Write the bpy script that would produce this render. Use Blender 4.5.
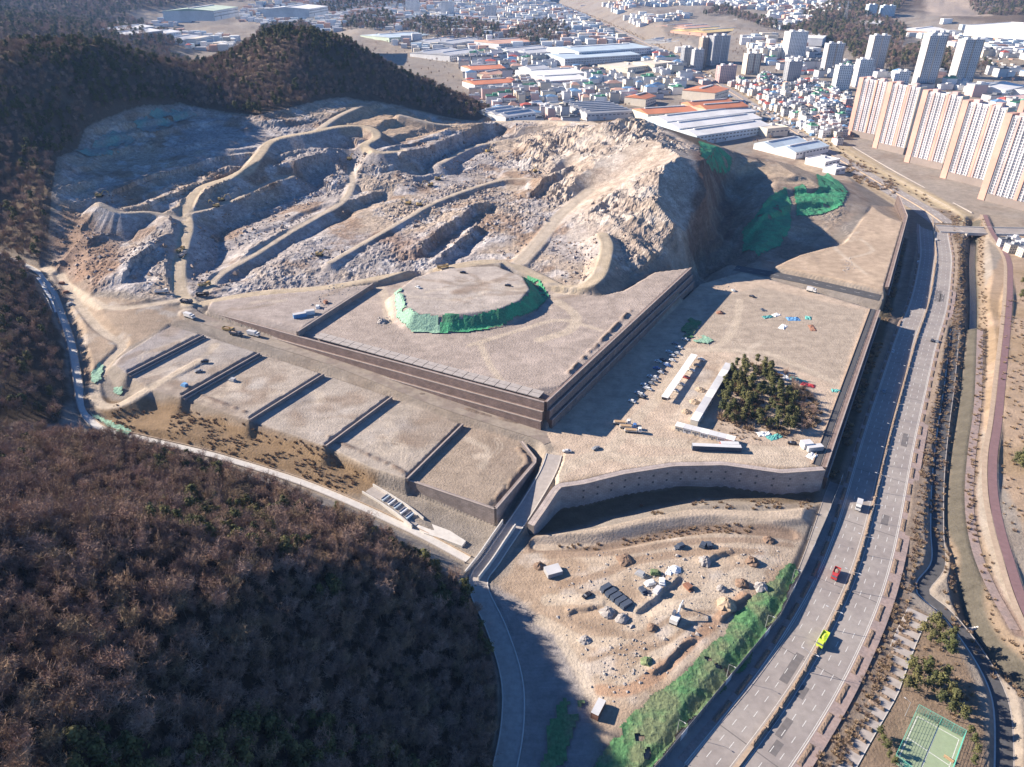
import bpy, bmesh, math, random
import numpy as np
from mathutils import Vector, Matrix
R = math.radians
random.seed(7); rng = np.random.default_rng(7)
scene = bpy.context.scene
for o in list(bpy.data.objects): bpy.data.objects.remove(o)

# ------------------------------------------------------------------ camera, sky, sun, exposure
CAM_H, F_PX, TILT = 220.0, 711.0, 30.0
cam = bpy.data.objects.new('camera', bpy.data.cameras.new('camera'))
scene.collection.objects.link(cam); scene.camera = cam
cam.location = (0, 0, CAM_H); cam.rotation_euler = (R(90 - TILT), 0, 0)
cam.data.sensor_fit = 'HORIZONTAL'; cam.data.sensor_width = 36.0
cam.data.lens = 36.0 * F_PX / 1024.0
cam.data.clip_start = 1.0; cam.data.clip_end = 30000.0
SUN_EL, SHADOW_AZ = 26.0, -17.0            # elevation; direction shadows fall, degrees from +X
world = bpy.data.worlds.new('World'); scene.world = world; world.use_nodes = True
wn = world.node_tree.nodes; wl = world.node_tree.links
sky = wn.new('ShaderNodeTexSky'); sky.sky_type = 'NISHITA'; sky.sun_disc = False
sky.sun_elevation = R(SUN_EL)
# the sun stands opposite to where the shadows fall; the sky's rotation runs clockwise from +Y
sun_az = math.atan2(math.cos(R(SHADOW_AZ + 180)), math.sin(R(SHADOW_AZ + 180)))
sky.sun_rotation = sun_az
sky.air_density = 1.0; sky.dust_density = 0.0; sky.ozone_density = 10.0
bg = wn['Background']; bg.inputs['Strength'].default_value = 0.062
wl.new(sky.outputs['Color'], bg.inputs['Color'])
sun = bpy.data.objects.new('sun', bpy.data.lights.new('sun', 'SUN'))
scene.collection.objects.link(sun)
sun.data.energy = 5.0; sun.data.angle = R(0.53); sun.data.color = (1.0, 0.865, 0.715)
to_sun = Vector((-math.cos(R(SHADOW_AZ)) * math.cos(R(SUN_EL)), -math.sin(R(SHADOW_AZ)) * math.cos(R(SUN_EL)), math.sin(R(SUN_EL))))
sun.rotation_euler = to_sun.to_track_quat('Z', 'Y').to_euler()
sun.location = (-300, 200, 400)
scene.view_settings.view_transform = 'Standard'; scene.view_settings.look = 'None'
scene.view_settings.gamma = 1.0; scene.view_settings.exposure = 1.33
scene.cycles.use_denoising = True
scene.cycles.max_bounces = 5; scene.cycles.diffuse_bounces = 3; scene.cycles.volume_bounces = 1
scene.cycles.transparent_max_bounces = 6

# ------------------------------------------------------------------ survey helpers
CT, ST = math.cos(R(TILT)), math.sin(R(TILT))
def G(px, py, z=0.0):
    """surveyed point: the spot at height z on the line of sight through a pixel of the photograph"""
    u, v = (px - 512) / F_PX, (py - 383.5) / F_PX
    d = (CAM_H - z) / (ST + CT * v)
    return (u * d, d * (CT - ST * v), z)
def G2(pts, z): return [G(a[0], a[1], a[2] if len(a) > 2 else z) for a in pts]

_perm = rng.permutation(4096)
_val = rng.random(4096).astype(np.float32)
def vnoise(x, y):
    xi = np.floor(x).astype(np.int64); yi = np.floor(y).astype(np.int64)
    fx = (x - xi).astype(np.float32); fy = (y - yi).astype(np.float32)
    fx = fx * fx * (3 - 2 * fx); fy = fy * fy * (3 - 2 * fy)
    def h(a, b): return _val[_perm[(_perm[a & 4095] + b) & 4095]]
    return (h(xi, yi) * (1 - fx) + h(xi + 1, yi) * fx) * (1 - fy) + (h(xi, yi + 1) * (1 - fx) + h(xi + 1, yi + 1) * fx) * fy
def fbm(x, y, sc, oct=4, ridged=False):
    s = np.zeros(np.shape(x), np.float32); a = 1.0; t = 0.0
    for k in range(oct):
        f = 2.03 ** k / sc
        n = vnoise(x * f + 17.3 * k, y * f + 9.1 * k)
        if ridged: n = 1 - np.abs(2 * n - 1)
        s += a * n; t += a; a *= 0.5
    return s / t            # 0..1

def sdf_poly(X, Y, P):
    P = np.asarray(P, np.float64)[:, :2]
    d2 = np.full(X.shape, 1e18); inside = np.zeros(X.shape, bool)
    n = len(P)
    for i in range(n):
        ax, ay = P[i]; bx_, by_ = P[(i + 1) % n]
        ex, ey = bx_ - ax, by_ - ay
        wx, wy = X - ax, Y - ay
        t = np.clip((wx * ex + wy * ey) / (ex * ex + ey * ey + 1e-9), 0, 1)
        d2 = np.minimum(d2, (wx - ex * t) ** 2 + (wy - ey * t) ** 2)
        c = ((ay <= Y) & (by_ > Y)) | ((by_ <= Y) & (ay > Y))
        xx = ax + (Y - ay) * ex / (ey if abs(ey) > 1e-9 else 1e-9)
        inside ^= c & (X < xx)
    d = np.sqrt(d2)
    return np.where(inside, -d, d)
def dist_path(X, Y, P):
    if X.size > 200000:                       # whole grid: only look near the line
        A = np.array([tuple(p)[:2] for p in P]); pad = 90
        k = (X > A[:, 0].min() - pad) & (X < A[:, 0].max() + pad) & (Y > A[:, 1].min() - pad) & (Y < A[:, 1].max() + pad)
        D = np.full(X.shape, 1e6); Z = np.zeros(X.shape); D[k], Z[k] = _dist_path(X[k], Y[k], P)
        return D, Z
    return _dist_path(X, Y, P)
def _dist_path(X, Y, P):
    """distance to a polyline and the height of its nearest point"""
    best = np.full(X.shape, 1e18); zz = np.zeros(X.shape)
    for i in range(len(P) - 1):
        ax, ay, az = P[i]; bx_, by_, bz = P[i + 1]
        ex, ey = bx_ - ax, by_ - ay
        wx, wy = X - ax, Y - ay
        t = np.clip((wx * ex + wy * ey) / (ex * ex + ey * ey + 1e-9), 0, 1)
        d2 = (wx - ex * t) ** 2 + (wy - ey * t) ** 2
        m = d2 < best
        best = np.where(m, d2, best); zz = np.where(m, az + (bz - az) * t, zz)
    return np.sqrt(best), zz
def resample_(P, step):
    P = np.array(P, float); s = np.r_[0, np.cumsum(np.hypot(*np.diff(P[:, :2], axis=0).T))]
    n = max(2, int(s[-1] / step)); t = np.linspace(0, s[-1], n)
    return [tuple(np.interp(t_, s, P[:, k]) for k in range(3)) for t_ in t]
def smooth_path(P, n=6):
    """Catmull-Rom through surveyed points"""
    P = [np.array(p, float) for p in P]
    Q = [2 * P[0] - P[1]] + P + [2 * P[-1] - P[-2]]
    out = []
    for i in range(1, len(Q) - 2):
        for k in range(n):
            t = k / n
            a, b, c, d = Q[i - 1], Q[i], Q[i + 1], Q[i + 2]
            out.append(0.5 * ((2 * b) + (c - a) * t + (2 * a - 5 * b + 4 * c - d) * t * t + (3 * b - a - 3 * c + d) * t ** 3))
    out.append(Q[-2])
    return out

# ------------------------------------------------------------------ terrain survey
def city_z(y): return max(0.0, 0.055 * (y - 950)) if y < 3000 else 112 + 0.06 * (y - 3000)
ctrl = []
def C(*pts):
    for p in pts: ctrl.append(G(*p))
def W(*pts):
    for p in pts: ctrl.append(p)
# wooded spur in the foreground
W((-48, 188, 31), (-80, 158, 57), (-112, 120, 88), (-152, 106, 124), (-200, 92, 156), (-270, 75, 200), (-390, 70, 250), (-160, 45, 140), (-60, 60, 50), (-15, 90, 8))
C((0, 425, 17), (0, 450, 26), (100, 440, 20), (240, 468, 12), (330, 507, 7), (420, 545, 4), (470, 592, 2), (100, 520, 52), (250, 530, 34), (350, 545, 25), (0, 520, 62), (180, 490, 30),
  (500, 690, 0), (492, 640, 1), (505, 745, 0), (250, 767, 50), (400, 767, 14), (430, 680, 10), (350, 680, 26), (200, 690, 58), (0, 767, 92), (100, 720, 80), (440, 610, 9), (400, 580, 18))
# lower yard, roads
C((520, 680, 0), (560, 767, 0), (530, 620, 0.5), (480, 570, 1.5), (600, 650, 2), (600, 560, 3), (700, 600, 3), (760, 560, 3), (640, 700, 3), (690, 660, 3), (560, 600, 2), (600, 720, 1.5), (620, 767, 1.5), (430, 500, 3), (380, 490, 4), (450, 530, 2))
# left valley and its slopes
C((0, 255, 34), (40, 270, 29), (62, 310, 24), (75, 350, 20), (80, 400, 16), (95, 425, 14), (180, 420, 15), (280, 447, 10), (340, 467, 7), (120, 405, 16), (140, 430, 13), (220, 440, 12),
  (0, 300, 40), (30, 380, 26), (0, 390, 32), (30, 310, 32), (40, 350, 30), (110, 330, 26), (130, 310, 30), (90, 300, 29), (150, 345, 24))
W((-420, 380, 70), (-480, 300, 80), (-400, 480, 75), (-520, 560, 110))
# wooded hills left of and behind the pit
C((30, 240, 50), (60, 200, 62), (40, 150, 90), (20, 110, 116), (60, 72, 138), (100, 50, 150), (160, 62, 132), (205, 80, 114), (0, 60, 150), (0, 180, 85),
  (60, 235, 50), (100, 240, 42), (130, 270, 36), (100, 270, 36), (70, 270, 33), (150, 250, 42), (160, 275, 36))
W((-600, 900, 120), (-460, 1000, 95), (-330, 930, 115), (-700, 700, 160), (-800, 500, 140))
C((70, 150, 80), (62, 190, 66), (90, 115, 102), (130, 113, 97), (130, 96, 112), (170, 108, 95), (215, 113, 88), (260, 117, 86), (290, 109, 88), (330, 100, 90), (355, 98, 86), (400, 106, 76), (440, 116, 64), (475, 122, 58))
W((-262, 960, 148), (-312, 1015, 158), (-205, 1000, 143), (-170, 1008, 118), (-105, 1010, 88), (-45, 1000, 62), (-262, 1120, 120), (-130, 1150, 60), (-20, 1120, 25), (-400, 1150, 100), (-300, 1300, 60), (-500, 1350, 60))
# the pit
C((180, 290, 30), (185, 245, 38), (188, 215, 47), (202, 187, 55), (230, 177, 58), (260, 155, 66), (281, 137, 74), (338, 127, 76), (371, 130, 73), (379, 152, 63),
  (150, 180, 63), (110, 200, 57), (150, 150, 73), (150, 130, 84), (200, 145, 74), (240, 130, 76), (100, 165, 70), (130, 215, 50), (200, 125, 82), (360, 112, 80), (420, 118, 68), (320, 135, 70), (340, 150, 62), (300, 160, 58),
  (225, 262, 31), (300, 217, 37), (340, 187, 44), (210, 290, 28), (300, 252, 32), (390, 202, 40), (440, 183, 43), (480, 168, 44), (430, 172, 47), (350, 240, 32),
  (500, 150, 47), (520, 165, 44), (560, 152, 56), (600, 132, 74), (640, 121, 82), (690, 150, 82), (660, 180, 68), (640, 215, 50), (618, 240, 40), (560, 240, 33), (500, 240, 31), (560, 205, 40), (540, 124, 62), (580, 121, 72), (500, 122, 58), (530, 180, 43), (620, 160, 66), (600, 190, 50), (480, 205, 38), (440, 250, 30), (590, 275, 30), (700, 165, 80), (680, 205, 60))
# behind and beside the ridge
W((60, 960, 45), (150, 930, 50), (60, 1080, 12), (200, 1000, 12), (-60, 1250, 12), (250, 880, 25), (330, 900, 4), (0, 1000, 50))
C((700, 250, 18), (730, 255, 13), (760, 262, 12), (720, 200, 42), (745, 235, 17), (770, 190, 34), (740, 172, 38), (800, 165, 36), (815, 182, 33), (790, 215, 20), (830, 215, 15), (850, 190, 14), (860, 235, 14), (880, 215, 13), (895, 205, 9), (720, 145, 62), (750, 150, 34), (830, 158, 5), (650, 255, 30))
# highway, brook and the far bank
for t in [(397, 685), (301, 499), (197, 334), (130, 218), (55, 136), (0, 80), (233, 334), (159, 220), (90, 136), (428, 669), (350, 499)]: W((t[0], t[1], 0))
C((905, 600, -1), (930, 640, -1), (900, 700, -1), (870, 760, -1), (950, 740, -1), (975, 480, 0), (990, 420, 2), (1010, 420, 4), (1020, 330, 4), (1010, 280, 3), (1020, 500, 4), (1020, 560, 3), (1024, 250, 3), (940, 590, -2), (965, 300, -1), (985, 330, 1))
W((700, 700, 5), (600, 500, 8), (450, 330, 8), (330, 200, 4), (240, 120, 2), (160, 60, 0), (900, 900, 12), (520, 850, 5), (420, 850, 3), (430, 1000, 4), (520, 1000, 5))
# the town rising to the north
for y in (1150, 1350, 1600, 1900, 2250, 2650, 3100, 3700, 4500, 5500, 7000):
    for k in (-0.15, 0.1, 0.35, 0.6, 0.8):
        W((k * y, y, city_z(y)))
# far hills
W((-1150, 1500, 142), (-950, 1500, 128), (-850, 1480, 96), (-1300, 1400, 150), (-750, 1700, 55), (-900, 2250, 62), (-1150, 2250, 66), (-700, 2150, 60), (-1300, 2000, 140), (-1150, 1950, 125), (-950, 1900, 95),
  (-800, 2600, 75), (-1500, 3000, 170), (-1000, 3400, 170), (-500, 3600, 165), (-600, 2900, 88), (-2500, 3500, 250), (-2500, 2000, 220), (-1200, 900, 170), (-1400, 600, 150), (-3500, 5500, 350), (-500, 5500, 300), (-600, 1600, 45))
W((1700, 3000, 190), (1250, 2650, 112), (1500, 2400, 120), (2200, 2400, 190), (2600, 3500, 260), (1000, 3300, 135), (1900, 1700, 60), (3800, 5500, 350))
ctrl = np.array(ctrl)
def solve_rbf(c):
    n = len(c); xy = c[:, :2]
    cc = 14.0 ** 2
    A = np.sqrt(((xy[:, None] - xy[None]) ** 2).sum(-1) + cc)
    A[np.diag_indices(n)] -= 6.0 + 0.004 * xy[:, 1]                        # a little smoothing
    M = np.zeros((n + 3, n + 3)); M[:n, :n] = A
    M[:n, n] = 1; M[:n, n + 1:] = xy / 1000; M[n, :n] = 1; M[n + 1:, :n] = xy.T / 1000
    b = np.zeros(n + 3); b[:n] = c[:, 2]
    return np.linalg.solve(M, b)
_w = solve_rbf(ctrl)
def base_height(X, Y):
    X = X.astype(np.float32); Y = Y.astype(np.float32)
    h = _w[-3] + _w[-2] * X / 1000 + _w[-1] * Y / 1000
    for (x, y, z), w in zip(ctrl, _w):
        h += np.float32(w) * np.sqrt((X - np.float32(x)) ** 2 + (Y - np.float32(y)) ** 2 + np.float32(196.0))
    return h.astype(np.float64)

# grid: rows closer together near the photographer's side, columns spread with distance
ys = [70.0]
while ys[-1] < 7000:
    y = ys[-1]
    ys.append(y + (y / 320 if y < 1000 else y / 320 + (y - 1000) / 60))
GY = np.array(ys); NR = len(GY); NC = 760
def half_width(y): return y * (0.78 + 0.75 * np.exp(-(y - 70) / 170))
GU = np.linspace(-1, 1, NC)
XX = GU[None, :] * half_width(GY)[:, None]; YY = np.repeat(GY[:, None], NC, 1)
def upsample(A, fr, fc):
    # A sampled at row/column indices fr, fc -> full grid, linear both ways
    r = np.arange(NR); c = np.arange(NC)
    A = np.stack([np.interp(c, fc, row) for row in A])
    return np.stack([np.interp(r, fr, A[:, k]) for k in range(NC)], 1)
_fr = np.r_[np.arange(0, NR - 1, 4), NR - 1]; _fc = np.r_[np.arange(0, NC - 1, 4), NC - 1]
HH = upsample(base_height(XX[np.ix_(_fr, _fc)], YY[np.ix_(_fr, _fc)]), _fr, _fc)

def ground_z(x, y):
    i = np.clip(np.searchsorted(GY, y) - 1, 0, NR - 2); fy = (y - GY[i]) / (GY[i + 1] - GY[i])
    def row(r):
        u = (x / half_width(GY[r]) + 1) / 2 * (NC - 1)
        j = int(min(max(math.floor(u), 0), NC - 2)); fu = min(max(u - j, 0), 1)
        return HH[r, j] * (1 - fu) + HH[r, j + 1] * fu
    return row(i) * (1 - fy) + row(i + 1) * fy
_ts = np.r_[np.linspace(60, 1200, 1400), np.linspace(1202, 8000, 1800)]
def hit(px, py):
    """first ground point on the line of sight through a pixel of the photograph"""
    u, v = (px - 512) / F_PX, (py - 383.5) / F_PX
    X = u * _ts; Y = _ts * (CT - ST * v); Z = CAM_H - _ts * (ST + CT * v)
    i = np.clip(np.searchsorted(GY, Y) - 1, 0, NR - 2)
    uu = np.clip((X / half_width(GY[i]) + 1) / 2 * (NC - 1), 0, NC - 1.001); j = uu.astype(int)
    k = np.argmax((Z < HH[i, j]) & (Y > 72))
    lo, hi = _ts[max(k - 2, 0)], _ts[min(k + 1, len(_ts) - 1)]
    for _ in range(16):
        t = (lo + hi) / 2
        if CAM_H - t * (ST + CT * v) < ground_z(u * t, t * (CT - ST * v)): hi = t
        else: lo = t
    x, y = u * hi, hi * (CT - ST * v)
    return Vector((x, y, ground_z(x, y)))
def gz_arr(x, y):
    i = np.clip(np.searchsorted(GY, y) - 1, 0, NR - 2)
    u = np.clip((x / half_width(GY[i]) + 1) / 2 * (NC - 1), 0, NC - 1.001); j = u.astype(int); f = u - j
    fy = np.clip((y - GY[i]) / (GY[i + 1] - GY[i]), 0, 1)
    return (HH[i, j] * (1 - f) + HH[i, j + 1] * f) * (1 - fy) + (HH[i + 1, j] * (1 - f) + HH[i + 1, j + 1] * f) * fy
def HP(pxs): return [tuple(hit(*p[:2])) for p in pxs]
ROUGH = np.zeros(XX.shape)      # how broken the rock is
PIT = HP([(58, 195), (64, 160), (90, 132), (132, 113), (180, 106), (215, 112), (260, 117), (300, 108), (350, 99), (400, 107), (440, 117), (480, 122), (540, 122), (600, 128), (645, 123), (696, 148)]) + G2([(712, 180, 70), (700, 240, 25), (640, 262, 33), (600, 287, 28), (555, 283, 28), (470, 264, 30), (380, 283, 29), (210, 296, 28), (165, 300, 30), (100, 292, 30), (62, 260, 38), (45, 240, 48)], 0)
sd_pit = sdf_poly(XX, YY, PIT)
m = np.clip(1 - sd_pit / 12, 0, 1)
ROUGH = np.maximum(ROUGH, m)
BOWL = G2([(700, 148, 74), (740, 160, 40), (800, 158, 36), (830, 168, 20), (845, 190, 15), (835, 225, 14), (790, 258, 12), (720, 262, 13), (690, 262, 22)], 0)
ROUGH = np.maximum(ROUGH, 0.75 * np.clip(1 - sdf_poly(XX, YY, BOWL) / 10, 0, 1))
def batter(Z, slope, d):
    """cut and fill: inside the outline the ground is graded to Z, outside it runs back at the given slope"""
    global HH
    d = np.maximum(d, 0)
    HH = np.clip(HH, Z - slope * d, Z + slope * d)
def plane_poly(P):
    P = np.array(P); A = np.c_[P[:, :2], np.ones(len(P))]
    if np.ptp(P[:, 2]) < 1e-6: return 0, 0, P[0, 2]
    s, *_ = np.linalg.lstsq(A, P[:, 2], rcond=None)
    return s
def grade(P, slope=1.2, smooth=None):
    """grade a surveyed outline (points carry their heights)"""
    a, b, c = plane_poly(P)
    sd = sdf_poly(XX, YY, P)
    batter(a * XX + b * YY + c, slope, sd)
    rough_off(sd)
def rough_off(sd, w=3.0):
    global ROUGH
    ROUGH = np.where(sd < 0, 0, np.minimum(ROUGH, np.clip(sd / w, 0, 1) + 0.0 * ROUGH))
def path(P, half, slope=0.7):
    d, z = dist_path(XX, YY, P)
    batter(z, slope, d - half)
    rough_off(d - half)
    return d
def scarp(P, drop, width, run, lift=0.5):
    """rock face: ground on the right of the line (seen walking along it) drops, then returns over 'run' metres"""
    global HH
    best = np.full(XX.shape, 1e18); side = np.zeros(XX.shape); along = np.zeros(XX.shape)
    n = len(P) - 1
    for i in range(n):
        ax, ay = P[i][:2]; bx_, by_ = P[i + 1][:2]
        ex, ey = bx_ - ax, by_ - ay
        wx, wy = XX - ax, YY - ay
        tt = (wx * ex + wy * ey) / (ex * ex + ey * ey)
        t = np.clip(tt, 0, 1)
        d2 = (wx - ex * t) ** 2 + (wy - ey * t) ** 2
        mm = d2 < best
        best = np.where(mm, d2, best)
        side = np.where(mm, np.sign(ex * wy - ey * wx), side)
        along = np.where(mm, (i + t) / n, along)
    d = np.sqrt(best) * side                      # + left, - right
    jag = (fbm(XX, YY, 9, 3) - 0.5) * 5
    e = -(d + jag * (np.sqrt(best) < 25))
    up = np.clip(1 + e / run, 0, 1) * (e < 0)     # raise behind the crest, fading back
    dn = np.clip(1 - (e - width) / run, 0, 1) * (e > 0) * np.clip(e / width, 0, 1)
    env = np.clip(along / 0.08, 0, 1) * np.clip((1 - along) / 0.08, 0, 1)
    HH = HH + env * drop * (lift * up * up * (3 - 2 * up) - (1 - lift) * dn * dn * (3 - 2 * dn)) * (np.sqrt(best) < run + width + 6) 
# natural relief
nat = np.clip((sd_pit - 5) / 40, 0, 1)
hill = np.clip((HH - 34) / 40, 0, 1) * nat
HH += hill * (fbm(XX, YY, 140, 4) - 0.5) * 26
# the pit climbs in benches
_sw = HH + (fbm(XX, YY, 55, 3) - 0.5) * 9
_st = 7.5; _f = _sw / _st; _fl = np.floor(_f); _fr2 = np.clip((_f - _fl - 0.72) / 0.28, 0, 1)
_terr = _st * (_fl + 0.12 * (_f - _fl) + 0.88 * _fr2 * _fr2 * (3 - 2 * _fr2)) - (_sw - HH)
_left = np.clip((60 - XX) / 60, 0, 1)
HH = HH + (_terr - HH) * (0.6 * np.clip(-sd_pit / 10, 0, 1) * np.clip((HH - 33) / 6, 0, 1) * (0.35 + 0.65 * _left) + 0.55 * np.clip(-sdf_poly(XX, YY, BOWL) / 10, 0, 1) * (sd_pit > 0))
# faces of the working benches
scarp(G2([(190, 210, 48), (215, 190, 54), (245, 175, 60), (272, 165, 62)], 0), 8, 5, 22)
scarp(G2([(184, 285, 31), (189, 240, 38), (192, 218, 45), (232, 204, 46), (292, 178, 51), (302, 166, 56), (326, 160, 58), (345, 172, 50)], 0), 17, 8, 45)
scarp(G2([(203, 284, 29), (250, 259, 32), (320, 218, 37), (345, 204, 40), (388, 189, 43)], 0), 7, 3, 25)
scarp(G2([(390, 168, 50), (430, 156, 53), (442, 146, 56), (478, 129, 57), (505, 126, 58)], 0), 15, 8, 40)
scarp(G2([(412, 255, 31), (440, 233, 34), (474, 209, 38), (494, 206, 38)], 0), 8, 4, 22)
scarp(G2([(432, 262, 30), (455, 247, 32), (480, 225, 35)], 0), 7, 6, 12)
scarp(G2([(528, 196, 41), (550, 184, 43), (572, 174, 46)], 0), 9, 6, 25)
scarp(G2([(120, 278, 38), (132, 260, 42), (160, 244, 45), (172, 246, 44)], 0), 8, 8, 25)
scarp(G2([(310, 152, 62), (345, 140, 66), (360, 146, 64)], 0), 5, 5, 18)
scarp(G2([(330, 118, 80), (350, 108, 84), (365, 104, 84)], 0), 4, 4, 14)
scarp(G2([(380, 123, 74), (405, 116, 74), (416, 110, 74)], 0), 5, 4, 14)
scarp(G2([(95, 172, 80), (150, 150, 86), (215, 133, 90), (265, 130, 88)], 0), 7, 9, 25)
scarp(G2([(120, 192, 70), (170, 172, 74), (240, 150, 76)], 0), 6, 7, 22)
scarp(G2([(640, 270, 30), (662, 246, 38), (676, 222, 50), (690, 190, 66), (700, 160, 80), (708, 146, 78), (722, 138, 66)], 0), 30, 22, 45, 0.12)
# the rock itself
_ca, _sa = math.cos(R(38)), math.sin(R(38)); UU = XX * _ca + YY * _sa; VV = YY * _ca - XX * _sa
rk = fbm(UU * 0.45, VV * 1.25, 20, 5, True)
rk2 = fbm(XX, YY, 9, 3, True); rk3 = fbm(XX, YY, 3.4, 2, True)
ridge_zone = np.clip(1 - sdf_poly(XX, YY, G2([(520, 130, 60), (600, 128, 75), (645, 121, 82), (700, 150, 82), (712, 180, 70), (690, 235, 45), (640, 255, 34), (610, 225, 43), (560, 190, 44), (530, 160, 48)], 0)) / 25, 0, 1)
HH += ROUGH * (np.clip(fbm(XX + 90, YY, 45, 2) * 2.2 - 0.45, 0.25, 1.2) * ((rk - 0.55) * (3.2 + 7 * ridge_zone) + (rk2 - 0.5) * (1.6 + 2.4 * ridge_zone) + (rk3 - 0.5) * (1.5 + 2.0 * ridge_zone)) + ROUGH * ridge_zone * ((fbm(XX, YY, 40, 2) - 0.5) * 8 + (fbm(VV * .5 + 70, UU * 1.3, 16, 4, True) - .5) * 7))

# --- haul roads
hr = {}
hr['a'] = path(smooth_path(G2([(190, 303, 29), (181, 292, 30), (179, 268, 35), (183, 245, 40), (187, 230, 44), (186, 213, 48), (192, 197, 53), (204, 186, 57), (230, 177, 60), (248, 167, 64), (260, 154, 69), (268, 143, 73), (282, 137, 76), (310, 132, 78), (340, 126, 79), (362, 126, 77), (374, 130, 75), (376, 137, 71), (364, 145, 67), (379, 152, 64), (400, 151, 62)], 0)), 4.5)
hr['a2'] = path(smooth_path(G2([(320, 128, 79), (338, 116, 82), (362, 105, 84)], 0)), 3.5)
hr['b'] = path(smooth_path(G2([(188, 214, 48), (214, 207, 47), (232, 200, 48), (270, 183, 51), (292, 176, 53)], 0)), 2.6)
hr['c'] = path(smooth_path(G2([(205, 292, 28), (222, 273, 30), (255, 254, 33), (290, 232, 36), (320, 215, 39), (342, 202, 42), (352, 185, 46), (350, 168, 50)], 0)), 3.0)
hr['d'] = path(smooth_path(G2([(184, 220, 46), (150, 212, 52), (120, 212, 56), (98, 203, 62)], 0)), 3.0)
hr['e'] = path(smooth_path(G2([(205, 303, 28.5), (260, 293, 29), (330, 287, 29), (400, 274, 31), (440, 269, 33), (480, 262, 34), (510, 264, 33), (530, 272, 31), (548, 281, 30), (562, 287, 30), (582, 286, 31), (597, 277, 34), (604, 262, 38), (607, 245, 42), (603, 234, 45)], 0)), 4.5)
hr['f'] = path(smooth_path(G2([(330, 262, 32), (360, 245, 33), (400, 222, 37), (440, 200, 41), (500, 180, 43), (540, 178, 45), (566, 169, 48)], 0)), 2.5)
hr['g'] = path(smooth_path(G2([(520, 262, 31), (540, 240, 34), (560, 215, 38), (590, 190, 46)], 0)), 6.0, 0.5)
hr['h'] = path(smooth_path(G2([(440, 163, 52), (475, 146, 50), (520, 138, 52), (560, 128, 62)], 0)), 3.0)
hr['i'] = path(smooth_path(G2([(400, 115, 76), (440, 124, 66), (480, 124, 58), (500, 121, 58), (560, 121, 67), (600, 124, 76)], 0)), 4.5)
# --- graded ground
MAIN = G2([(205, 311), (545, 402), (690, 268), (655, 272), (625, 290), (600, 296), (540, 290), (420, 274), (375, 287), (300, 296)], 27)
grade(MAIN, 4.0)
LEFTPAD = G2([(207, 308), (297, 331), (372, 284), (330, 289), (260, 295), (212, 301)], 30)
grade(LEFTPAD, 6.0)
# built-up mound with netted sides
MOUND = G2([(398, 291), (404, 306), (414, 313), (450, 315), (498, 309), (520, 300), (529, 289), (522, 276), (495, 266), (450, 268), (415, 277)], 35)
grade(MOUND, 0.85)
grade(G2([(430, 272), (500, 262), (500, 270), (430, 280)], 35), 0.6)
# the lower terraces, each one step down
STREET = smooth_path(G2([(188, 311, 28), (200, 318, 26), (260, 338, 22.6), (327, 359, 19.6), (378, 378, 17.4), (442, 403, 14.8), (500, 422, 12.9), (543, 436, 11.8), (556, 448, 11.7)], 0))
LOTS = []
for z_, q_ in ((24.2, [(170, 326, .5), (203, 335, -.6), (127, 374, -.6), (112, 361, .5)]), (21.4, [(203, 335, .6), (259, 353, -.6), (181, 397, -.6), (150, 388, 0), (127, 374, .6)]), (18.4, [(259, 353, .7), (323, 374, -.7), (249, 420, -.7), (181, 397, .7)]), (15.4, [(323, 374, .7), (391, 397, -.7), (325, 446, -.7), (249, 420, .7)]), (12.4, [(391, 397, .7), (462, 424, -.7), (406, 479, -.7), (368, 467, 0), (325, 446, .7)]), (9.6, [(462, 424, .6), (521, 442, -.2), (536, 461, -.4), (495, 509, -.4), (406, 479, .6)])):
    LOTS.append([G(x_, y_, z_ + k_) for x_, y_, k_ in q_])
for i, l in enumerate(LOTS): grade(l, 0.9 if i < 4 else 5.0)
for i, l in enumerate(LOTS):                        # re-cut so each edge steps cleanly
    sd = sdf_poly(XX, YY, l); a_, b_, c_ = plane_poly(l); HH = np.where(sd < 0, a_ * XX + b_ * YY + c_, HH)
path(STREET, 5.0, 1.1)
STREET2 = smooth_path(G2([(556, 448, 11.8), (549, 470, 9.5), (532, 500, 6), (512, 530, 3), (492, 560, 1.2), (478, 585, 0.8), (497, 630, 0.4), (512, 680, 0), (512, 730, 0), (500, 790, 0)], 0))
# basin below the curved wall
BASIN = G2([(533, 536), (556, 505), (582, 500), (621, 493), (700, 483), (780, 490), (818, 488), (815, 503), (700, 500), (660, 507), (610, 518), (575, 530)], -1)
grade(BASIN, 0.45)
TRACKB = smooth_path(G2([(540, 541, 2.5), (600, 533, 3), (650, 522, 3.2), (700, 514, 3), (770, 516, 3), (810, 512, 3)], 0))
path(TRACKB, 3.0, 0.6)
DITCH = smooth_path(G2([(536, 546, 0.6), (600, 546, 0.6), (660, 535, 0.4), (720, 528, 0.4), (790, 535, 0.8)], 0))
d, z = dist_path(XX, YY, DITCH); HH = np.minimum(HH, z - 0.6 + 0.75 * np.maximum(d - 2.0, 0))
for l_, dr in (([(652, 676), (675, 656), (698, 639)], 1.6), ([(634, 613), (650, 602), (668, 590), (684, 577)], 1.9), ([(700, 566), (716, 556), (735, 552)], 1.8), ([(566, 610), (585, 604), (606, 606)], 1.5), ([(720, 622), (735, 606), (752, 594)], 2.0)):
    scarp([G(x_, y_, 3) for x_, y_ in l_], dr * .8, 0.9, 6)
BERM = np.zeros(XX.shape)
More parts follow.
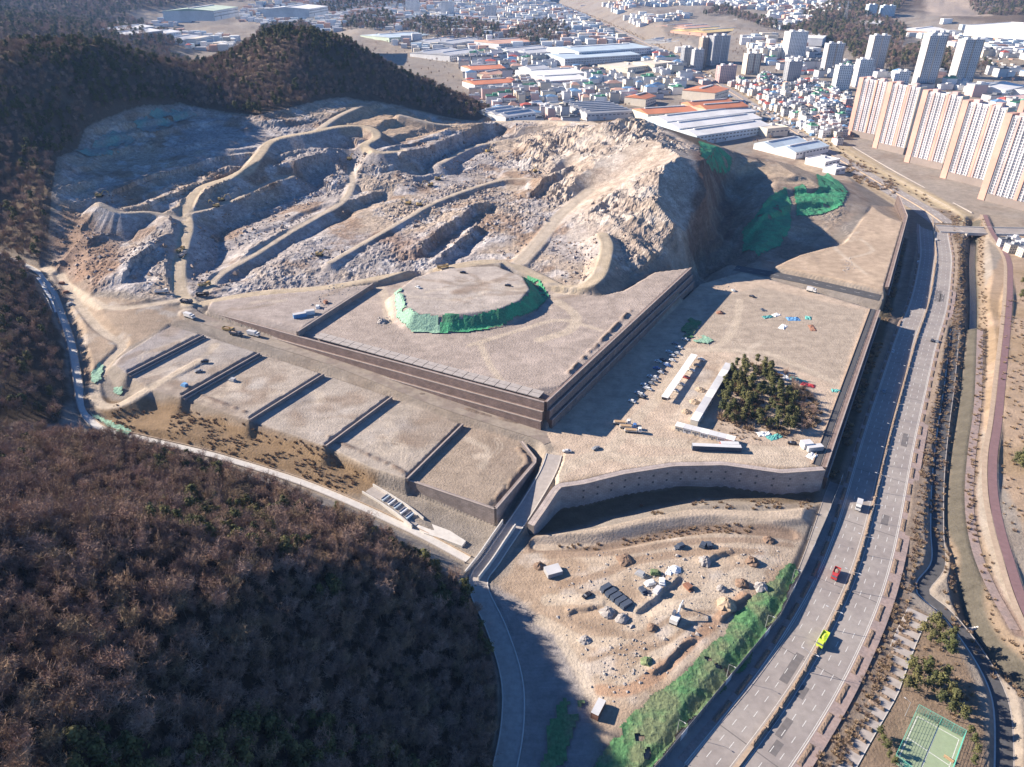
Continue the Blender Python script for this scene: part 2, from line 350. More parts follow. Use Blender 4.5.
for l_, hb in ((G2([(569, 373), (590, 352), (612, 330), (631, 310)], 27), 1.7), (G2([(497, 498), (513, 480), (529, 461), (519, 449)], 9.4), 1.5), (G2([(420, 376), (470, 390), (535, 404)], 27), 0.7), (G2([(330, 441), (380, 460), (404, 472)], 12), 0.9), (G2([(190, 392), (245, 412)], 18), 0.9)):
    d_, _ = dist_path(XX, YY, resample_(l_, 4)); _b = np.exp(-(d_ / 1.2) ** 2) * np.clip(fbm(XX, YY, 4, 2) * 3 - .7, 0, 1.3); HH += hb * .8 * _b; BERM = np.maximum(BERM, _b)
# highway: graded corridor
HW_L = G2([(930, 210), (925, 219), (914, 232), (913, 250), (906, 306), (891, 337), (863, 425), (846.5, 501.5), (832.5, 545), (821, 577), (764, 673), (685, 767), (600, 860)], 0)
HW_R = G2([(936, 216), (944, 224), (953, 235), (961, 260), (956, 293), (947, 321), (921, 432), (906, 489), (888, 570), (860, 646), (817, 722), (792, 760), (725, 860)], 0)
def resample(P, step):
    P = np.array(P, float); s = np.r_[0, np.cumsum(np.hypot(*np.diff(P[:, :2], axis=0).T))]
    n = max(2, int(s[-1] / step)); t = np.linspace(0, s[-1], n)
    return np.c_[[np.interp(t, s, P[:, k]) for k in range(3)]].T
def mid_line(A, B, step=6):
    A = resample(A, step); n = 400
    def par(P):
        s = np.r_[0, np.cumsum(np.hypot(*np.diff(P[:, :2], axis=0).T))]; return s
    B = resample(B, 1.0)
    out = []
    for a in A:
        j = np.argmin(((B[:, :2] - a[:2]) ** 2).sum(1)); out.append((a + B[j]) / 2)
    return out
HW = mid_line(HW_L, HW_R)[:-6]
k = np.ones(7) / 7
HWa = np.array(HW); HWp = np.pad(HWa, ((3, 3), (0, 0)), mode='edge')
HW = [tuple(np.array([np.convolve(HWp[:, c], k, 'valid')[i] for c in range(3)])) for i in range(len(HWa))]
path(HW, 14.5, 0.45)
FRONT = smooth_path(G2([(838, 484, 0), (832, 500, 0), (812, 560, 0), (790, 612, 0), (748, 672, 0), (700, 728, 0), (655, 780, 0), (600, 835, 0)], 0))
path(FRONT, 4.0, 0.5)
# parking platform
PARK = G2([(558, 484), (581, 481), (621, 471), (672, 463), (723, 462), (780, 470), (822, 467), (877, 310), (800, 287), (742, 272), (700, 284), (640, 340), (545, 432), (556, 450)], 12)
grade(PARK, 4.0)
UPLOT = G2([(776, 266), (800, 255), (845, 243), (872, 205), (897, 196), (905, 216), (883, 289), (830, 277)], 14)
grade(UPLOT, 1.6)
STREET3 = smooth_path(G2([(735, 268, 12), (790, 278, 11.8), (850, 291, 10.8), (880, 298, 10)], 0))
path(STREET3, 7.0, 0.8)
path(STREET2, 5.0, 4.0)
# the carriageways stay level; below the upper lot the ground drops straight to them
_cr = [np.array(G(*p, 14)[:2]) for p in ((880, 299), (885, 287), (895, 250), (905, 216), (899, 198))]
_nx = np.array([0.93, -0.36])
_strip = [tuple(p + _nx * 2.6) for p in _cr] + [tuple(p + _nx * 16) for p in _cr[::-1]]
sd = sdf_poly(XX, YY, _strip); HH = np.where(sd < 0, np.minimum(HH, 0.3), HH)
d, z = dist_path(XX, YY, HW); HH = np.where(d < 14, 0.0, np.where(d < 40, np.minimum(HH, np.maximum(0.6 * (d - 14), 0) + 40 * (d > 22)), HH))
# town road from the junction northwards
ROAD_N = smooth_path(G2([(946, 226, 0.3), (925, 211, 0.5), (895, 193, 1), (860, 172, 2), (822, 150, 4), (770, 117, 11), (715, 83, 24), (655, 48, 45), (590, 18, 75), (545, 0, 95)], 0))
path(ROAD_N, 24, 0.3)
BANK = smooth_path(G2([(962, 218, 1.5), (920, 195, 2), (880, 172, 2.5), (838, 146, 5), (785, 112, 12)], 0))
# brook and lanes on its banks
BROOK = smooth_path(G2([(975, 225, -4), (972, 260, -4.2), (973, 300, -4.4), (972, 340, -4.6), (966, 400, -5), (959, 450, -5.2), (954, 500, -5.4), (955, 535, -5.5), (966, 565, -5.5), (969, 600, -5.6), (975, 625, -5.8), (990, 650, -5.8), (1012, 676, -6), (1040, 700, -6), (1080, 740, -6)], 0))
path(BROOK, 2.6, 0.7)
LANE_L = smooth_path(G2([(955, 330, -1), (950, 380, -1.4), (943, 430, -1.8), (938, 480, -2.2), (937, 530, -2.6), (938, 565, -3), (922, 590, -3), (945, 612, -3), (968, 640, -3), (990, 675, -3), (1002, 710, -3), (1004, 770, -3), (1000, 840, -3)], 0))
path(LANE_L, 2.6, 0.9)
UNDER = smooth_path(G2([(922, 590, -3), (908, 575, -3), (895, 560, -3)], 0))
PATH_R = smooth_path(G2([(985, 215, 3), (992, 232, 3), (1008, 258, 3), (1010, 285, 3), (1008, 320, 3), (1003, 370, 3), (998, 420, 3), (993, 455, 3), (993, 490, 3), (999, 525, 3), (1009, 560, 3), (1022, 600, 3), (1045, 650, 3)], 0))
path(PATH_R, 2.5, 0.6)
TERR = smooth_path(G2([(980, 330, 0), (978, 400, 0), (972, 450, 0), (969, 500, 0), (975, 545, 0), (990, 585, 0), (1015, 630, 0)], 0))
path(TERR, 3.0, 0.6)
# the park beside the highway
PARKLET = G2([(915, 606), (950, 628), (975, 680), (985, 720), (985, 800), (800, 800), (842, 765), (880, 700)], -1)
grade(PARKLET, 0.6)
# stream channel and lane in the left valley
CHANNEL = smooth_path(G2([(-20, 245, 36), (5, 256, 33), (38, 272, 28), (52, 290, 26), (62, 315, 23), (72, 345, 20), (78, 380, 17), (84, 410, 15), (100, 428, 13.5), (135, 437, 12.5), (200, 452, 10), (250, 466, 8), (300, 482, 6), (345, 500, 4.5), (385, 518, 3), (425, 537, 2), (468, 560, 1)], 0))
path(CHANNEL, 3.5, 0.7)
LANE_V = smooth_path(G2([(45, 268, 28.5), (90, 300, 29), (120, 308, 29), (180, 300, 29.5)], 0))
path(LANE_V, 3.0, 0.6)
LANE_V2 = smooth_path(G2([(60, 275, 27), (75, 300, 26), (100, 330, 24), (122, 345, 22.5), (110, 360, 21), (96, 380, 19), (98, 402, 17.5), (118, 405, 18), (150, 388, 21), (200, 360, 22.5)], 0))
path(LANE_V2, 2.6, 0.6)
# lakeside detail: small relief everywhere
soft = (fbm(XX, YY, 22, 4) - 0.5)
flatmask = np.clip(np.abs(soft), 0, 1)
HH += soft * np.where(ROUGH > 0.3, 0.6, np.where((HH > 34) & (sd_pit > 0), 0.6, 0.14)) * (YY < 1100) * (sdf_poly(XX, YY, G2([(360, 560, 0), (900, 150, 0), (1200, 300, 0), (1200, 900, 0), (600, 900, 0)], 0)) > 0)

# ------------------------------------------------------------------ materials
def mat(name, col, rough=0.85, var=0.18, scale=0.6, bump=0.0, col2=None, scale2=0.07, metal=0.0, spec=0.3):
    m = bpy.data.materials.new(name); m.use_nodes = True
    nt = m.node_tree; b = nt.nodes['Principled BSDF']
    b.inputs['Roughness'].default_value = rough; b.inputs['Metallic'].default_value = metal
    b.inputs['Specular IOR Level'].default_value = spec
    geo = nt.nodes.new('ShaderNodeNewGeometry')
    n1 = nt.nodes.new('ShaderNodeTexNoise'); n1.inputs['Scale'].default_value = scale; n1.inputs['Detail'].default_value = 5; n1.inputs['Roughness'].default_value = 0.6
    nt.links.new(geo.outputs['Position'], n1.inputs['Vector'])
    mr = nt.nodes.new('ShaderNodeMapRange'); mr.inputs['From Min'].default_value = 0.25; mr.inputs['From Max'].default_value = 0.75
    mr.inputs['To Min'].default_value = 1 - var; mr.inputs['To Max'].default_value = 1 + var
    nt.links.new(n1.outputs['Fac'], mr.inputs['Value'])
    mul = nt.nodes.new('ShaderNodeVectorMath'); mul.operation = 'SCALE'
    if col2 is not None:
        n2 = nt.nodes.new('ShaderNodeTexNoise'); n2.inputs['Scale'].default_value = scale2; n2.inputs['Detail'].default_value = 4
        nt.links.new(geo.outputs['Position'], n2.inputs['Vector'])
        r2 = nt.nodes.new('ShaderNodeMapRange'); r2.inputs['From Min'].default_value = 0.42; r2.inputs['From Max'].default_value = 0.58
        nt.links.new(n2.outputs['Fac'], r2.inputs['Value'])
        mx = nt.nodes.new('ShaderNodeMix'); mx.data_type = 'RGBA'
        mx.inputs['A'].default_value = (*col, 1); mx.inputs['B'].default_value = (*col2, 1)
        nt.links.new(r2.outputs['Result'], mx.inputs['Factor'])
        nt.links.new(mx.outputs['Result'], mul.inputs[0])
    else: mul.inputs[0].default_value = col
    nt.links.new(mr.outputs['Result'], mul.inputs['Scale'])
    nt.links.new(mul.outputs['Vector'], b.inputs['Base Color'])
    if bump:
        bp = nt.nodes.new('ShaderNodeBump'); bp.inputs['Strength'].default_value = 1.0; bp.inputs['Distance'].default_value = bump
        nt.links.new(n1.outputs['Fac'], bp.inputs['Height']); nt.links.new(bp.outputs['Normal'], b.inputs['Normal'])
    return m
M = {}
def mk(key, *a, **k): M[key] = mat(key, *a, **k)
mk('asphalt', (0.26, 0.235, 0.225), 0.9, 0.16, 0.35, col2=(0.30, 0.275, 0.26), scale2=0.05)
mk('asphalt_worn', (0.15, 0.14, 0.14), 0.9, 0.2, 0.5)
mk('asphalt_dark', (0.085, 0.085, 0.09), 0.9, 0.2, 0.5)
mk('street', (0.30, 0.26, 0.22), 0.95, 0.2, 0.4, col2=(0.24, 0.20, 0.175), scale2=0.12)
mk('paint', (0.62, 0.62, 0.60), 0.7, 0.25, 1.5)
mk('concrete', (0.36, 0.33, 0.31), 0.9, 0.18, 0.5)
mk('concrete_light', (0.55, 0.53, 0.50), 0.85, 0.15, 0.4)
mk('concrete_tan', (0.40, 0.31, 0.23), 0.9, 0.22, 0.5)
mk('paver_pink', (0.31, 0.24, 0.22), 0.9, 0.25, 0.9, col2=(0.26, 0.21, 0.20), scale2=0.2)
mk('path_maroon', (0.20, 0.125, 0.13), 0.9, 0.15, 0.5)
mk('hedge_brown', (0.20, 0.15, 0.115), 0.95, 0.45, 1.2)
mk('coping', (0.36, 0.31, 0.285), 0.9, 0.2, 0.6)
mk('steel', (0.42, 0.43, 0.45), 0.5, 0.08, 2.0, metal=0.4)
mk('steel_dark', (0.10, 0.10, 0.11), 0.6, 0.1, 2.0)
mk('water', (0.018, 0.021, 0.020), 0.2, 0.3, 0.3, spec=0.5)
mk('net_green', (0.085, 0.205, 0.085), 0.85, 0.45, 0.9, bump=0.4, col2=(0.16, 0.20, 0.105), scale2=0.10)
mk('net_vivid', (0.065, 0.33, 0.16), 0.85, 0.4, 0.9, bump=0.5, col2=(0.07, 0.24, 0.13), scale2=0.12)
mk('net_pale', (0.25, 0.42, 0.31), 0.85, 0.35, 0.9, bump=0.5)  # paler green; on the mound's left flank it paints in the sunlight
mk('net_teal', (0.17, 0.30, 0.27), 0.9, 0.3, 0.5, col2=(0.24, 0.25, 0.24), scale2=0.06)
mk('grass_dry', (0.27, 0.20, 0.12), 0.95, 0.35, 0.7)
mk('rubble', (0.34, 0.31, 0.30), 0.95, 0.3, 0.7, col2=(0.30, 0.22, 0.17), scale2=0.08)
# walls of stacked blocks: courses and joints, colour only
def mat_blocks(name, col, col2, w=2.0, h=1.0):
    m = bpy.data.materials.new(name); m.use_nodes = True
    nt = m.node_tree; b = nt.nodes['Principled BSDF']; b.inputs['Roughness'].default_value = 0.95
    uv = nt.nodes.new('ShaderNodeUVMap'); br = nt.nodes.new('ShaderNodeTexBrick')
    br.inputs['Color1'].default_value = (*col, 1); br.inputs['Color2'].default_value = (*col2, 1); br.inputs['Mortar'].default_value = (col[0] * .45, col[1] * .45, col[2] * .45, 1)
    br.inputs['Scale'].default_value = 1.0; br.inputs['Brick Width'].default_value = w; br.inputs['Row Height'].default_value = h; br.inputs['Mortar Size'].default_value = 0.045
    nt.links.new(uv.outputs['UV'], br.inputs['Vector'])
    geo = nt.nodes.new('ShaderNodeNewGeometry'); n1 = nt.nodes.new('ShaderNodeTexNoise'); n1.inputs['Scale'].default_value = 0.25; n1.inputs['Detail'].default_value = 5
    nt.links.new(geo.outputs['Position'], n1.inputs['Vector'])
    mr = nt.nodes.new('ShaderNodeMapRange'); mr.inputs['From Min'].default_value = 0.3; mr.inputs['From Max'].default_value = 0.7; mr.inputs['To Min'].default_value = 0.78; mr.inputs['To Max'].default_value = 1.15
    nt.links.new(n1.outputs['Fac'], mr.inputs['Value'])
    mul = nt.nodes.new('ShaderNodeVectorMath'); mul.operation = 'SCALE'
    nt.links.new(br.outputs['Color'], mul.inputs[0]); nt.links.new(mr.outputs['Result'], mul.inputs['Scale'])
    nt.links.new(mul.outputs['Vector'], b.inputs['Base Color'])
    M[name] = m
mat_blocks('wall_blocks', (0.26, 0.19, 0.165), (0.21, 0.155, 0.14))
mat_blocks('wall_blocks_grey', (0.30, 0.255, 0.24), (0.24, 0.205, 0.195))
mat_blocks('wall_blocks_pale', (0.40, 0.35, 0.335), (0.34, 0.295, 0.285))

# ------------------------------------------------------------------ mesh helpers
COL = scene.collection
def tag(o, label=None, cat=None, group=None, kind=None):
    if label: o['label'] = label
    if cat: o['category'] = cat
    if group: o['group'] = group
    if kind: o['kind'] = kind
    return o
def empty(name, loc=(0, 0, 0), rz=0.0):
    o = bpy.data.objects.new(name, None); COL.objects.link(o); o.location = loc; o.rotation_euler = (0, 0, rz); o.empty_display_size = 0.5
    return o
class MB:
    def __init__(s): s.v = []; s.f = []; s.uv = []
    def quad(s, a, b, c, d, uv=None):
        n = len(s.v); s.v += [tuple(a), tuple(b), tuple(c), tuple(d)]; s.f.append((n, n + 1, n + 2, n + 3)); s.uv.append(uv or ((0, 0),) * 4)
    def poly(s, pts):
        n = len(s.v); s.v += [tuple(p) for p in pts]; s.f.append(tuple(range(n, n + len(pts)))); s.uv.append(((0, 0),) * len(pts))
    def box(s, cx, cy, z0, lx, ly, lz, taper=0.0, rz=0.0, top=True):
        c, si = math.cos(rz), math.sin(rz)
        def p(x, y, z): return (cx + x * c - y * si, cy + x * si + y * c, z)
        a, b = lx / 2, ly / 2; k = 1 - taper
        B = [p(-a, -b, z0), p(a, -b, z0), p(a, b, z0), p(-a, b, z0)]; T = [p(-a * k, -b * k, z0 + lz), p(a * k, -b * k, z0 + lz), p(a * k, b * k, z0 + lz), p(-a * k, b * k, z0 + lz)]
        n = len(s.v); s.v += B + T
        for f in ((0, 1, 5, 4), (1, 2, 6, 5), (2, 3, 7, 6), (3, 0, 4, 7), (4, 5, 6, 7), (3, 2, 1, 0)):
            s.f.append(tuple(n + i for i in f)); s.uv.append(((0, 0),) * 4)
        return s
    def tube(s, a, b, r0, r1=None, n=6, cap=True):
        a, b = Vector(a), Vector(b); r1 = r0 if r1 is None else r1
        d = (b - a).normalized(); x = d.orthogonal().normalized(); y = d.cross(x)
        k = len(s.v)
        for p, r in ((a, r0), (b, r1)):
            for i in range(n):
                t = 2 * math.pi * i / n; s.v.append(tuple(p + x * (r * math.cos(t)) + y * (r * math.sin(t))))
        for i in range(n):
            j = (i + 1) % n; s.f.append((k + i, k + j, k + n + j, k + n + i)); s.uv.append(((0, 0),) * 4)
        if cap: s.f.append(tuple(k + n + i for i in range(n))); s.uv.append(((0, 0),) * n)
        if cap: s.f.append(tuple(k + n - 1 - i for i in range(n))); s.uv.append(((0, 0),) * n)
        return s
    def mesh(s, name, material):
        me = bpy.data.meshes.new(name); me.from_pydata(s.v, [], s.f)
        if any(any(c != (0, 0) for c in u) for u in s.uv):
            l = me.uv_layers.new(name='UVMap'); l.data.foreach_set('uv', [c for u in s.uv for p in u for c in p])
        me.materials.append(M[material] if isinstance(material, str) else material); me.update()
        return me
    def build(s, name, material, parent=None):
        o = bpy.data.objects.new(name, s.mesh(name, material)); COL.objects.link(o); o.parent = parent
        return o
def clone(o, parent=None):
    c = o.copy(); COL.objects.link(c); c.parent = parent
    for ch in [x for x in CH.get(o.name, [])]: clone(ch, c)
    return c
CH = {}
def kids(o):
    """remember the children of a prototype (children lists are slow to query in large scenes)"""
    CH[o.name] = list(o.children)
    for c in CH[o.name]: kids(c)
    return o

# ------------------------------------------------------------------ the ground: one sheet, coloured by what lies there
col = np.empty(XX.shape + (3,), np.float32); col[:] = (0.27, 0.24, 0.21)
def paint(mask, c, amt=1.0):
    m = np.clip(mask, 0, 1)[..., None] * amt
    col[:] = col * (1 - m) + np.array(c, np.float32) * m
def edge(sd, w=2.0, warp=3.0):
    return np.clip(0.5 - (sd + (NZ - 0.5) * 2 * warp) / w, 0, 1)
NZ = fbm(XX, YY, 12, 4); NB = fbm(XX, YY, 60, 4); NS = fbm(XX + 500, YY, 30, 4)
near = YY < 1100
paint(np.clip(NB * 4 - 1.8, 0, 1), (0.29, 0.235, 0.18), 0.5); paint(np.clip(NS * 5 - 2.7, 0, 1), (0.19, 0.15, 0.12), 0.6)                                  # town ground
wood = np.clip((HH - 30) / 10, 0, 1) * (sd_pit > 4) * near
wood = np.maximum(wood, np.clip((HH - np.where(YY > 950, 0.055 * (YY - 950), 0) - 14) / 8, 0, 1) * (YY >= 1100))
paint(wood, (0.13, 0.10, 0.075))
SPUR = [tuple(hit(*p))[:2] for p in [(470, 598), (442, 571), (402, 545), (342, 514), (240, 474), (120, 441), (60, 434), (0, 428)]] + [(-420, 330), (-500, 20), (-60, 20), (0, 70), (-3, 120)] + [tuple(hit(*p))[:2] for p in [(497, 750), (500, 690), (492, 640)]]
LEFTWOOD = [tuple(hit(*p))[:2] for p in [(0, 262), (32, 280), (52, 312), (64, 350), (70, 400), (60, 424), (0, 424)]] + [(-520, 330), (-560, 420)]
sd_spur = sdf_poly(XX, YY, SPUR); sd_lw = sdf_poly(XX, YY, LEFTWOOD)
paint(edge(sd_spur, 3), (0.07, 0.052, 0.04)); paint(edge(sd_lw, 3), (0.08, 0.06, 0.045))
# pit rock
pit = edge(sd_pit, 5, 5)
paint(pit, (0.345, 0.315, 0.305))
paint(pit * np.clip((NB - 0.46) * 7, 0, 1), (0.40, 0.325, 0.255), 0.85)
paint(pit * np.clip((NS - 0.55) * 9, 0, 1), (0.26, 0.18, 0.13), 0.75)
paint(pit * np.clip((NZ - 0.54) * 6, 0, 1), (0.49, 0.465, 0.455), 0.75)
rz_col = edge(sdf_poly(XX, YY, HP([(520, 128, 60), (600, 126, 75), (645, 119, 82), (700, 148, 82), (690, 235, 45), (640, 258, 34), (590, 240, 38), (560, 200, 43)])), 25, 12)
paint(rz_col * (0.5 + NS), (0.42, 0.355, 0.295), 0.8); paint(rz_col * np.clip((NZ - .52) * 6, 0, 1), (0.30, 0.235, 0.19), .7); paint(rz_col * np.clip((.46 - NZ) * 7, 0, 1), (0.50, 0.455, 0.41), .7)
red = edge(sdf_poly(XX, YY, HP([(46, 240, 48), (62, 205, 62), (95, 215, 52), (120, 245, 45), (118, 275, 38), (90, 292, 30), (60, 270, 33)])), 14, 8)
paint(red, (0.27, 0.18, 0.13), 0.85)

paint(edge(sdf_poly(XX, YY, HP([(345, 240, 33), (400, 225, 37), (430, 240, 33), (420, 262, 31), (370, 262, 31)])), 10, 8) * np.clip(NS * 2 - 0.6, 0, 1), (0.27, 0.20, 0.17), 0.8)
tancap = edge(sdf_poly(XX, YY, HP([(350, 101, 86), (400, 108, 76), (480, 124, 58), (470, 130, 57), (400, 140, 66), (340, 132, 78), (330, 120, 80)])), 8, 5)
paint(tancap, (0.42, 0.32, 0.23), 0.9)
bowl = edge(sdf_poly(XX, YY, HP([(700, 150, 70), (760, 145, 36), (830, 158, 6), (850, 180, 14), (870, 205, 14), (790, 262, 14), (690, 268, 14)])), 8, 5)
paint(bowl, (0.34, 0.27, 0.21), 0.95)
paint(bowl * np.clip((NS - .5) * 6, 0, 1), (0.24, 0.18, 0.14), .8); paint(bowl * np.clip((NZ - .55) * 6, 0, 1), (0.40, 0.34, 0.28), .7)
cliff = edge(sdf_poly(XX, YY, HP([(692, 150), (706, 152), (724, 172), (734, 205), (732, 245), (705, 258), (688, 250), (690, 215), (696, 185)])), 8, 6)
paint(cliff, (0.17, 0.105, 0.08), .9); paint(cliff * np.clip((NZ - .5) * 6, 0, 1), (0.27, 0.20, 0.16), .7)
cap = edge(sdf_poly(XX, YY, HP([(728, 168), (745, 158), (775, 166), (800, 158), (815, 170), (812, 186), (800, 184), (785, 182), (760, 172)])), 6, 4); paint(cap, (0.43, 0.34, 0.25), .9)
# dry grass and scrub below the terraces
paint(edge(sdf_poly(XX, YY, [tuple(hit(*p))[:2] for p in [(90, 392), (120, 400), (180, 402), (250, 424), (330, 450), (375, 472), (360, 500), (300, 478), (200, 448), (110, 428)]]), 4, 3), (0.25, 0.175, 0.105), 0.95)
# graded ground
for P, c in ((MAIN, (0.36, 0.305, 0.27)), (LEFTPAD, (0.34, 0.295, 0.27)), (MOUND, (0.41, 0.365, 0.33)), (PARK, (0.45, 0.365, 0.29)), (UPLOT, (0.44, 0.345, 0.26))):
    sd = sdf_poly(XX, YY, P); paint(edge(sd, 1.5, 0.4), c)
    paint(edge(sd, 1.5, 0.2) * np.clip((NB - 0.45) * 5, 0, 1), tuple(x * 0.88 for x in c), 0.8)
    paint(edge(sd, 1.5, 0.2) * np.clip((NZ - 0.55) * 6, 0, 1), tuple(min(1, x * 1.12) for x in c), 0.8)
for i, l in enumerate(LOTS):
    c = [(0.33, 0.30, 0.29), (0.34, 0.31, 0.29), (0.36, 0.31, 0.265), (0.36, 0.32, 0.285), (0.37, 0.325, 0.28), (0.33, 0.27, 0.215)][i]
    sd = sdf_poly(XX, YY, l); paint(edge(sd, 1.2, 0.3), c)
    paint(edge(sd, 1.2, 0.3) * np.clip((NS - 0.5) * 6, 0, 1), (0.42, 0.37, 0.32), 0.7)
    paint(edge(sd, 1.2, 0.3) * np.clip((NB - 0.52) * 8, 0, 1), (0.29, 0.235, 0.19), 0.7)
INNER = G2([(705, 300, 12), (760, 287, 12), (866, 311, 12), (838, 385, 12), (790, 368, 12), (700, 345, 12)], 12)
paint(edge(sdf_poly(XX, YY, INNER), 2, 1.5), (0.36, 0.305, 0.25), 0.9)
# lower yard
yard = edge(sdf_poly(XX, YY, [tuple(hit(*p))[:2] for p in [(520, 548), (560, 543), (700, 530), (800, 540), (800, 560), (740, 620), (660, 690), (600, 735), (585, 700), (545, 620), (500, 590)]]), 4, 3)
paint(yard, (0.42, 0.345, 0.27)); paint(yard * np.clip((NS - 0.48) * 8, 0, 1), (0.33, 0.25, 0.185), 0.85); paint(yard * np.clip((NZ - 0.55) * 6, 0, 1), (0.47, 0.42, 0.37), 0.8)
paint(edge(sdf_poly(XX, YY, [tuple(hit(*p))[:2] for p in [(470, 575), (520, 600), (560, 640), (590, 700), (590, 770), (560, 790), (500, 790), (505, 700), (492, 640)]]), 3, 2), (0.27, 0.25, 0.245), 0.9)
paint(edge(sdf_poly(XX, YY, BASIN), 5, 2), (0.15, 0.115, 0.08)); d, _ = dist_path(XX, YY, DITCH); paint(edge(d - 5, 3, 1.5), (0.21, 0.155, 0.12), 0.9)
d, _ = dist_path(XX, YY, TRACKB); paint(edge(d - 4, 1.5, 0.8), (0.42, 0.35, 0.28))
# haul roads and tracks
for k, w in (('a', 5.0), ('a2', 4), ('b', 3), ('c', 3.4), ('d', 3.4), ('e', 5.0), ('f', 2.6), ('g', 6), ('h', 3), ('i', 5)):
    paint(edge(hr[k] - w, 1.5, 0.8), (0.46, 0.385, 0.285) if k in 'ae' else (0.45, 0.39, 0.32), 0.95)
    paint(edge(np.abs(hr[k] - w * 0.55) - 0.5, 0.8, 0.3), (0.36, 0.29, 0.21), 0.5)
def track(pts, half, c, amt=0.8):
    P = smooth_path([tuple(hit(*p)) for p in pts]); d, _ = dist_path(XX, YY, P); paint(edge(d - half, 1.2, 0.7), c, amt)
TAN = (0.47, 0.40, 0.32)
for pts, w in (([(560, 470), (600, 455), (650, 462), (720, 457), (800, 462)], 4), ([(610, 450), (640, 415), (660, 395), (690, 350)], 3.5), ([(690, 350), (720, 345), (735, 325), (740, 300)], 2.5), ([(690, 350), (760, 352), (790, 362), (840, 385)], 2.5),
               ([(640, 440), (700, 445), (760, 450), (815, 452)], 4), ([(548, 600), (600, 600), (650, 612), (700, 600), (770, 560)], 3), ([(540, 620), (580, 640), (620, 640), (640, 620)], 2.5), ([(600, 700), (650, 660), (700, 610), (760, 575)], 2),
               ([(380, 285), (386, 300), (390, 322)], 3), ([(470, 345), (520, 330), (560, 320), (600, 330)], 2), ([(555, 300), (575, 315), (570, 330), (540, 340)], 3.5), ([(480, 345), (490, 365), (500, 380)], 2), ([(150, 388), (190, 368), (215, 345)], 2.6), ([(555, 455), (560, 475), (545, 500), (530, 530)], 2.5)):
    track(pts, w, TAN)
for pts, w, c in (([(560, 585), (600, 575), (640, 560), (700, 552), (760, 552)], 2.2, (0.30, 0.22, 0.16)), ([(575, 620), (600, 630), (640, 635), (680, 615), (720, 612)], 1.6, (0.29, 0.22, 0.165)), ([(590, 660), (620, 650), (660, 645), (690, 625)], 1.4, (0.28, 0.21, 0.155)), ([(600, 690), (630, 690), (665, 668), (700, 634), (745, 596)], 2.4, (0.36, 0.235, 0.16)), ([(550, 555), (620, 552), (680, 543), (740, 540), (790, 545)], 1.8, (0.27, 0.20, 0.15)), ([(560, 640), (580, 670), (592, 700)], 2.0, (0.47, 0.41, 0.34)), ([(660, 600), (690, 602), (710, 585), (740, 570)], 1.6, TAN)):
    track(pts, w, c, .85)
for P, w, c in ((LANE_V, 3.4, TAN), (LANE_V2, 3.0, TAN)):
    d, _ = dist_path(XX, YY, P); paint(edge(d - w, 1.2, 0.8), c)
# wheel tracks wandering over the graded ground
tr = random.Random(5)
for P_, n_ in ((MAIN, 16), (MOUND, 7), (PARK, 22), (UPLOT, 6), (LOTS[0], 4), (LOTS[1], 6), (LOTS[2], 6), (LOTS[3], 6), (LOTS[4], 7), (LOTS[5], 5), (LEFTPAD, 5)):
    A_ = np.array(P_)[:, :2]; sdp = None
    for _ in range(n_):
        w_ = np.array([tr.random() ** .7 for _ in A_]); w_ /= w_.sum(); v_ = np.array([tr.random() ** 3 for _ in A_]); v_ /= v_.sum()
        p0, p1 = w_ @ A_, v_ @ A_; m_ = (p0 + p1) / 2 + np.array([tr.uniform(-1, 1), tr.uniform(-1, 1)]) * np.linalg.norm(p1 - p0) * .3
        d, _ = dist_path(XX, YY, smooth_path([(*p0, 0), (*m_, 0), (*p1, 0)], 8)); k_ = tr.choice(((0.52, 0.45, 0.37), (0.27, 0.215, 0.17), (0.48, 0.41, 0.335)))
        wd = tr.uniform(.8, 2.6)
        if wd < 1.5: paint(edge(np.abs(d - 1.1) - .35, .7, .25), k_, .75)
        else: paint(edge(d - wd, 2.0, .9), k_, .55)
for _ in range(70):                                                              # spoil and damp patches
    A_ = np.array(tr.choice((MAIN, PARK, LOTS[2], LOTS[3], LOTS[4], LOTS[1], MOUND)))[:, :2]; w_ = np.array([tr.random() for _ in A_]); w_ /= w_.sum(); c_ = w_ @ A_; rr_ = tr.uniform(3, 11)
    paint(np.clip(1.2 - np.hypot((XX - c_[0]) / rr_, (YY - c_[1]) / rr_ * tr.uniform(.6, 1.6)) + (NZ - .5) * 2.2, 0, 1), tr.choice(((0.26, 0.20, 0.155), (0.47, 0.43, 0.39), (0.30, 0.27, 0.25))), .7)
vz = edge(sdf_poly(XX, YY, HP([(50, 275), (95, 298), (165, 305), (200, 312), (165, 326), (112, 360), (95, 395), (82, 380), (76, 340), (66, 310)])), 4, 3)
paint(vz, (0.36, 0.28, 0.21), .8); paint(vz * np.clip((NS - .48) * 8, 0, 1), (0.25, 0.18, 0.135), .8); paint(vz * np.clip((NZ - .56) * 7, 0, 1), (0.42, 0.38, 0.34), .8)
for P, w, c in ((LANE_V, 3.0, TAN), (LANE_V2, 2.6, TAN)):
    d, _ = dist_path(XX, YY, P); paint(edge(d - w, 1.2, 0.8), c)
paint(BERM * 1.5, (0.19, 0.145, 0.12), .85)
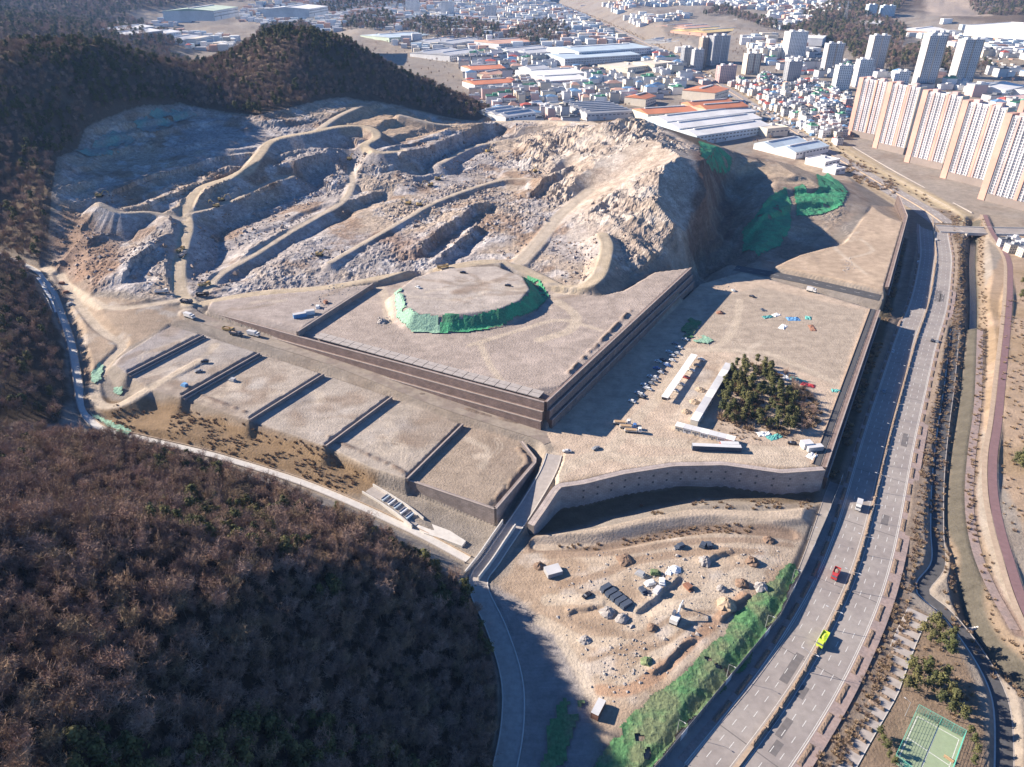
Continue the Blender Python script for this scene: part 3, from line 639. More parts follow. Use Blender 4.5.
# strip of ground beside the town road, river banks
d, _ = dist_path(XX, YY, ROAD_N); paint(edge(d - 26, 6, 3), (0.38, 0.31, 0.225)); paint(edge(np.abs(d - 19) - 2, 3, 2), (0.28, 0.22, 0.155), .8)
d, _ = dist_path(XX, YY, BANK); paint(edge(d - 14, 6, 3), (0.34, 0.28, 0.19)); paint(edge(np.abs(d - 6) - 1.5, 2, 1), (0.40, 0.34, 0.26))
farbank = edge(sdf_poly(XX, YY, [(480, 660), (560, 700), (900, 700), (900, 100), (230, 100), (205, 170), (225, 230), (262, 330), (330, 470)]), 3, 2)
paint(farbank, (0.34, 0.255, 0.185), 0.95); paint(farbank * np.clip((NS - 0.5) * 7, 0, 1), (0.27, 0.20, 0.13), 0.8)
d, _ = dist_path(XX, YY, TERR); paint(edge(d - 3.4, 1.2, 0.5), (0.25, 0.19, 0.165))
d, _ = dist_path(XX, YY, BROOK); paint(edge(d - 8, 2, 1), (0.24, 0.185, 0.135)); paint(edge(d - 3.8, 2, 1), (0.11, 0.10, 0.08))
hwb = edge(dist_path(XX, YY, HW)[0] - 22, 3, 2) * (farbank < 0.5); paint(hwb, (0.20, 0.16, 0.13), 0.9)
paint(edge(sdf_poly(XX, YY, PARKLET), 2, 1), (0.22, 0.165, 0.12))
# strip between platform wall and frontage lane: undergrowth, ground colour darkened to paint in the wall's shade
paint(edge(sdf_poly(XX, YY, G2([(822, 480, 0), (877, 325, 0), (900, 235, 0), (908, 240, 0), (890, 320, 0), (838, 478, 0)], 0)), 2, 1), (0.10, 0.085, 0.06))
paint(edge(sdf_poly(XX, YY, G2([(918, 8, 100), (958, 2, 112), (1000, 16, 95), (990, 24, 84), (925, 22, 84)], 0)), 20, 10), (0.40, 0.33, 0.27))

def grid_mesh(name, X, Y, Z, C=None):
    nr, nc = X.shape
    me = bpy.data.meshes.new(name)
    idx = np.arange(nr * nc, dtype=np.int32).reshape(nr, nc)
    q = np.stack([idx[:-1, :-1], idx[:-1, 1:], idx[1:, 1:], idx[1:, :-1]], -1).reshape(-1, 4)
    me.vertices.add(nr * nc); me.vertices.foreach_set('co', np.stack([X, Y, Z], -1).astype(np.float32).ravel())
    me.loops.add(q.size); me.loops.foreach_set('vertex_index', q.ravel())
    me.polygons.add(len(q)); me.polygons.foreach_set('loop_start', np.arange(0, q.size, 4, dtype=np.int32))
    me.update()
    fl = np.repeat(((ROUGH > 0.25)[:-1, :-1]).ravel()[:, None], 1, 1).ravel()
    sf = me.attributes.new('sharp_face', 'BOOLEAN', 'FACE'); sf.data.foreach_set('value', fl)
    if C is not None:
        at = me.attributes.new('soil', 'FLOAT_COLOR', 'POINT')
        at.data.foreach_set('color', np.concatenate([C, ROUGH[..., None].astype(np.float32)], -1).astype(np.float32).ravel())
    return me
gm = bpy.data.materials.new('ground'); gm.use_nodes = True
nt = gm.node_tree; b = nt.nodes['Principled BSDF']; b.inputs['Roughness'].default_value = 0.97; b.inputs['Specular IOR Level'].default_value = 0.1
at = nt.nodes.new('ShaderNodeAttribute'); at.attribute_name = 'soil'
geo = nt.nodes.new('ShaderNodeNewGeometry')
def noise(sc, det, vec=geo.outputs['Position'], rough=0.65):
    n = nt.nodes.new('ShaderNodeTexNoise'); n.inputs['Scale'].default_value = sc; n.inputs['Detail'].default_value = det; n.inputs['Roughness'].default_value = rough
    nt.links.new(vec, n.inputs['Vector']); return n
def mrange(v, a, b_, c, d):
    r = nt.nodes.new('ShaderNodeMapRange'); r.inputs['From Min'].default_value = a; r.inputs['From Max'].default_value = b_; r.inputs['To Min'].default_value = c; r.inputs['To Max'].default_value = d
    nt.links.new(v, r.inputs['Value']); return r.outputs['Result']
mp = nt.nodes.new('ShaderNodeMapping'); mp.inputs['Rotation'].default_value = (0, 0, R(-58)); mp.inputs['Scale'].default_value = (0.06, 0.9, 0.3)
nt.links.new(geo.outputs['Position'], mp.inputs['Vector'])
na, nb2, ncx = noise(0.9, 6), noise(0.16, 5), noise(1.0, 3, mp.outputs['Vector'])
def mulm(a, b_):
    x = nt.nodes.new('ShaderNodeMath'); x.operation = 'MULTIPLY'; nt.links.new(a, x.inputs[0]); nt.links.new(b_, x.inputs[1]); return x.outputs[0]
vo = nt.nodes.new('ShaderNodeTexVoronoi'); vo.inputs['Scale'].default_value = 0.42; vo.inputs['Randomness'].default_value = 1.0
wv = noise(0.25, 3); wadd = nt.nodes.new('ShaderNodeVectorMath'); wadd.operation = 'MULTIPLY_ADD'; wadd.inputs[1].default_value = (4, 4, 4)
nt.links.new(wv.outputs['Color'], wadd.inputs[0]); nt.links.new(geo.outputs['Position'], wadd.inputs[2]); nt.links.new(wadd.outputs['Vector'], vo.inputs['Vector'])
sepc = nt.nodes.new('ShaderNodeSeparateColor'); nt.links.new(vo.outputs['Color'], sepc.inputs['Color'])
def lerp_by(rough_a, a_, b_):
    mxx = nt.nodes.new('ShaderNodeMix'); mxx.data_type = 'FLOAT'; nt.links.new(rough_a, mxx.inputs['Factor']); nt.links.new(a_, mxx.inputs['A']); nt.links.new(b_, mxx.inputs['B']); return mxx.outputs['Result']
fine = lerp_by(at.outputs['Alpha'], mrange(na.outputs['Fac'], 0.3, 0.7, 0.90, 1.08), mulm(mrange(na.outputs['Fac'], 0.3, 0.7, 0.70, 1.25), mrange(sepc.outputs['Red'], 0, 1, 0.80, 1.17)))
fac = mulm(mulm(fine, mrange(nb2.outputs['Fac'], 0.3, 0.7, 0.78, 1.18)), mrange(ncx.outputs['Fac'], 0.3, 0.7, 0.92, 1.07))
sc_ = nt.nodes.new('ShaderNodeVectorMath'); sc_.operation = 'SCALE'
nt.links.new(at.outputs['Color'], sc_.inputs[0]); nt.links.new(fac, sc_.inputs['Scale']); nt.links.new(sc_.outputs['Vector'], b.inputs['Base Color'])
bp = nt.nodes.new('ShaderNodeBump'); bp.inputs['Strength'].default_value = 1.0; bp.inputs['Distance'].default_value = 0.45
hgt = nt.nodes.new('ShaderNodeMath'); hgt.operation = 'MULTIPLY_ADD'; nt.links.new(mulm(sepc.outputs['Green'], at.outputs['Alpha']), hgt.inputs[0]); hgt.inputs[1].default_value = 1.0; nt.links.new(na.outputs['Fac'], hgt.inputs[2])
nt.links.new(hgt.outputs[0], bp.inputs['Height']); nt.links.new(bp.outputs['Normal'], b.inputs['Normal'])
M['ground'] = gm
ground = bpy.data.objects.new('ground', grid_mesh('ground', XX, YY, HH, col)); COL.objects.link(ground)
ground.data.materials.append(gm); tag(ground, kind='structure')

# ------------------------------------------------------------------ roads
def normals2(P):
    P = np.array(P, float); t = np.gradient(P[:, :2], axis=0); t /= np.linalg.norm(t, axis=1)[:, None] + 1e-9
    return np.c_[-t[:, 1], t[:, 0]]          # left normal
def strip(P, o0, o1, dz, name, material, parent=None, drape=False):
    N = normals2(P); P = np.array(P, float)
    A = P[:, :2] + N * o0; B = P[:, :2] + N * o1
    mb = MB(); s = 0
    def zz(x, y, z): return (max(z, ground_z(x, y)) if drape else z) + dz
    for i in range(len(P) - 1):
        a = (*A[i], zz(*A[i], P[i, 2])); b_ = (*A[i + 1], zz(*A[i + 1], P[i + 1, 2])); c = (*B[i + 1], zz(*B[i + 1], P[i + 1, 2])); d = (*B[i], zz(*B[i], P[i, 2]))
        mb.quad(a, d, c, b_) if False else mb.quad(d, a, b_, c)
    o = mb.build(name, material, parent)
    return o
def dashes(P, off, length, gap, w, dz, name, parent):
    Q = resample(P, 1.0); N = normals2(Q); mb = MB(); per = length + gap
    L = len(Q); i = 0
    while i + length < L:
        j = int(i + length)
        a0, a1 = Q[i], Q[j]; n0, n1 = N[i], N[j]
        def p(q, n, o): return (q[0] + n[0] * o, q[1] + n[1] * o, q[2] + dz)
        mb.quad(p(a0, n0, off - w / 2), p(a1, n1, off - w / 2), p(a1, n1, off + w / 2), p(a0, n0, off + w / 2))
        i += int(per)
    return tag(mb.build(name, 'paint', parent), kind='stuff')
def curb(P, off, w, h, name, material, parent=None, z0=-0.2):
    """continuous raised profile along a path"""
    N = normals2(P); P = np.array(P, float); mb = MB()
    for i in range(len(P) - 1):
        q = []
        for k in (i, i + 1):
            for o in (off - w / 2, off + w / 2):
                x, y = P[k, :2] + N[k] * o; q.append((x, y, P[k, 2]))
        (a, b_, c, d) = q
        up = lambda p, z: (p[0], p[1], p[2] + z)
        mb.quad(up(a, h), up(c, h), up(d, h), up(b_, h))
        mb.quad(up(a, z0), up(c, z0), up(c, h), up(a, h)); mb.quad(up(d, z0), up(b_, z0), up(b_, h), up(d, h))
    return mb.build(name, material, parent)
HWr = resample(HW, 5.0)
HWd = [tuple(p) for p in HWr]
hw = empty('highway'); tag(hw, kind='structure')
strip(HWd, -12.2, 12.2, 0.06, 'asphalt_surface', 'asphalt', hw)
for off in (-8.6, -5.0, 5.0, 8.6): dashes(HWd, off, 3, 5, 0.2, 0.085, 'lane_marking', hw)
for off in (-11.7, -1.5, 1.5, 11.7): strip(HWd, off - 0.08, off + 0.08, 0.08, 'edge_line', 'paint', hw)
# dark repair patches and transverse joints
Nhw = normals2(HWr)
def patch(px, py, L, w, rz_off=0.0):
    p = G(px, py, 0); i = int(np.argmin(((HWr[:, :2] - np.array(p[:2])) ** 2).sum(1))); n = Nhw[i]; t = np.array([n[1], -n[0]])
    mb = MB(); c = np.array(p[:2])
    q = [c + t * L / 2 + n * w / 2, c - t * L / 2 + n * w / 2, c - t * L / 2 - n * w / 2, c + t * L / 2 - n * w / 2]
    mb.quad(*[(x, y, 0.074) for x, y in q]); return mb.build('asphalt_patch', 'asphalt_worn', hw)
for a in ((772, 722, 8, 2.6), (784, 728, 9, 2.4), (776, 748, 6, 2.6), (792, 668, 16, 3.0), (938, 296, 26, 4), (942, 298, 18, 3), (905, 440, 14, 3), (885, 520, 8, 3), (802, 692, 6, 3)): patch(*a)
for i in range(4, len(HWr) - 4, 9):
    n = Nhw[i]; t = np.array([n[1], -n[0]]); c = HWr[i, :2]
    for s_ in (-1, 1):
        mb = MB(); q = [c + n * s_ * 1.6 + t * .2, c + n * s_ * 11.6 + t * .2, c + n * s_ * 11.6 - t * .2, c + n * s_ * 1.6 - t * .2]
        mb.quad(*[(x, y, 0.078) for x, y in q]); mb.build('expansion_joint', 'asphalt_worn', hw)
# pavement and planted verge on the right, planted divider on the left
strip(HWd, 12.2, 17.2, 0.16, 'pavement', 'paver_pink', hw)
curb(HWd, -12.35, 0.3, 0.2, 'kerb', 'concrete_light', hw); curb(HWd, 12.35, 0.3, 0.2, 'kerb', 'concrete_light', hw)
strip(HWd, -15.0, -12.5, 0.14, 'divider_bed', 'paver_pink', hw)
med = curb(HWd, 0.0, 1.3, 0.75, 'median_barrier', 'concrete_tan'); tag(med, 'low tan concrete barrier down the middle of the highway', 'barrier')
# frontage lane
fl = empty('frontage_lane'); tag(fl, kind='structure')
FRr = [tuple(p) for p in resample(FRONT, 6)]
strip(FRr, -3.6, 3.6, 0.05, 'asphalt_surface', 'asphalt', fl); curb(FRr, 3.7, 0.3, 0.2, 'kerb', 'concrete', fl); curb(FRr, -3.7, 0.3, 0.2, 'kerb', 'concrete', fl)
# side streets
def road(name, P, half, material, dz=0.14, line=False):
    r = empty(name); tag(r, kind='structure')
    Pr = [tuple(p) for p in resample(P, 4)]
    strip(Pr, -half, half, dz, 'road_surface', material, r, drape=False)
    if line: dashes(Pr, 0, 4, 6, 0.25, dz + 0.03, 'lane_marking', r)
    return r, Pr
st1, st1P = road('terrace_street', STREET[:-3], 4.6, 'street', 0.2)
st2, st2P = road('lower_street', STREET2[2:], 3.6, 'concrete', 0.2)
curb(st2P, 3.8, .4, .5, 'kerb', 'concrete_light', st2); curb(st2P, -3.8, .4, .5, 'kerb', 'concrete_light', st2)
st3, st3P = road('ramp_street', STREET3, 6.4, 'asphalt_dark', 0.2, True)
rn, rnP = road('town_road', ROAD_N[1:], 12.5, 'asphalt', 0.35)
for off in (-9, -4.8, 4.8, 9): dashes(rnP, off, 5, 9, 0.4, 0.39, 'lane_marking', rn)
curb(rnP, 0, 1.4, 1.0, 'median_kerb', 'concrete_tan', rn)
bk, bkP = road('bank_lane', [ (p[0] + 9, p[1] + 9, p[2] + 0.3) for p in BANK], 2.4, 'concrete_light', 0.3)
ll, llP = road('brook_lane', LANE_L, 2.5, 'asphalt_dark', 0.12); curb(llP, -2.7, 0.5, 0.35, 'kerb', 'concrete_light', ll); curb(llP, 2.7, 0.3, 0.25, 'kerb', 'concrete', ll)
pr, prP = road('riverside_path', PATH_R, 2.0, 'path_maroon', 0.12)
strip(prP, -4.6, -2.2, 0.05, 'bank_revetment', 'concrete_tan', pr, drape=True)
te, teP = road('terrace_path', TERR, 1.9, 'paver_pink', 0.12)
chn, chP = road('valley_channel', CHANNEL, 2.0, 'concrete_light', 0.15); curb(chP, 2.2, 0.4, 0.8, 'channel_wall', 'concrete_tan', chn); curb(chP, -2.2, 0.4, 0.8, 'channel_wall', 'concrete', chn)
brook = strip([tuple(p) for p in resample(BROOK, 5)], -2.3, 2.3, 0.3, 'brook_water', 'water'); tag(brook, kind='structure')

# ------------------------------------------------------------------ retaining walls
def wall(label, line, tiers, material='wall_blocks', cop='coping', base=None, step=5.0, setback=1.7, off0=1.2, thick=1.6, side=-1, fixed_top=None, name='retaining_wall'):
    """line: surveyed crest (x, y, z); the wall steps down on its right (side=-1) in 'tiers' lifts of 'step' metres"""
    root = empty(name, tuple(line[len(line) // 2])); tag(root, label, 'retaining wall', kind='thing')
    inv = Vector(line[len(line) // 2])
    P = resample(line, 3.0); N = normals2(P) * side
    s = np.r_[0, np.cumsum(np.hypot(*np.diff(P[:, :2], axis=0).T))]
    for k in range(tiers):
        o = off0 + k * setback; mb = MB(); cb = MB(); any_ = False
        for i in range(len(P) - 1):
            q = []
            for j in (i, i + 1):
                xf, yf = P[j, :2] + N[j] * o; xb, yb = P[j, :2] + N[j] * (o - thick - (setback if k else 0))
                top = P[j, 2] - k * step + 0.3
                bz = (base(xf, yf) if base else ground_z(*(P[j, :2] + N[j] * (off0 + tiers * setback + 2.0)))) - 0.8
                bot = max(bz, top - step - 1.0) if k < tiers - 1 else bz
                q.append((xf, yf, xb, yb, top, bot))
            if max(q[0][4] - q[0][5], q[1][4] - q[1][5]) < 0.9: continue
            any_ = True
            (xf, yf, xb, yb, t0, b0), (xg, yg, xc, yc, t1, b1) = q
            b0, b1 = min(b0, t0 - .1), min(b1, t1 - .1)
            u0, u1 = s[i], s[i + 1]
            F = ((xf, yf, b0), (xg, yg, b1), (xg, yg, t1), (xf, yf, t0)); UV = ((u0, b0), (u1, b1), (u1, t1), (u0, t0))
            if side < 0: mb.quad(*F, uv=UV)
            else: mb.quad(F[1], F[0], F[3], F[2], uv=(UV[1], UV[0], UV[3], UV[2]))
            mb.quad((xf, yf, t0), (xg, yg, t1), (xc, yc, t1), (xb, yb, t0), uv=((u0, 0), (u1, 0), (u1, 2), (u0, 2)))
            mb.quad((xg, yg, b1), (xf, yf, b0), (xb, yb, b0), (xc, yc, b1)); mb.quad((xc, yc, b1), (xb, yb, b0), (xb, yb, t0), (xc, yc, t1))
            nx, ny = N[i] * 0.12; mx_, my_ = N[i + 1] * 0.12; wx, wy = N[i] * -0.45; vx, vy = N[i + 1] * -0.45
            A = [(xf + nx, yf + ny), (xg + mx_, yg + my_), (xg + vx, yg + vy), (xf + wx, yf + wy)]; tz = [t0, t1, t1, t0]
            cb.quad(*[(A[m_][0], A[m_][1], tz[m_] + 0.32) for m_ in range(4)])
            cb.quad(*[(A[m_][0], A[m_][1], tz[m_] + d_) for m_, d_ in ((0, -.15), (1, -.15), (1, .32), (0, .32))]); cb.quad(*[(A[m_][0], A[m_][1], tz[m_] + d_) for m_, d_ in ((2, -.05), (3, -.05), (3, .32), (2, .32))])
            if i == 0 or i == len(P) - 2:
                e = (xf, yf, xb, yb, t0, b0) if i == 0 else (xg, yg, xc, yc, t1, b1)
                mb.quad((e[0], e[1], e[5]), (e[2], e[3], e[5]), (e[2], e[3], e[4]), (e[0], e[1], e[4]))
        if any_:
            for m_, nm, mt in ((mb, 'tier' if tiers > 1 else 'wall_face', material), (cb, 'coping', cop)):
                m_.v = [(a - inv.x, b_ - inv.y, c - inv.z) for a, b_, c in m_.v]; m_.build(nm, mt, root)
    return root
front_line = G2([(215, 313), (298, 336), (400, 363), (470, 382), (545, 402)], 27)
wall('long three-tier brown block retaining wall running down beside the terrace street', front_line, 3)
wall('three-tier block retaining wall in shade on the car park side of the big platform', G2([(545, 402), (600, 351), (690, 268)], 27), 3)
wall('curved brown retaining wall above the dark basin', [G(528, 524, 5.5), G(540, 507, 8.5), G(552, 489, 11.5)] + G2([(558, 484), (581, 481), (621, 471), (672, 463), (723, 462), (780, 470), (822, 467)], 12), 1, off0=3.2, thick=3.4, material='wall_blocks_pale', base=lambda x, y: -1.5)
wall('two-tier dark retaining wall between the car park platform and the highway', G2([(822, 467), (850, 387), (877, 310)], 12), 2, step=5.5, off0=2.0, thick=2.2, base=lambda x, y: -0.5)
wall('dark retaining wall beside the highway bend below the upper sandy lot', G2([(885, 287), (905, 216), (897, 196)], 14), 2, step=6.5, off0=2.4, thick=2.6, base=lambda x, y: -0.5)
wall('grey block wall round the lowest gravel terrace above the culvert works', G2([(368, 467), (406, 479), (495, 509)], 10.2), 1, material='wall_blocks_grey', off0=0.8, side=-1)
wall('grey block wall on the shaded street side of the lowest gravel terrace', G2([(495, 509), (536, 461), (521, 442)], 10.2), 1, material='wall_blocks_grey', off0=0.8)
names = ['upper double wall stepping down between the two highest gravel terraces', 'block wall with the blue tarpaulin at its foot between two gravel terraces', 'block wall between the second and third gravel terraces from the left', 'block wall between the middle gravel terraces', 'low block wall dividing the two lowest gravel terraces']
segs = [((203, 335), (127, 374), 23.6), ((259, 353), (181, 397), 20.8), ((323, 374), (249, 420), 17.7), ((391, 397), (325, 446), 14.7), ((462, 424), (406, 479), 11.7)]
for nm, (a, b_, z) in zip(names, segs):
    wall(nm, [G(b_[0], b_[1], z), G(a[0], a[1], z)], 2 if z > 20 else 1, step=1.2, setback=1.4, off0=0.9, thick=1.0, material='wall_blocks_grey')
wall('straight block wall casting a diagonal shadow across the upper platform', [G(297, 332, 30), G(372, 284, 30)], 1, off0=0.9, material='wall_blocks_grey')

# weep holes of the curved wall
cw = resample(G2([(581, 481), (621, 471), (672, 463), (723, 462), (780, 470), (818, 467)], 12), 7.0); cn = normals2(cw); cwo = [o for o in bpy.data.objects if o.get('label', '').startswith('curved brown')][0]
for i in range(len(cw)):
    for zz in (8.2, 4.2):
        x_, y_ = cw[i, :2] - cn[i] * 3.25
        h_ = MB().box(0, 0, 0, .9, .3, .9); o = h_.build('weep_hole', 'steel_dark', cwo); o.location = (x_ - cwo.location.x, y_ - cwo.location.y, zz - cwo.location.z); o.rotation_euler = (0, 0, math.atan2(-cn[i][0], cn[i][1]))
# concrete berm slabs behind the long tiered wall, and the drain inside the platform edge
bm_ = empty('berm_paving'); tag(bm_, kind='structure')
fl_ = resample(G2([(312, 338), (400, 362), (470, 381), (538, 399)], 27), 6.2); fn_ = normals2(fl_)
for i in range(len(fl_) - 1):
    a_, b_ = fl_[i, :2], fl_[i + 1, :2]; g_ = (b_ - a_) * .03
    for o0, o1 in ((1.2, 4.6), (4.9, 8.3)):
        m_ = MB(); q_ = [a_ + g_ + fn_[i] * o0, b_ - g_ + fn_[i + 1] * o0, b_ - g_ + fn_[i + 1] * o1, a_ + g_ + fn_[i] * o1]; zt = 27.25 + random.uniform(0, .06)
        m_.quad(*[(x_, y_, zt) for x_, y_ in q_])
        for k_ in range(4): u_, v_ = q_[k_], q_[(k_ + 1) % 4]; m_.quad((*u_, 26.8), (*v_, 26.8), (*v_, zt), (*u_, zt))
        m_.build('slab', 'concrete', bm_)
dr_ = empty('platform_drain'); tag(dr_, kind='structure')
dl_ = [tuple(p) for p in resample(G2([(822, 467), (850, 387), (877, 310)], 12), 5)]
strip(dl_, 1.2, 4.4, 0.18, 'drain_bed', 'asphalt_dark', dr_); curb(dl_, 4.6, .5, .6, 'drain_wall', 'concrete_tan', dr_)
# ------------------------------------------------------------------ erosion netting laid on slopes
def net(label, pxs, material, cell=1.3, lift=0.35, wrinkle=0.6, torn=0.69):
    P = np.array([tuple(hit(*p))[:2] for p in pxs])
    x0, y0 = P.min(0) - 1; x1, y1 = P.max(0) + 1
    nx, ny = int((x1 - x0) / cell) + 2, int((y1 - y0) / cell) + 2
    gx, gy = np.meshgrid(np.linspace(x0, x1, nx), np.linspace(y0, y1, ny))
    sd = sdf_poly(gx, gy, P) + (fbm(gx, gy, 4, 2) - 0.5) * 2.5
    gz = gz_arr(gx.ravel(), gy.ravel()).reshape(gx.shape)
    gz += lift + wrinkle * fbm(gx, gy, 3.5, 3, True)
    ids = -np.ones(gx.shape, int); mb = MB(); k = 0
    ins = (sd < 0.3) & (fbm(gx + 40, gy, 7, 3) < torn)
    for j in range(ny - 1):
        for i in range(nx - 1):
            if ins[j, i] and ins[j, i + 1] and ins[j + 1, i] and ins[j + 1, i + 1]:
                f = []
                for (jj, ii) in ((j, i), (j, i + 1), (j + 1, i + 1), (j + 1, i)):
                    if ids[jj, ii] < 0: ids[jj, ii] = k; mb.v.append((gx[jj, ii], gy[jj, ii], gz[jj, ii])); k += 1
                    f.append(ids[jj, ii])
                mb.f.append(tuple(f)); mb.uv.append(((0, 0),) * 4)
    o = mb.build('erosion_net', material)
    return tag(o, label, 'erosion net', 'green netting on the slopes')
net('green netting with sunlight painted in on the left flank of the round mound', [(393, 287), (402, 289), (407, 306), (416, 314), (440, 316), (440, 334), (410, 333), (396, 320)], 'net_pale', torn=0.78)  # sunlight on this flank is painted in as a paler net colour
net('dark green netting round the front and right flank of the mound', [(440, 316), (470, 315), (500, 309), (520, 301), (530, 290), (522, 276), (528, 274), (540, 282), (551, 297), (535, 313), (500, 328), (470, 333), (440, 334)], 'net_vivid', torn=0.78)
net('long green netting on the embankment beside the highway fence', [(796, 563), (798, 575), (779, 612), (749, 662), (715, 700), (683, 730), (655, 766), (640, 785), (580, 785), (596, 767), (614, 735), (642, 704), (683, 674), (723, 635), (744, 605), (774, 580), (788, 564)], 'net_green', cell=0.65, torn=0.73)
net('green netting strip on the verge left of the lower dirt ramp', [(582, 688), (588, 695), (566, 767), (540, 775), (548, 730), (558, 700)], 'net_green')
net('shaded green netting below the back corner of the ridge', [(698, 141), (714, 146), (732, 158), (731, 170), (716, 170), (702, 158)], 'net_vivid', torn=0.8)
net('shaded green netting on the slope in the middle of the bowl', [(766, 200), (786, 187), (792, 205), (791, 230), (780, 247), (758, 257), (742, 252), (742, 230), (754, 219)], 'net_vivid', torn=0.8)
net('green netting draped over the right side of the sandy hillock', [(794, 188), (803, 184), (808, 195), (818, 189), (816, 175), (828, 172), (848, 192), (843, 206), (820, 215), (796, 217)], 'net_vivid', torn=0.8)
net('faded green netting on the upper left bench of the pit', [(72, 152), (100, 137), (120, 130), (138, 138), (128, 150), (100, 158), (78, 158)], 'net_teal', cell=1.8)
net('faded green netting on the top bench below the wooded ridge', [(133, 122), (160, 108), (188, 108), (198, 116), (180, 122), (160, 132), (145, 136)], 'net_teal', cell=1.8)
net('small pale green sheet on the bank of the left valley', [(92, 372), (99, 362), (104, 366), (103, 378), (95, 384), (90, 382)], 'net_pale', cell=0.8)
net('small crumpled green sheet beside the valley lane bend', [(114, 388), (123, 386), (126, 392), (121, 396), (114, 393)], 'net_pale', cell=0.8)
net('green netting patch on the car park slope by the shaded wall', [(693, 338), (704, 336), (713, 341), (710, 345), (694, 343)], 'net_pale', cell=0.9)
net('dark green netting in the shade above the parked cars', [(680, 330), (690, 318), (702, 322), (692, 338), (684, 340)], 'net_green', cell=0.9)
net('green netting strip lining the valley channel bend', [(92, 412), (97, 414), (110, 422), (132, 432), (128, 436), (108, 428), (94, 418)], 'net_pale', cell=0.8)
# ------------------------------------------------------------------ vegetation
mk('bark', (0.16, 0.125, 0.105), 0.95, 0.3, 2.0)
mk('bark_pale', (0.30, 0.26, 0.23), 0.95, 0.3, 2.0)
def mat_leaf(name, cols, rough=0.9, sheen=0.0):
    """colour differs from tree to tree"""
    m = bpy.data.materials.new(name); m.use_nodes = True
    nt = m.node_tree; b = nt.nodes['Principled BSDF']; b.inputs['Roughness'].default_value = rough; b.inputs['Specular IOR Level'].default_value = 0.15
    oi = nt.nodes.new('ShaderNodeObjectInfo'); cr = nt.nodes.new('ShaderNodeValToRGB')
    cr.color_ramp.elements[0].color = (*cols[0], 1); cr.color_ramp.elements[1].color = (*cols[-1], 1)
    for i, c in enumerate(cols[1:-1]):
        e = cr.color_ramp.elements.new((i + 1) / (len(cols) - 1)); e.color = (*c, 1)
    nt.links.new(oi.outputs['Random'], cr.inputs['Fac'])
    geo = nt.nodes.new('ShaderNodeNewGeometry'); n1 = nt.nodes.new('ShaderNodeTexNoise'); n1.inputs['Scale'].default_value = 0.9; n1.inputs['Detail'].default_value = 3
    nt.links.new(geo.outputs['Position'], n1.inputs['Vector'])
    mr = nt.nodes.new('ShaderNodeMapRange'); mr.inputs['From Min'].default_value = 0.3; mr.inputs['From Max'].default_value = 0.7; mr.inputs['To Min'].default_value = 0.7; mr.inputs['To Max'].default_value = 1.3
    nt.links.new(n1.outputs['Fac'], mr.inputs['Value'])
    mul = nt.nodes.new('ShaderNodeVectorMath'); mul.operation = 'SCALE'
    nt.links.new(cr.outputs['Color'], mul.inputs[0]); nt.links.new(mr.outputs['Result'], mul.inputs['Scale']); nt.links.new(mul.outputs['Vector'], b.inputs['Base Color'])
    M[name] = m
mat_leaf('twigs', [(0.32, 0.215, 0.17), (0.22, 0.155, 0.13), (0.39, 0.28, 0.23), (0.19, 0.135, 0.11), (0.31, 0.215, 0.15), (0.23, 0.18, 0.12)])
mat_leaf('pine_needles', [(0.075, 0.085, 0.034), (0.12, 0.118, 0.05), (0.055, 0.068, 0.03), (0.15, 0.135, 0.058)])
mat_leaf('brush', [(0.34, 0.25, 0.16), (0.26, 0.19, 0.15), (0.38, 0.285, 0.18), (0.24, 0.175, 0.14)])
def bare_tree(seed, h=9.0, twigs=230):
    r = random.Random(seed); tr = MB(); cr = MB()
    lean = Vector((r.uniform(-.08, .08), r.uniform(-.08, .08), 1))
    p0 = Vector((0, 0, -0.6)); fork = Vector(lean * h * 0.38)
    tr.tube(p0, fork, 0.16, 0.11, 5)
    limbs = []
    n = r.randint(5, 7)
    for i in range(n):
        a = 2 * math.pi * i / n + r.uniform(-.4, .4); e = r.uniform(0.75, 1.3)
        L = h * r.uniform(0.38, 0.60)
        d = Vector((math.cos(a) * math.cos(e), math.sin(a) * math.cos(e), math.sin(e)))
        q = fork + d * L * 0.55 + Vector((0, 0, 0)); q2 = q + (d + Vector((0, 0, 0.5))).normalized() * L * 0.5
        tr.tube(fork * r.uniform(.75, 1), q, 0.08, 0.05, 4, False); tr.tube(q, q2, 0.05, 0.02, 4, False)
        limbs.append((fork, q, q2))
    for k in range(twigs):
        f, q, q2 = r.choice(limbs); t = r.random()
        p = (f.lerp(q, 0.35 + .65 * t) if r.random() < .4 else q.lerp(q2, t))
        d = Vector((r.gauss(0, 1), r.gauss(0, 1), abs(r.gauss(.5, .8)) )).normalized()
        L = h * r.uniform(0.09, 0.23); w = r.uniform(0.035, 0.075)
        s = d.orthogonal().normalized() * w; s.rotate(Matrix.Rotation(r.uniform(0, 6.28), 3, d))
        e = p + d * L
        cr.poly([p - s, p + s, e])
        for _ in range(2):
            m_ = p.lerp(e, r.uniform(.3, .9)); d2 = (d + Vector((r.gauss(0, .7), r.gauss(0, .7), r.gauss(.1, .6)))).normalized(); s2 = d2.orthogonal().normalized() * w * .8
            cr.poly([m_ - s2, m_ + s2, m_ + d2 * L * .65])
    return tr.mesh('trunk', 'bark'), cr.mesh('crown', 'twigs')
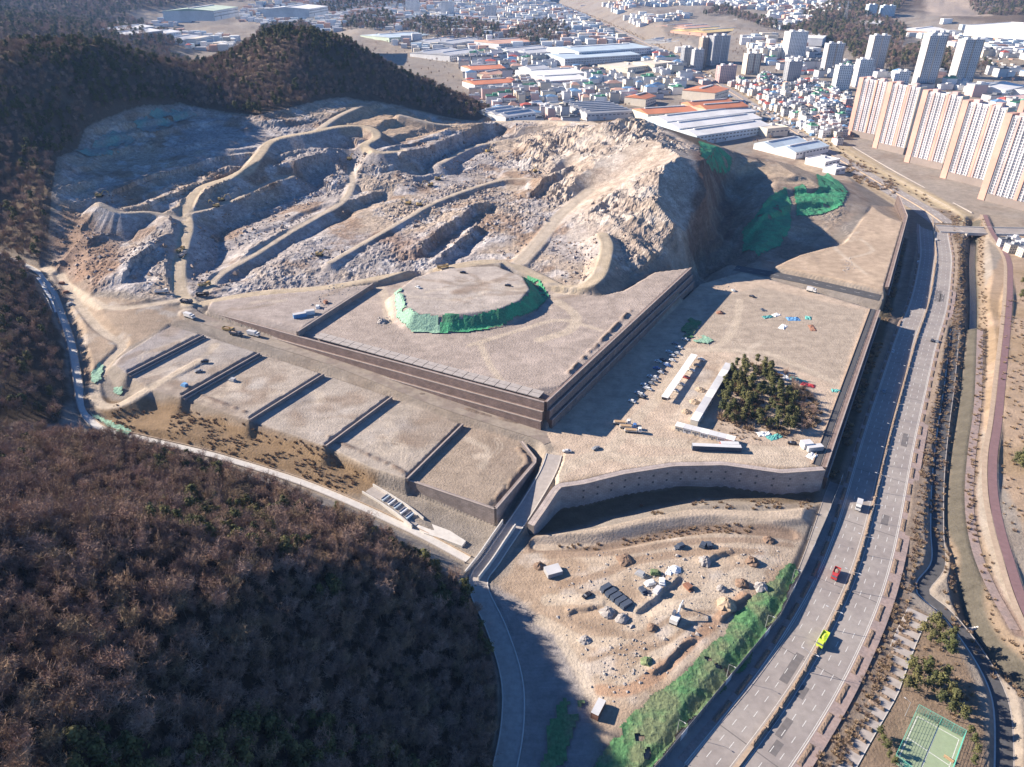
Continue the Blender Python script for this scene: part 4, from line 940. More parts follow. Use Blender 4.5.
def pine(seed, h=10.0, leaf=0.42, n=520):
    r = random.Random(seed); tr = MB(); cr = MB()
    bend = Vector((r.uniform(-.6, .6), r.uniform(-.6, .6), h * .55)); top = Vector((bend.x * 1.3, bend.y * 1.3, h * .93))
    tr.tube((0, 0, -.6), bend, .2, .13, 5); tr.tube(bend, top, .13, .05, 5)
    clumps = []
    for k in range(17):
        t = r.uniform(.36, 1.0); a = r.uniform(0, 6.28); rad = h * .27 * (1.1 - t * .75) * r.uniform(.35, 1.1)
        c = Vector((math.cos(a) * rad + bend.x * t, math.sin(a) * rad + bend.y * t, h * t))
        tr.tube((bend.x * t, bend.y * t, h * t * .9), c, .05, .02, 3, False); clumps.append((c, h * r.uniform(.08, .14)))
    for k in range(n):
        c, s = r.choice(clumps)
        d = Vector((r.gauss(0, 1), r.gauss(0, 1), r.gauss(0.15, .6))); p = c + d * s * .62
        nrm = (d + Vector((0, 0, 1.0)) + Vector((r.gauss(0, .5), r.gauss(0, .5), r.gauss(0, .5)))).normalized()
        x = nrm.orthogonal().normalized(); x.rotate(Matrix.Rotation(r.uniform(0, 6.28), 3, nrm)); y = nrm.cross(x)
        L = leaf * r.uniform(.7, 1.4)
        cr.poly([p - x * L - y * L * .4, p + x * L * .2 - y * L * .6, p + x * L + y * L * .3, p - x * L * .1 + y * L * .7])
    return tr.mesh('trunk', 'bark'), cr.mesh('crown', 'pine_needles')
def shrub(seed, h=1.8, n=110):
    r = random.Random(seed); cr = MB()
    for k in range(n):
        a = r.uniform(0, 6.28); p = Vector((math.cos(a), math.sin(a), 0)) * r.uniform(0, .6) * h * .6
        d = Vector((math.cos(a) * r.uniform(.1, .9), math.sin(a) * r.uniform(.1, .9), 1)).normalized(); L = h * r.uniform(.4, 1.05); w = h * r.uniform(.025, .06)
        s = d.orthogonal().normalized() * w; s.rotate(Matrix.Rotation(r.uniform(0, 6.28), 3, d)); m_ = p + d * L * .5
        cr.poly([p - s * .5, p + s * .5, m_ + s, p + d * L, m_ - s])
    return cr.mesh('shrub', 'brush')
BARE = [bare_tree(11 + i, 8.5 + (i % 3)) for i in range(5)]
PINE = [pine(31 + i, 9 + (i % 3)) for i in range(4)]
SHRUB = [shrub(51 + i) for i in range(4)]
# prototypes for the woods: whole trees joined, kept out of the scene itself
def proto(name, meshes):
    bm = bmesh.new()
    me = bpy.data.meshes.new(name)
    off = 0; mats = []
    V, Fc, mi = [], [], []
    for k, m_ in enumerate(meshes):
        V += [tuple(v.co) for v in m_.vertices]; Fc += [tuple(off + i for i in p.vertices) for p in m_.polygons]; mi += [k] * len(m_.polygons); off += len(m_.vertices); mats.append(m_.materials[0])
    me.from_pydata(V, [], Fc)
    for m_ in mats: me.materials.append(m_)
    me.polygons.foreach_set('material_index', mi); bm.free(); me.update()
    return bpy.data.objects.new(name, me)
def proto_collection(name, objs):
    c = bpy.data.collections.new(name)
    for o in objs: c.objects.link(o)
    return c
PC_BARE = proto_collection('bare_kinds', [proto('bare_kind_%d' % i, m_) for i, m_ in enumerate(BARE)])
PC_PINE = proto_collection('pine_kinds', [proto('pine_kind_%d' % i, m_) for i, m_ in enumerate(PINE)])
PC_SHRUB = proto_collection('shrub_kinds', [proto('shrub_kind_%d' % i, [m_]) for i, m_ in enumerate(SHRUB)])
def stand(name, label, cat, pts, coll):
    """a mass of growth nobody could count: pts rows are x, y, z, scale"""
    me = bpy.data.meshes.new(name); me.vertices.add(len(pts)); me.vertices.foreach_set('co', np.array(pts)[:, :3].astype(np.float32).ravel())
    a = me.attributes.new('size', 'FLOAT', 'POINT'); a.data.foreach_set('value', np.array(pts)[:, 3].astype(np.float32))
    me.update()
    o = bpy.data.objects.new(name, me); COL.objects.link(o); tag(o, label, cat, kind='stuff')
    ng = bpy.data.node_groups.new(name, 'GeometryNodeTree')
    ng.interface.new_socket('Geometry', in_out='INPUT', socket_type='NodeSocketGeometry'); ng.interface.new_socket('Geometry', in_out='OUTPUT', socket_type='NodeSocketGeometry')
    gi, go = ng.nodes.new('NodeGroupInput'), ng.nodes.new('NodeGroupOutput')
    ci = ng.nodes.new('GeometryNodeCollectionInfo'); ci.inputs['Collection'].default_value = coll; ci.inputs['Separate Children'].default_value = True; ci.inputs['Reset Children'].default_value = True
    ip = ng.nodes.new('GeometryNodeInstanceOnPoints'); ip.inputs['Pick Instance'].default_value = True
    rv = ng.nodes.new('FunctionNodeRandomValue'); rv.data_type = 'FLOAT_VECTOR'; rv.inputs[0].default_value = (-.06, -.06, 0); rv.inputs[1].default_value = (.06, .06, 6.283)
    at = ng.nodes.new('GeometryNodeInputNamedAttribute'); at.data_type = 'FLOAT'; at.inputs['Name'].default_value = 'size'
    ng.links.new(gi.outputs[0], ip.inputs['Points']); ng.links.new(ci.outputs[0], ip.inputs['Instance']); ng.links.new(rv.outputs[0], ip.inputs['Rotation']); ng.links.new(at.outputs[0], ip.inputs['Scale'])
    ng.links.new(ip.outputs[0], go.inputs[0])
    md = o.modifiers.new('spread', 'NODES'); md.node_group = ng
    return o
def scatter(x0, x1, y0, y1, sp, jitter=0.9):
    gx, gy = np.meshgrid(np.arange(x0, x1, sp), np.arange(y0, y1, sp)); n = gx.size
    return gx.ravel() + (rng.random(n) - .5) * sp * jitter * 2, gy.ravel() + (rng.random(n) - .5) * sp * jitter * 2
def in_view(x, y, z, pad=40):
    d = y * CT - (z - CAM_H) * ST; up = y * ST + (z - CAM_H) * CT
    px = 512 + F_PX * x / d; py = 383.5 - F_PX * up / d
    return (px > -pad) & (px < 1024 + pad) & (py > -pad) & (py < 767 + pad)
pine_clump = lambda x, y: fbm(x, y, 38, 3)
# --- foreground spur
x, y = scatter(-420, 10, 72, 345, 2.7); z = gz_arr(x, y)
k = (sdf_poly(x, y, SPUR) < -1.5) & (np.abs(x) < half_width(y) * .99) & (y > 72); x, y, z = x[k], y[k], z[k]
pc = pine_clump(x, y); isp = (pc > 0.555) & (rng.random(len(x)) < .42)
d = np.hypot(np.hypot(x, y), z - CAM_H)
vis = in_view(x, y, z + 6, 10)
order = np.argsort(np.where(vis & ~isp, d, 1e9)); near_id = order[:300]
orderp = np.argsort(np.where(vis & isp, d, 1e9)); nearp_id = [i for i in orderp[:160] if vis[i] and isp[i]]
single = np.zeros(len(x), bool); single[near_id] = True; single[nearp_id] = True
def tree_at(name, parts, px, py, pz, s, label, cat, group):
    o = empty(name, (px, py, pz), random.uniform(0, 6.28)); o.scale = (s, s, s * random.uniform(.9, 1.12)); tag(o, label, cat, group)
    for nm, me in zip(('trunk', 'crown'), parts):
        c = bpy.data.objects.new(nm, me); COL.objects.link(c); c.parent = o
    return o
for i in near_id: tree_at('bare_tree', BARE[i % 5], x[i], y[i], z[i], float(np.clip(rng.normal(.75, .22), .3, 1.3)), 'leafless brown tree on the shaded side of the foreground hill', 'tree', 'bare trees on the foreground hill')
for i in nearp_id: tree_at('pine_tree', PINE[i % 4], x[i], y[i], z[i], rng.uniform(.55, .9), 'green pine among the bare trees of the foreground hill', 'tree', 'pines on the foreground hill')
rest = ~single
P = np.c_[x, y, z, np.clip(rng.normal(.75, .22, len(x)), .3, 1.3)]
stand('bare_wood', 'brown leafless wood covering the foreground hill', 'wood', P[rest & ~isp], PC_BARE)
if (rest & isp).any(): stand('pine_stand', 'scattered green pines among the leafless wood of the foreground hill', 'pines', P[rest & isp] * np.array([1, 1, 1, .8]), PC_PINE)
# --- hills round the pit
HILLS = [(-12, 1015), (-60, 1240), (-250, 1330), (-800, 1250), (-1100, 900), (-1000, 380), (-430, 330), (-330, 430)]
x, y = scatter(-1000, 0, 285, 1250, 5.0); z = gz_arr(x, y)
def pit_d(x, y): return sdf_poly(x, y, PIT)
k = (((sdf_poly(x, y, HILLS) < 0) & (z > 30)) | (sdf_poly(x, y, LEFTWOOD) < -1)) & (pit_d(x, y) > 5) & in_view(x, y, z + 5, 30)
chd, _ = dist_path(x, y, CHANNEL); lvd, _ = dist_path(x, y, LANE_V); l2d, _ = dist_path(x, y, LANE_V2)
k &= (chd > 4) & (lvd > 5) & (l2d > 5)
x, y, z = x[k], y[k], z[k]; pc = fbm(x, y, 70, 3); isp = rng.random(len(x)) < np.clip((pc - .46) * 4, 0.12, .7)
P = np.c_[x, y, z, rng.uniform(.6, 1.1, len(x))]
stand('hill_wood', 'brown leafless wood on the hills left of and behind the pit', 'wood', P[~isp], PC_BARE)
stand('hill_pines', 'dark evergreen wood on the hills left of and behind the pit', 'wood', P[isp], PC_PINE)
# --- far hills and wooded knolls of the town
x, y = scatter(-2300, 0, 1330, 3600, 14); z = gz_arr(x, y)
k = (z > 0.055 * (y - 950) + 16) & in_view(x, y, z + 5, 20)
xa, ya, za = x[k], y[k], z[k]
KNOLLS = [((500, 40), (525, 30), (545, 20), (560, 26), (572, 36), (560, 44), (530, 45)), ((340, 30), (352, 18), (385, 14), (400, 24), (380, 32)), ((400, 30), (420, 20), (470, 24), (500, 28), (500, 40), (460, 40), (420, 36)), ((785, 40), (800, 28), (840, 20), (860, 35), (855, 60), (830, 42)), ((800, 14), (840, 2), (905, 0), (900, 10), (860, 20), (820, 26)), ((960, -4), (1030, -6), (1030, 22), (1000, 16)), ((300, 12), (330, 2), (420, -2), (420, 6), (340, 14)), ((880, 62), (915, 50), (920, 62), (890, 76)), ((700, 16), (720, 8), (780, 26), (770, 30), (730, 16)), ((240, 60), (260, 30), (300, 24), (320, 34), (300, 40)), ((60, 20), (130, 18), (190, 38), (120, 30)), ((775, 30), (815, 20), (860, 14), (905, 30), (900, 60), (860, 64), (835, 46)), ((905, 50), (960, 58), (992, 72), (940, 78), (905, 68))]
xs, ys_, zs = [xa], [ya], [za]
x, y = scatter(-1600, 2400, 1200, 4200, 13); z = gz_arr(x, y)
dd = y * CT - (z - CAM_H) * ST; ppx = 512 + F_PX * x / dd; ppy = 383.5 - F_PX * (y * ST + (z - CAM_H) * CT) / dd
for kn in KNOLLS:
    W2 = [tuple(hit(*p))[:2] for p in kn]; k = sdf_poly(x, y, W2) < 0
    xs.append(x[k]); ys_.append(y[k]); zs.append(z[k])
x, y, z = map(np.concatenate, (xs, ys_, zs)); isp = rng.random(len(x)) < .35
P = np.c_[x, y, z, rng.uniform(1.3, 2.2, len(x))]
stand('far_wood', 'hazy brown wood on the far hills and knolls round the town', 'wood', P[~isp], PC_BARE); stand('far_pines', 'hazy dark evergreens on the far hills and knolls', 'wood', P[isp], PC_PINE)
x, y = scatter(-350, 1150, 1080, 2300, 30); z = gz_arr(x, y); k = (z < .055 * (y - 950) + 16) & (rng.random(len(x)) < .55) & in_view(x, y, z) & (dist_path(x, y, ROAD_N)[0] > 16)
k &= ~((y < 1150) & (x < 120))
stand('town_trees', 'small leafless trees scattered between the buildings of the town', 'trees', np.c_[x, y, z, rng.uniform(.5, 1.0, len(x))][k], PC_BARE)
# --- grove on the car park platform: trees one can tell apart
GROVE = [tuple(hit(*p))[:2] for p in [(722, 380), (735, 366), (760, 363), (790, 378), (812, 395), (822, 412), (814, 434), (780, 436), (740, 428), (718, 420)]]
BARE_E = [tuple(hit(*p))[:2] for p in [(776, 372), (790, 376), (812, 395), (824, 412), (816, 436), (800, 434), (794, 405)]]
gx = np.array(GROVE); cnt = 0
x, y = scatter(gx[:, 0].min(), gx[:, 0].max(), gx[:, 1].min(), gx[:, 1].max(), 4.9, .9)
for a, b_ in zip(x, y):
    A, B_ = np.array([a]), np.array([b_])
    if sdf_poly(A, B_, GROVE)[0] > -1: continue
    if sdf_poly(A, B_, BARE_E)[0] < 0: tree_at('bare_tree', BARE[cnt % 5], a, b_, ground_z(a, b_), random.uniform(.5, .8), 'leafless brown tree on the right edge of the pine grove', 'tree', 'bare trees of the grove')
    else: tree_at('pine_tree', PINE[cnt % 4], a, b_, ground_z(a, b_), random.uniform(.45, .95), 'dense green pine in the grove behind the site offices', 'tree', 'pines of the grove')
    cnt += 1
# --- park and lane-side trees
for lab, pxs in (('green pine of the small cluster by the park path', [(922, 636), (930, 630), (938, 636), (930, 644), (940, 648), (948, 642), (946, 655)]), ('green pine of the larger clump behind the sports court', [(908, 672), (915, 680), (924, 676), (932, 684), (940, 690), (926, 692), (946, 698), (952, 706), (938, 704), (950, 714), (914, 692), (960, 722), (944, 680), (905, 690)]), ('pine in the short hedge row left of the sports court', [(878, 735), (881, 742), (884, 750), (888, 758), (892, 765)]), ('pine in the row right of the sports court', [(970, 735), (973, 745), (974, 756), (972, 765)]), ('green pine by the maroon riverside path', [(1016, 465), (1020, 470), (1022, 462)]), ('pine by the houses at the right edge', [(1021, 285), (1020, 300)])):
    for i, p in enumerate(pxs):
        q = hit(*p); s = random.uniform(.7, .95); s *= .55 if 'row' in lab else 1
        tree_at('pine_tree', PINE[i % 4], q.x, q.y, q.z, s, lab, 'tree', lab.split(' ', 1)[1] + ' group')
# --- scrub: verges, dry slope below the terraces, brook banks
pts = []
def scrub_poly(pxs, sp, s0, s1):
    Wp = [tuple(hit(*p))[:2] for p in pxs]; g = np.array(Wp)
    x, y = scatter(g[:, 0].min(), g[:, 0].max(), g[:, 1].min(), g[:, 1].max(), sp)
    k = (sdf_poly(x, y, Wp) < 0) & (fbm(x, y, 11, 3) > .44); x, y = x[k], y[k]
    pts.append(np.c_[x, y, gz_arr(x, y), rng.uniform(s0, s1, len(x))])
def scrub_path(P, o0, o1, sp, s0, s1, keep=1.0):
    Q = resample(P, sp); N = normals2(Q); n = len(Q)
    for o in np.arange(o0, o1, sp):
        k = rng.random(n) < keep
        q = Q[:, :2] + N * (o + rng.uniform(-sp / 2, sp / 2, n))[:, None]; q = q[k]
        pts.append(np.c_[q, gz_arr(q[:, 0], q[:, 1]), rng.uniform(s0, s1, len(q))])
scrub_poly([(90, 395), (125, 408), (180, 404), (250, 426), (330, 452), (372, 476), (356, 498), (300, 477), (200, 446), (120, 428)], 2.0, .25, .75)
scrub_poly([(45, 240), (64, 205), (100, 220), (120, 245), (116, 270), (95, 288), (60, 268)], 5, .25, .6)
scrub_path(HWd, 17.8, 23, 1.7, .3, 1.0, .5)
scrub_path(BROOK, -10, -4, 2.2, .35, 1.0, .5); scrub_path(BROOK, 4.5, 8, 2.2, .35, 1.0, .4)
scrub_poly([(826, 478), (880, 325), (900, 238), (906, 242), (890, 320), (840, 474)], 2.6, .6, 1.4)
scrub_poly([(838, 766), (880, 700), (912, 612), (904, 612), (870, 690), (828, 766)], 1.8, .5, 1.0)
scrub_poly([(640, 506), (700, 500), (760, 497), (815, 500), (810, 510), (700, 508), (650, 516)], 2.2, .4, .9)
scrub_poly([(536, 548), (600, 543), (660, 531), (720, 522), (800, 527), (800, 538), (720, 533), (660, 540), (600, 550)], 2.2, .3, .8)
scrub_poly([(722, 380), (735, 366), (760, 363), (790, 378), (812, 395), (822, 412), (814, 434), (780, 436), (740, 428), (718, 420)], 2.0, .6, 1.5)
scrub_poly([(1000, 300), (1024, 300), (1024, 560), (1004, 520), (1000, 450)], 5, .4, .9)
scrub_poly([(720, 422), (716, 430), (740, 440), (800, 442), (810, 436)], 2.4, .3, .7)
scrub_poly([(850, 160), (875, 172), (900, 190), (890, 196), (862, 185), (840, 172)], 5, 1.0, 2.0)
scrub_path(ROAD_N, -24, -14, 6, .8, 1.6, .4)
scrub_poly([(905, 620), (925, 612), (960, 650), (975, 700), (960, 735), (940, 690), (915, 660)], 3.2, .3, .8)
stand('dry_scrub', 'dry brown scrub and bushes on verges, banks and slopes', 'scrub', np.concatenate(pts), PC_SHRUB)
# ------------------------------------------------------------------ the town
PAL = {'white': (0.78, 0.78, 0.77), 'cream': (0.66, 0.60, 0.50), 'grey': (0.36, 0.37, 0.39), 'light_grey': (0.55, 0.56, 0.58), 'dark_grey': (0.16, 0.17, 0.19), 'pale_blue': (0.50, 0.60, 0.68), 'blue': (0.14, 0.27, 0.45), 'teal': (0.18, 0.40, 0.42),
       'orange': (0.62, 0.24, 0.13), 'orange_pale': (0.60, 0.37, 0.28), 'red': (0.45, 0.11, 0.09), 'pink': (0.56, 0.40, 0.38), 'brown': (0.25, 0.17, 0.13), 'pale_green': (0.52, 0.62, 0.50), 'yellow': (0.68, 0.52, 0.24), 'lilac': (0.60, 0.58, 0.61), 'salmon': (0.58, 0.36, 0.29), 'taupe': (0.26, 0.22, 0.20), 'tan': (0.48, 0.39, 0.30), 'glass': (0.13, 0.15, 0.19), 'green_roof': (0.12, 0.32, 0.22)}
for k_, c in PAL.items(): mk('p_' + k_, c, 0.25 if k_ == 'glass' else 0.75, 0.08, 0.25, col2=tuple(x * .86 for x in c), scale2=0.03)
placed = []
def shed(label, A, B, Cc, h, roof, wallc, kind='gable', bays=1, cat='building', name='industrial_shed', group=None, band=None):
    """A, B, Cc: three roof corners as surveyed from the photograph; h eaves height"""
    cx, cy = (A[0] + Cc[0]) / 2, (A[1] + Cc[1]) / 2
    h *= 1.2; q0 = hit(cx, cy + 4); z0 = q0.z
    for _ in range(5):
        g = G(cx, cy, z0 + h)
        if abs(g[1] - q0.y) > 500: break
        z0 = ground_z(g[0], g[1])
    a, b_, c = [np.array(G(p[0], p[1], z0 + h)[:2]) for p in (A, B, Cc)]
    ex = b_ - a; L = np.linalg.norm(ex); ex /= L; ey = np.array([-ex[1], ex[0]]); dpt = (c - b_) @ ey; D = abs(dpt)
    L = min(L, 260)
    if D < 4: D = 4
    D = min(D, 1.3 * L if bays > 2 else .95 * L, 130); ctr = a + ex * L / 2 + ey * dpt / 2
    rz = math.atan2(ex[1], ex[0])
    root = empty(name, (ctr[0], ctr[1], z0), rz); tag(root, label, cat, group)
    placed.append((ctr[0], ctr[1], max(L, D) / 2, min(L, D) / 2, rz))
    MB().box(0, 0, -2, L - .6, D - .6, h + 2).build('wall', 'p_' + wallc, root)
    rf = MB()
    if kind == 'gable':
        n = bays; dw = D / n; rise = min(0.16 * dw, 4.5)
        for i in range(n):
            y0 = -D / 2 + i * dw; y1 = y0 + dw; ym = (y0 + y1) / 2; x0, x1 = -L / 2 - .4, L / 2 + .4
            rf.quad((x0, y0, h), (x1, y0, h), (x1, ym, h + rise), (x0, ym, h + rise)); rf.quad((x0, ym, h + rise), (x1, ym, h + rise), (x1, y1, h), (x0, y1, h))
            rf.poly([(x0, y1, h), (x0, y0, h), (x0, ym, h + rise)]); rf.poly([(x1, y0, h), (x1, y1, h), (x1, ym, h + rise)])
            rf.quad((x0, y0, h - .5), (x1, y0, h - .5), (x1, y0, h), (x0, y0, h)); rf.quad((x1, y1, h - .5), (x0, y1, h - .5), (x0, y1, h), (x1, y1, h))
        r_ = rf.build('roof', 'p_' + roof, root)
        if min(L, D / n) > 16:
            vb = MB()
            for i in range(n): vb.box(0, -D / 2 + (i + .5) * dw, h + rise - .3, L * .82, max(1.6, dw * .08), 1.3)
            vb.build('ridge_vent', 'p_light_grey', r_)
    else:
        rf.box(0, 0, h, L, D, .5); rf.build('roof', 'p_' + roof, root)
        pb = MB()
        for sx, sy, lx, ly in ((0, -1, L, .5), (0, 1, L, .5), (-1, 0, .5, D - 1), (1, 0, .5, D - 1)): pb.box(sx * (L / 2 - .25), sy * (D / 2 - .25), h + .5, lx, ly, .9)
        pb.build('parapet', 'p_' + wallc, root)
        if L > 14: MB().box(L * .22, D * .1, h + .5, min(6, L * .2), min(5, D * .4), 3).build('roof_housing', 'p_light_grey', root)
    if h >= 6:
        for sgn in (-1, 1):
            wb = MB(); nn = max(2, int(L / 7)); lev = [h * .55] if h < 11 else [h * .32, h * .68]
            for zz in lev:
                for i in range(nn): wb.box(-L / 2 + (i + .5) * L / nn, sgn * (D / 2 - .3), zz, L / nn * .62, .16, 1.7)
            tag(wb.build('window_row', 'p_glass', root), kind='stuff')
        db = MB().box(-L * .25, -(D / 2 - .28), -.5, 5, .2, min(5, h * .6) + .5); db.build('door', 'p_' + (band or 'grey'), root)
    return root
SHEDS = [
 ('orange-roofed shed at the far left of the works', (466, 40.5), (503, 38), (505, 44), 9, 'orange_pale', 'light_grey', 'gable', 1),
 ('pale grey works shed behind the green-white workshop', (492, 49.5), (534, 46), (536, 53), 10, 'light_grey', 'light_grey', 'gable', 2),
 ('small pale green workshop left of the long blue hall', (479, 53), (490, 51), (502, 61), 8, 'pale_green', 'white', 'gable', 1),
 ('long pale blue hall, rear of the two parallel bays', (544, 47), (614, 43), (617, 50), 13, 'pale_blue', 'white', 'gable', 1),
 ('long pale blue hall, front of the two parallel bays', (537, 54), (610, 50), (612, 56), 11, 'pale_blue', 'light_grey', 'gable', 1),
 ('long orange-edged factory wing at the left of the works', (460, 66), (493, 64.5), (494, 69), 9, 'orange', 'light_grey', 'gable', 1),
 ('orange-edged factory wing nearest the wooded slope', (462, 81), (501, 78.5), (502, 83), 9, 'orange', 'light_grey', 'gable', 1),
 ('small orange-roofed block between the two orange-edged wings', (474, 73), (487, 71), (489, 76), 8, 'orange_pale', 'cream', 'gable', 1),
 ('grey-white shed beside the orange-edged wings', (503, 65), (521, 63.5), (529, 73.5), 9, 'light_grey', 'white', 'gable', 1),
 ('white long shed behind the grey clerestory hall', (515, 70), (562, 67.5), (564, 74), 9, 'white', 'light_grey', 'gable', 1),
 ('white shed with a pinkish front wall beside the open brown lot', (531, 76), (569, 74), (573, 80), 9, 'white', 'pink', 'gable', 1),
 ('grey clerestory hall in the middle of the works', (508, 79), (534, 76), (549, 93), 9, 'grey', 'light_grey', 'gable', 2),
 ('left of three white ridged sheds behind the pit edge', (506, 98), (516, 97), (530, 113), 8, 'white', 'white', 'gable', 1),
 ('middle of three white ridged sheds behind the pit edge', (525, 99), (535, 98), (548, 113), 8, 'cream', 'white', 'gable', 1),
 ('right of three white ridged sheds behind the pit edge', (540, 99), (550, 98), (564, 112), 8, 'cream', 'white', 'gable', 1),
 ('low grey-white stepped shed next to the dark wood', (478, 111), (508, 107), (512, 116), 7, 'light_grey', 'white', 'gable', 3),
 ('wide blue-grey multi-ridge roof right behind the pit edge', (553, 99), (595, 97), (627, 118), 8, 'grey', 'light_grey', 'gable', 6),
 ('low cream building on the open brown lot', (596, 65), (622, 62), (627, 69), 7, 'cream', 'cream', 'flat', 1),
 ('cream two-storey building near the town road bend', (622, 61), (642, 59), (648, 68), 10, 'cream', 'cream', 'flat', 1),
 ('narrow red-roofed hall left of the big orange factory', (614, 96), (625, 93), (644, 104), 12, 'orange', 'cream', 'gable', 1),
 ('orange-roofed front wing above the striped white sheds', (632, 109), (680, 106), (682, 112), 12, 'orange', 'cream', 'gable', 1),
 ('big orange-roofed factory hall beside the town road', (671, 89), (686, 85), (712, 99), 15, 'orange', 'cream', 'gable', 1),
 ('orange-roofed hall with dark gutters in front of the big factory', (681, 103), (722, 100), (724, 108), 13, 'orange', 'orange_pale', 'gable', 2),
 ('rear of three white and blue striped sheds beside the ridge', (647, 117), (735, 107), (740, 113), 11, 'white', 'pale_blue', 'gable', 1),
 ('middle of three white and blue striped sheds beside the ridge', (660, 124), (742, 114), (747, 120), 11, 'white', 'pale_blue', 'gable', 1),
 ('front of three white and blue striped sheds beside the ridge', (676, 131), (749, 121), (752, 128), 11, 'white', 'pale_blue', 'gable', 1),
 ('low cream office at the end of the striped sheds', (745, 124), (766, 122), (772, 131), 9, 'cream', 'cream', 'flat', 1),
 ('blue-white canopy sheds behind the sandy hillock', (752, 143), (785, 137), (802, 152), 7, 'pale_blue', 'white', 'gable', 2),
 ('white flat-roofed depot nearest the highway curve', (803, 158), (818, 155), (830, 163), 6, 'white', 'white', 'flat', 1),
 ('small white kiosk roof beside the depot on the curve', (818, 166), (828, 164), (838, 172), 5, 'white', 'light_grey', 'flat', 1),
 ('orange and yellow striped long warehouse, rear one', (648, 26), (690, 23), (695, 29), 10, 'orange_pale', 'cream', 'gable', 2),
 ('orange and yellow long warehouse before the blue hangar', (666, 30), (710, 27), (713, 33), 11, 'yellow', 'orange_pale', 'gable', 2),
 ('grey-roofed warehouse beside the town road', (630, 39), (672, 35), (681, 46), 9, 'grey', 'grey', 'gable', 3),
 ('blue-white warehouse near the top of the town road', (602, 9), (637, 5), (642, 12), 10, 'pale_blue', 'white', 'gable', 2),
 ('white warehouse two rows behind the long blue hall', (613, 22), (645, 18), (650, 26), 10, 'white', 'light_grey', 'gable', 2),
 ('pale green roofed warehouse behind the yellow one', (642, 17), (671, 14), (676, 20), 10, 'pale_green', 'white', 'gable', 1),
 ('pale warehouse left of the far town road', (568, 5), (595, 2), (600, 9), 10, 'light_grey', 'white', 'gable', 1),
 ('market hall with a dark pink roof near the tower blocks', (678, 40), (697, 38), (700, 47), 9, 'pink', 'cream', 'flat', 1),
 ('huge pale teal hangar with a dark grey gable end', (694, 21), (712, 14), (766, 33), 18, 'pale_blue', 'light_grey', 'gable', 1),
 ('teal round-fronted showroom below the grey tower', (704, 60), (734, 57), (738, 63), 9, 'teal', 'teal', 'flat', 1),
 ('blue-edged hall at the foot of the dark wooded hill', (348, 34), (395, 31), (400, 39), 12, 'pale_blue', 'pale_green', 'gable', 1),
 ('grey wide shed behind the wooded hill shoulder', (410, 42), (446, 37), (458, 43), 12, 'light_grey', 'light_grey', 'gable', 2),
 ('pale shed with blue gutters behind the wooded hill shoulder', (398, 52), (430, 48), (437, 60), 11, 'light_grey', 'white', 'gable', 2),
 ('white long roof in front of the far left hill, upper one', (92, 30), (128, 26), (131, 29), 9, 'white', 'grey', 'gable', 1),
 ('white long roof in front of the far left hill, lower one', (96, 35), (138, 30), (141, 33), 9, 'white', 'grey', 'gable', 1),
 ('grey-white hall right of the far left long roofs', (117, 40), (145, 36), (160, 46), 9, 'light_grey', 'light_grey', 'gable', 2),
 ('small white hall at the hill gap on the far left', (140, 33), (157, 31), (160, 34), 9, 'white', 'white', 'gable', 1),
 ('white flat building between the wooded hills', (155, 39), (174, 36), (180, 43), 8, 'cream', 'white', 'flat', 1),
 ('pale green hall in the far valley on the left', (162, 11), (192, 7), (200, 13), 14, 'pale_green', 'white', 'gable', 1),
 ('white factory with blue end in the far valley', (202, 10), (232, 8), (238, 14), 12, 'white', 'pale_blue', 'flat', 1),
 ('long white hall behind the left wooded peak', (262, 9), (285, 6), (290, 12), 12, 'white', 'white', 'gable', 1),
 ('white hotel-like block on the wooded knoll', (792, 38), (806, 30), (828, 35), 12, 'white', 'white', 'flat', 1),
 ('white hall left of the tan excavated mound', (850, 23), (862, 19), (880, 24), 12, 'white', 'light_grey', 'flat', 1),
 ('blue-white storehouse below the wooded right hill', (880, 22), (905, 18), (912, 24), 11, 'pale_blue', 'white', 'gable', 1),
 ('storehouse with an orange front before the tan mound', (893, 30), (915, 27), (923, 33), 9, 'white', 'orange_pale', 'gable', 1),
 ('long pale blue shed in front of the white factory', (935, 33), (962, 30), (978, 42), 10, 'pale_blue', 'white', 'gable', 2),
 ('large white factory with a grey side below the tan mound', (955, 25), (1000, 22), (1012, 32), 15, 'white', 'white', 'flat', 1),
 ('blue-striped white works at the right edge', (992, 42), (1024, 40), (1034, 52), 11, 'pale_blue', 'white', 'gable', 2),
 ('white shed with blue gutter behind the pink apartment row', (964, 86), (985, 82), (998, 92), 10, 'white', 'white', 'gable', 1),
 ('grey works hall at the right edge behind the apartments', (1000, 88), (1030, 84), (1040, 96), 10, 'grey', 'light_grey', 'flat', 1),
 ('pinkish low hall at the right edge above the apartments', (1004, 97), (1030, 94), (1036, 101), 9, 'pink', 'white', 'flat', 1),
]
for s_ in SHEDS: shed(*s_)
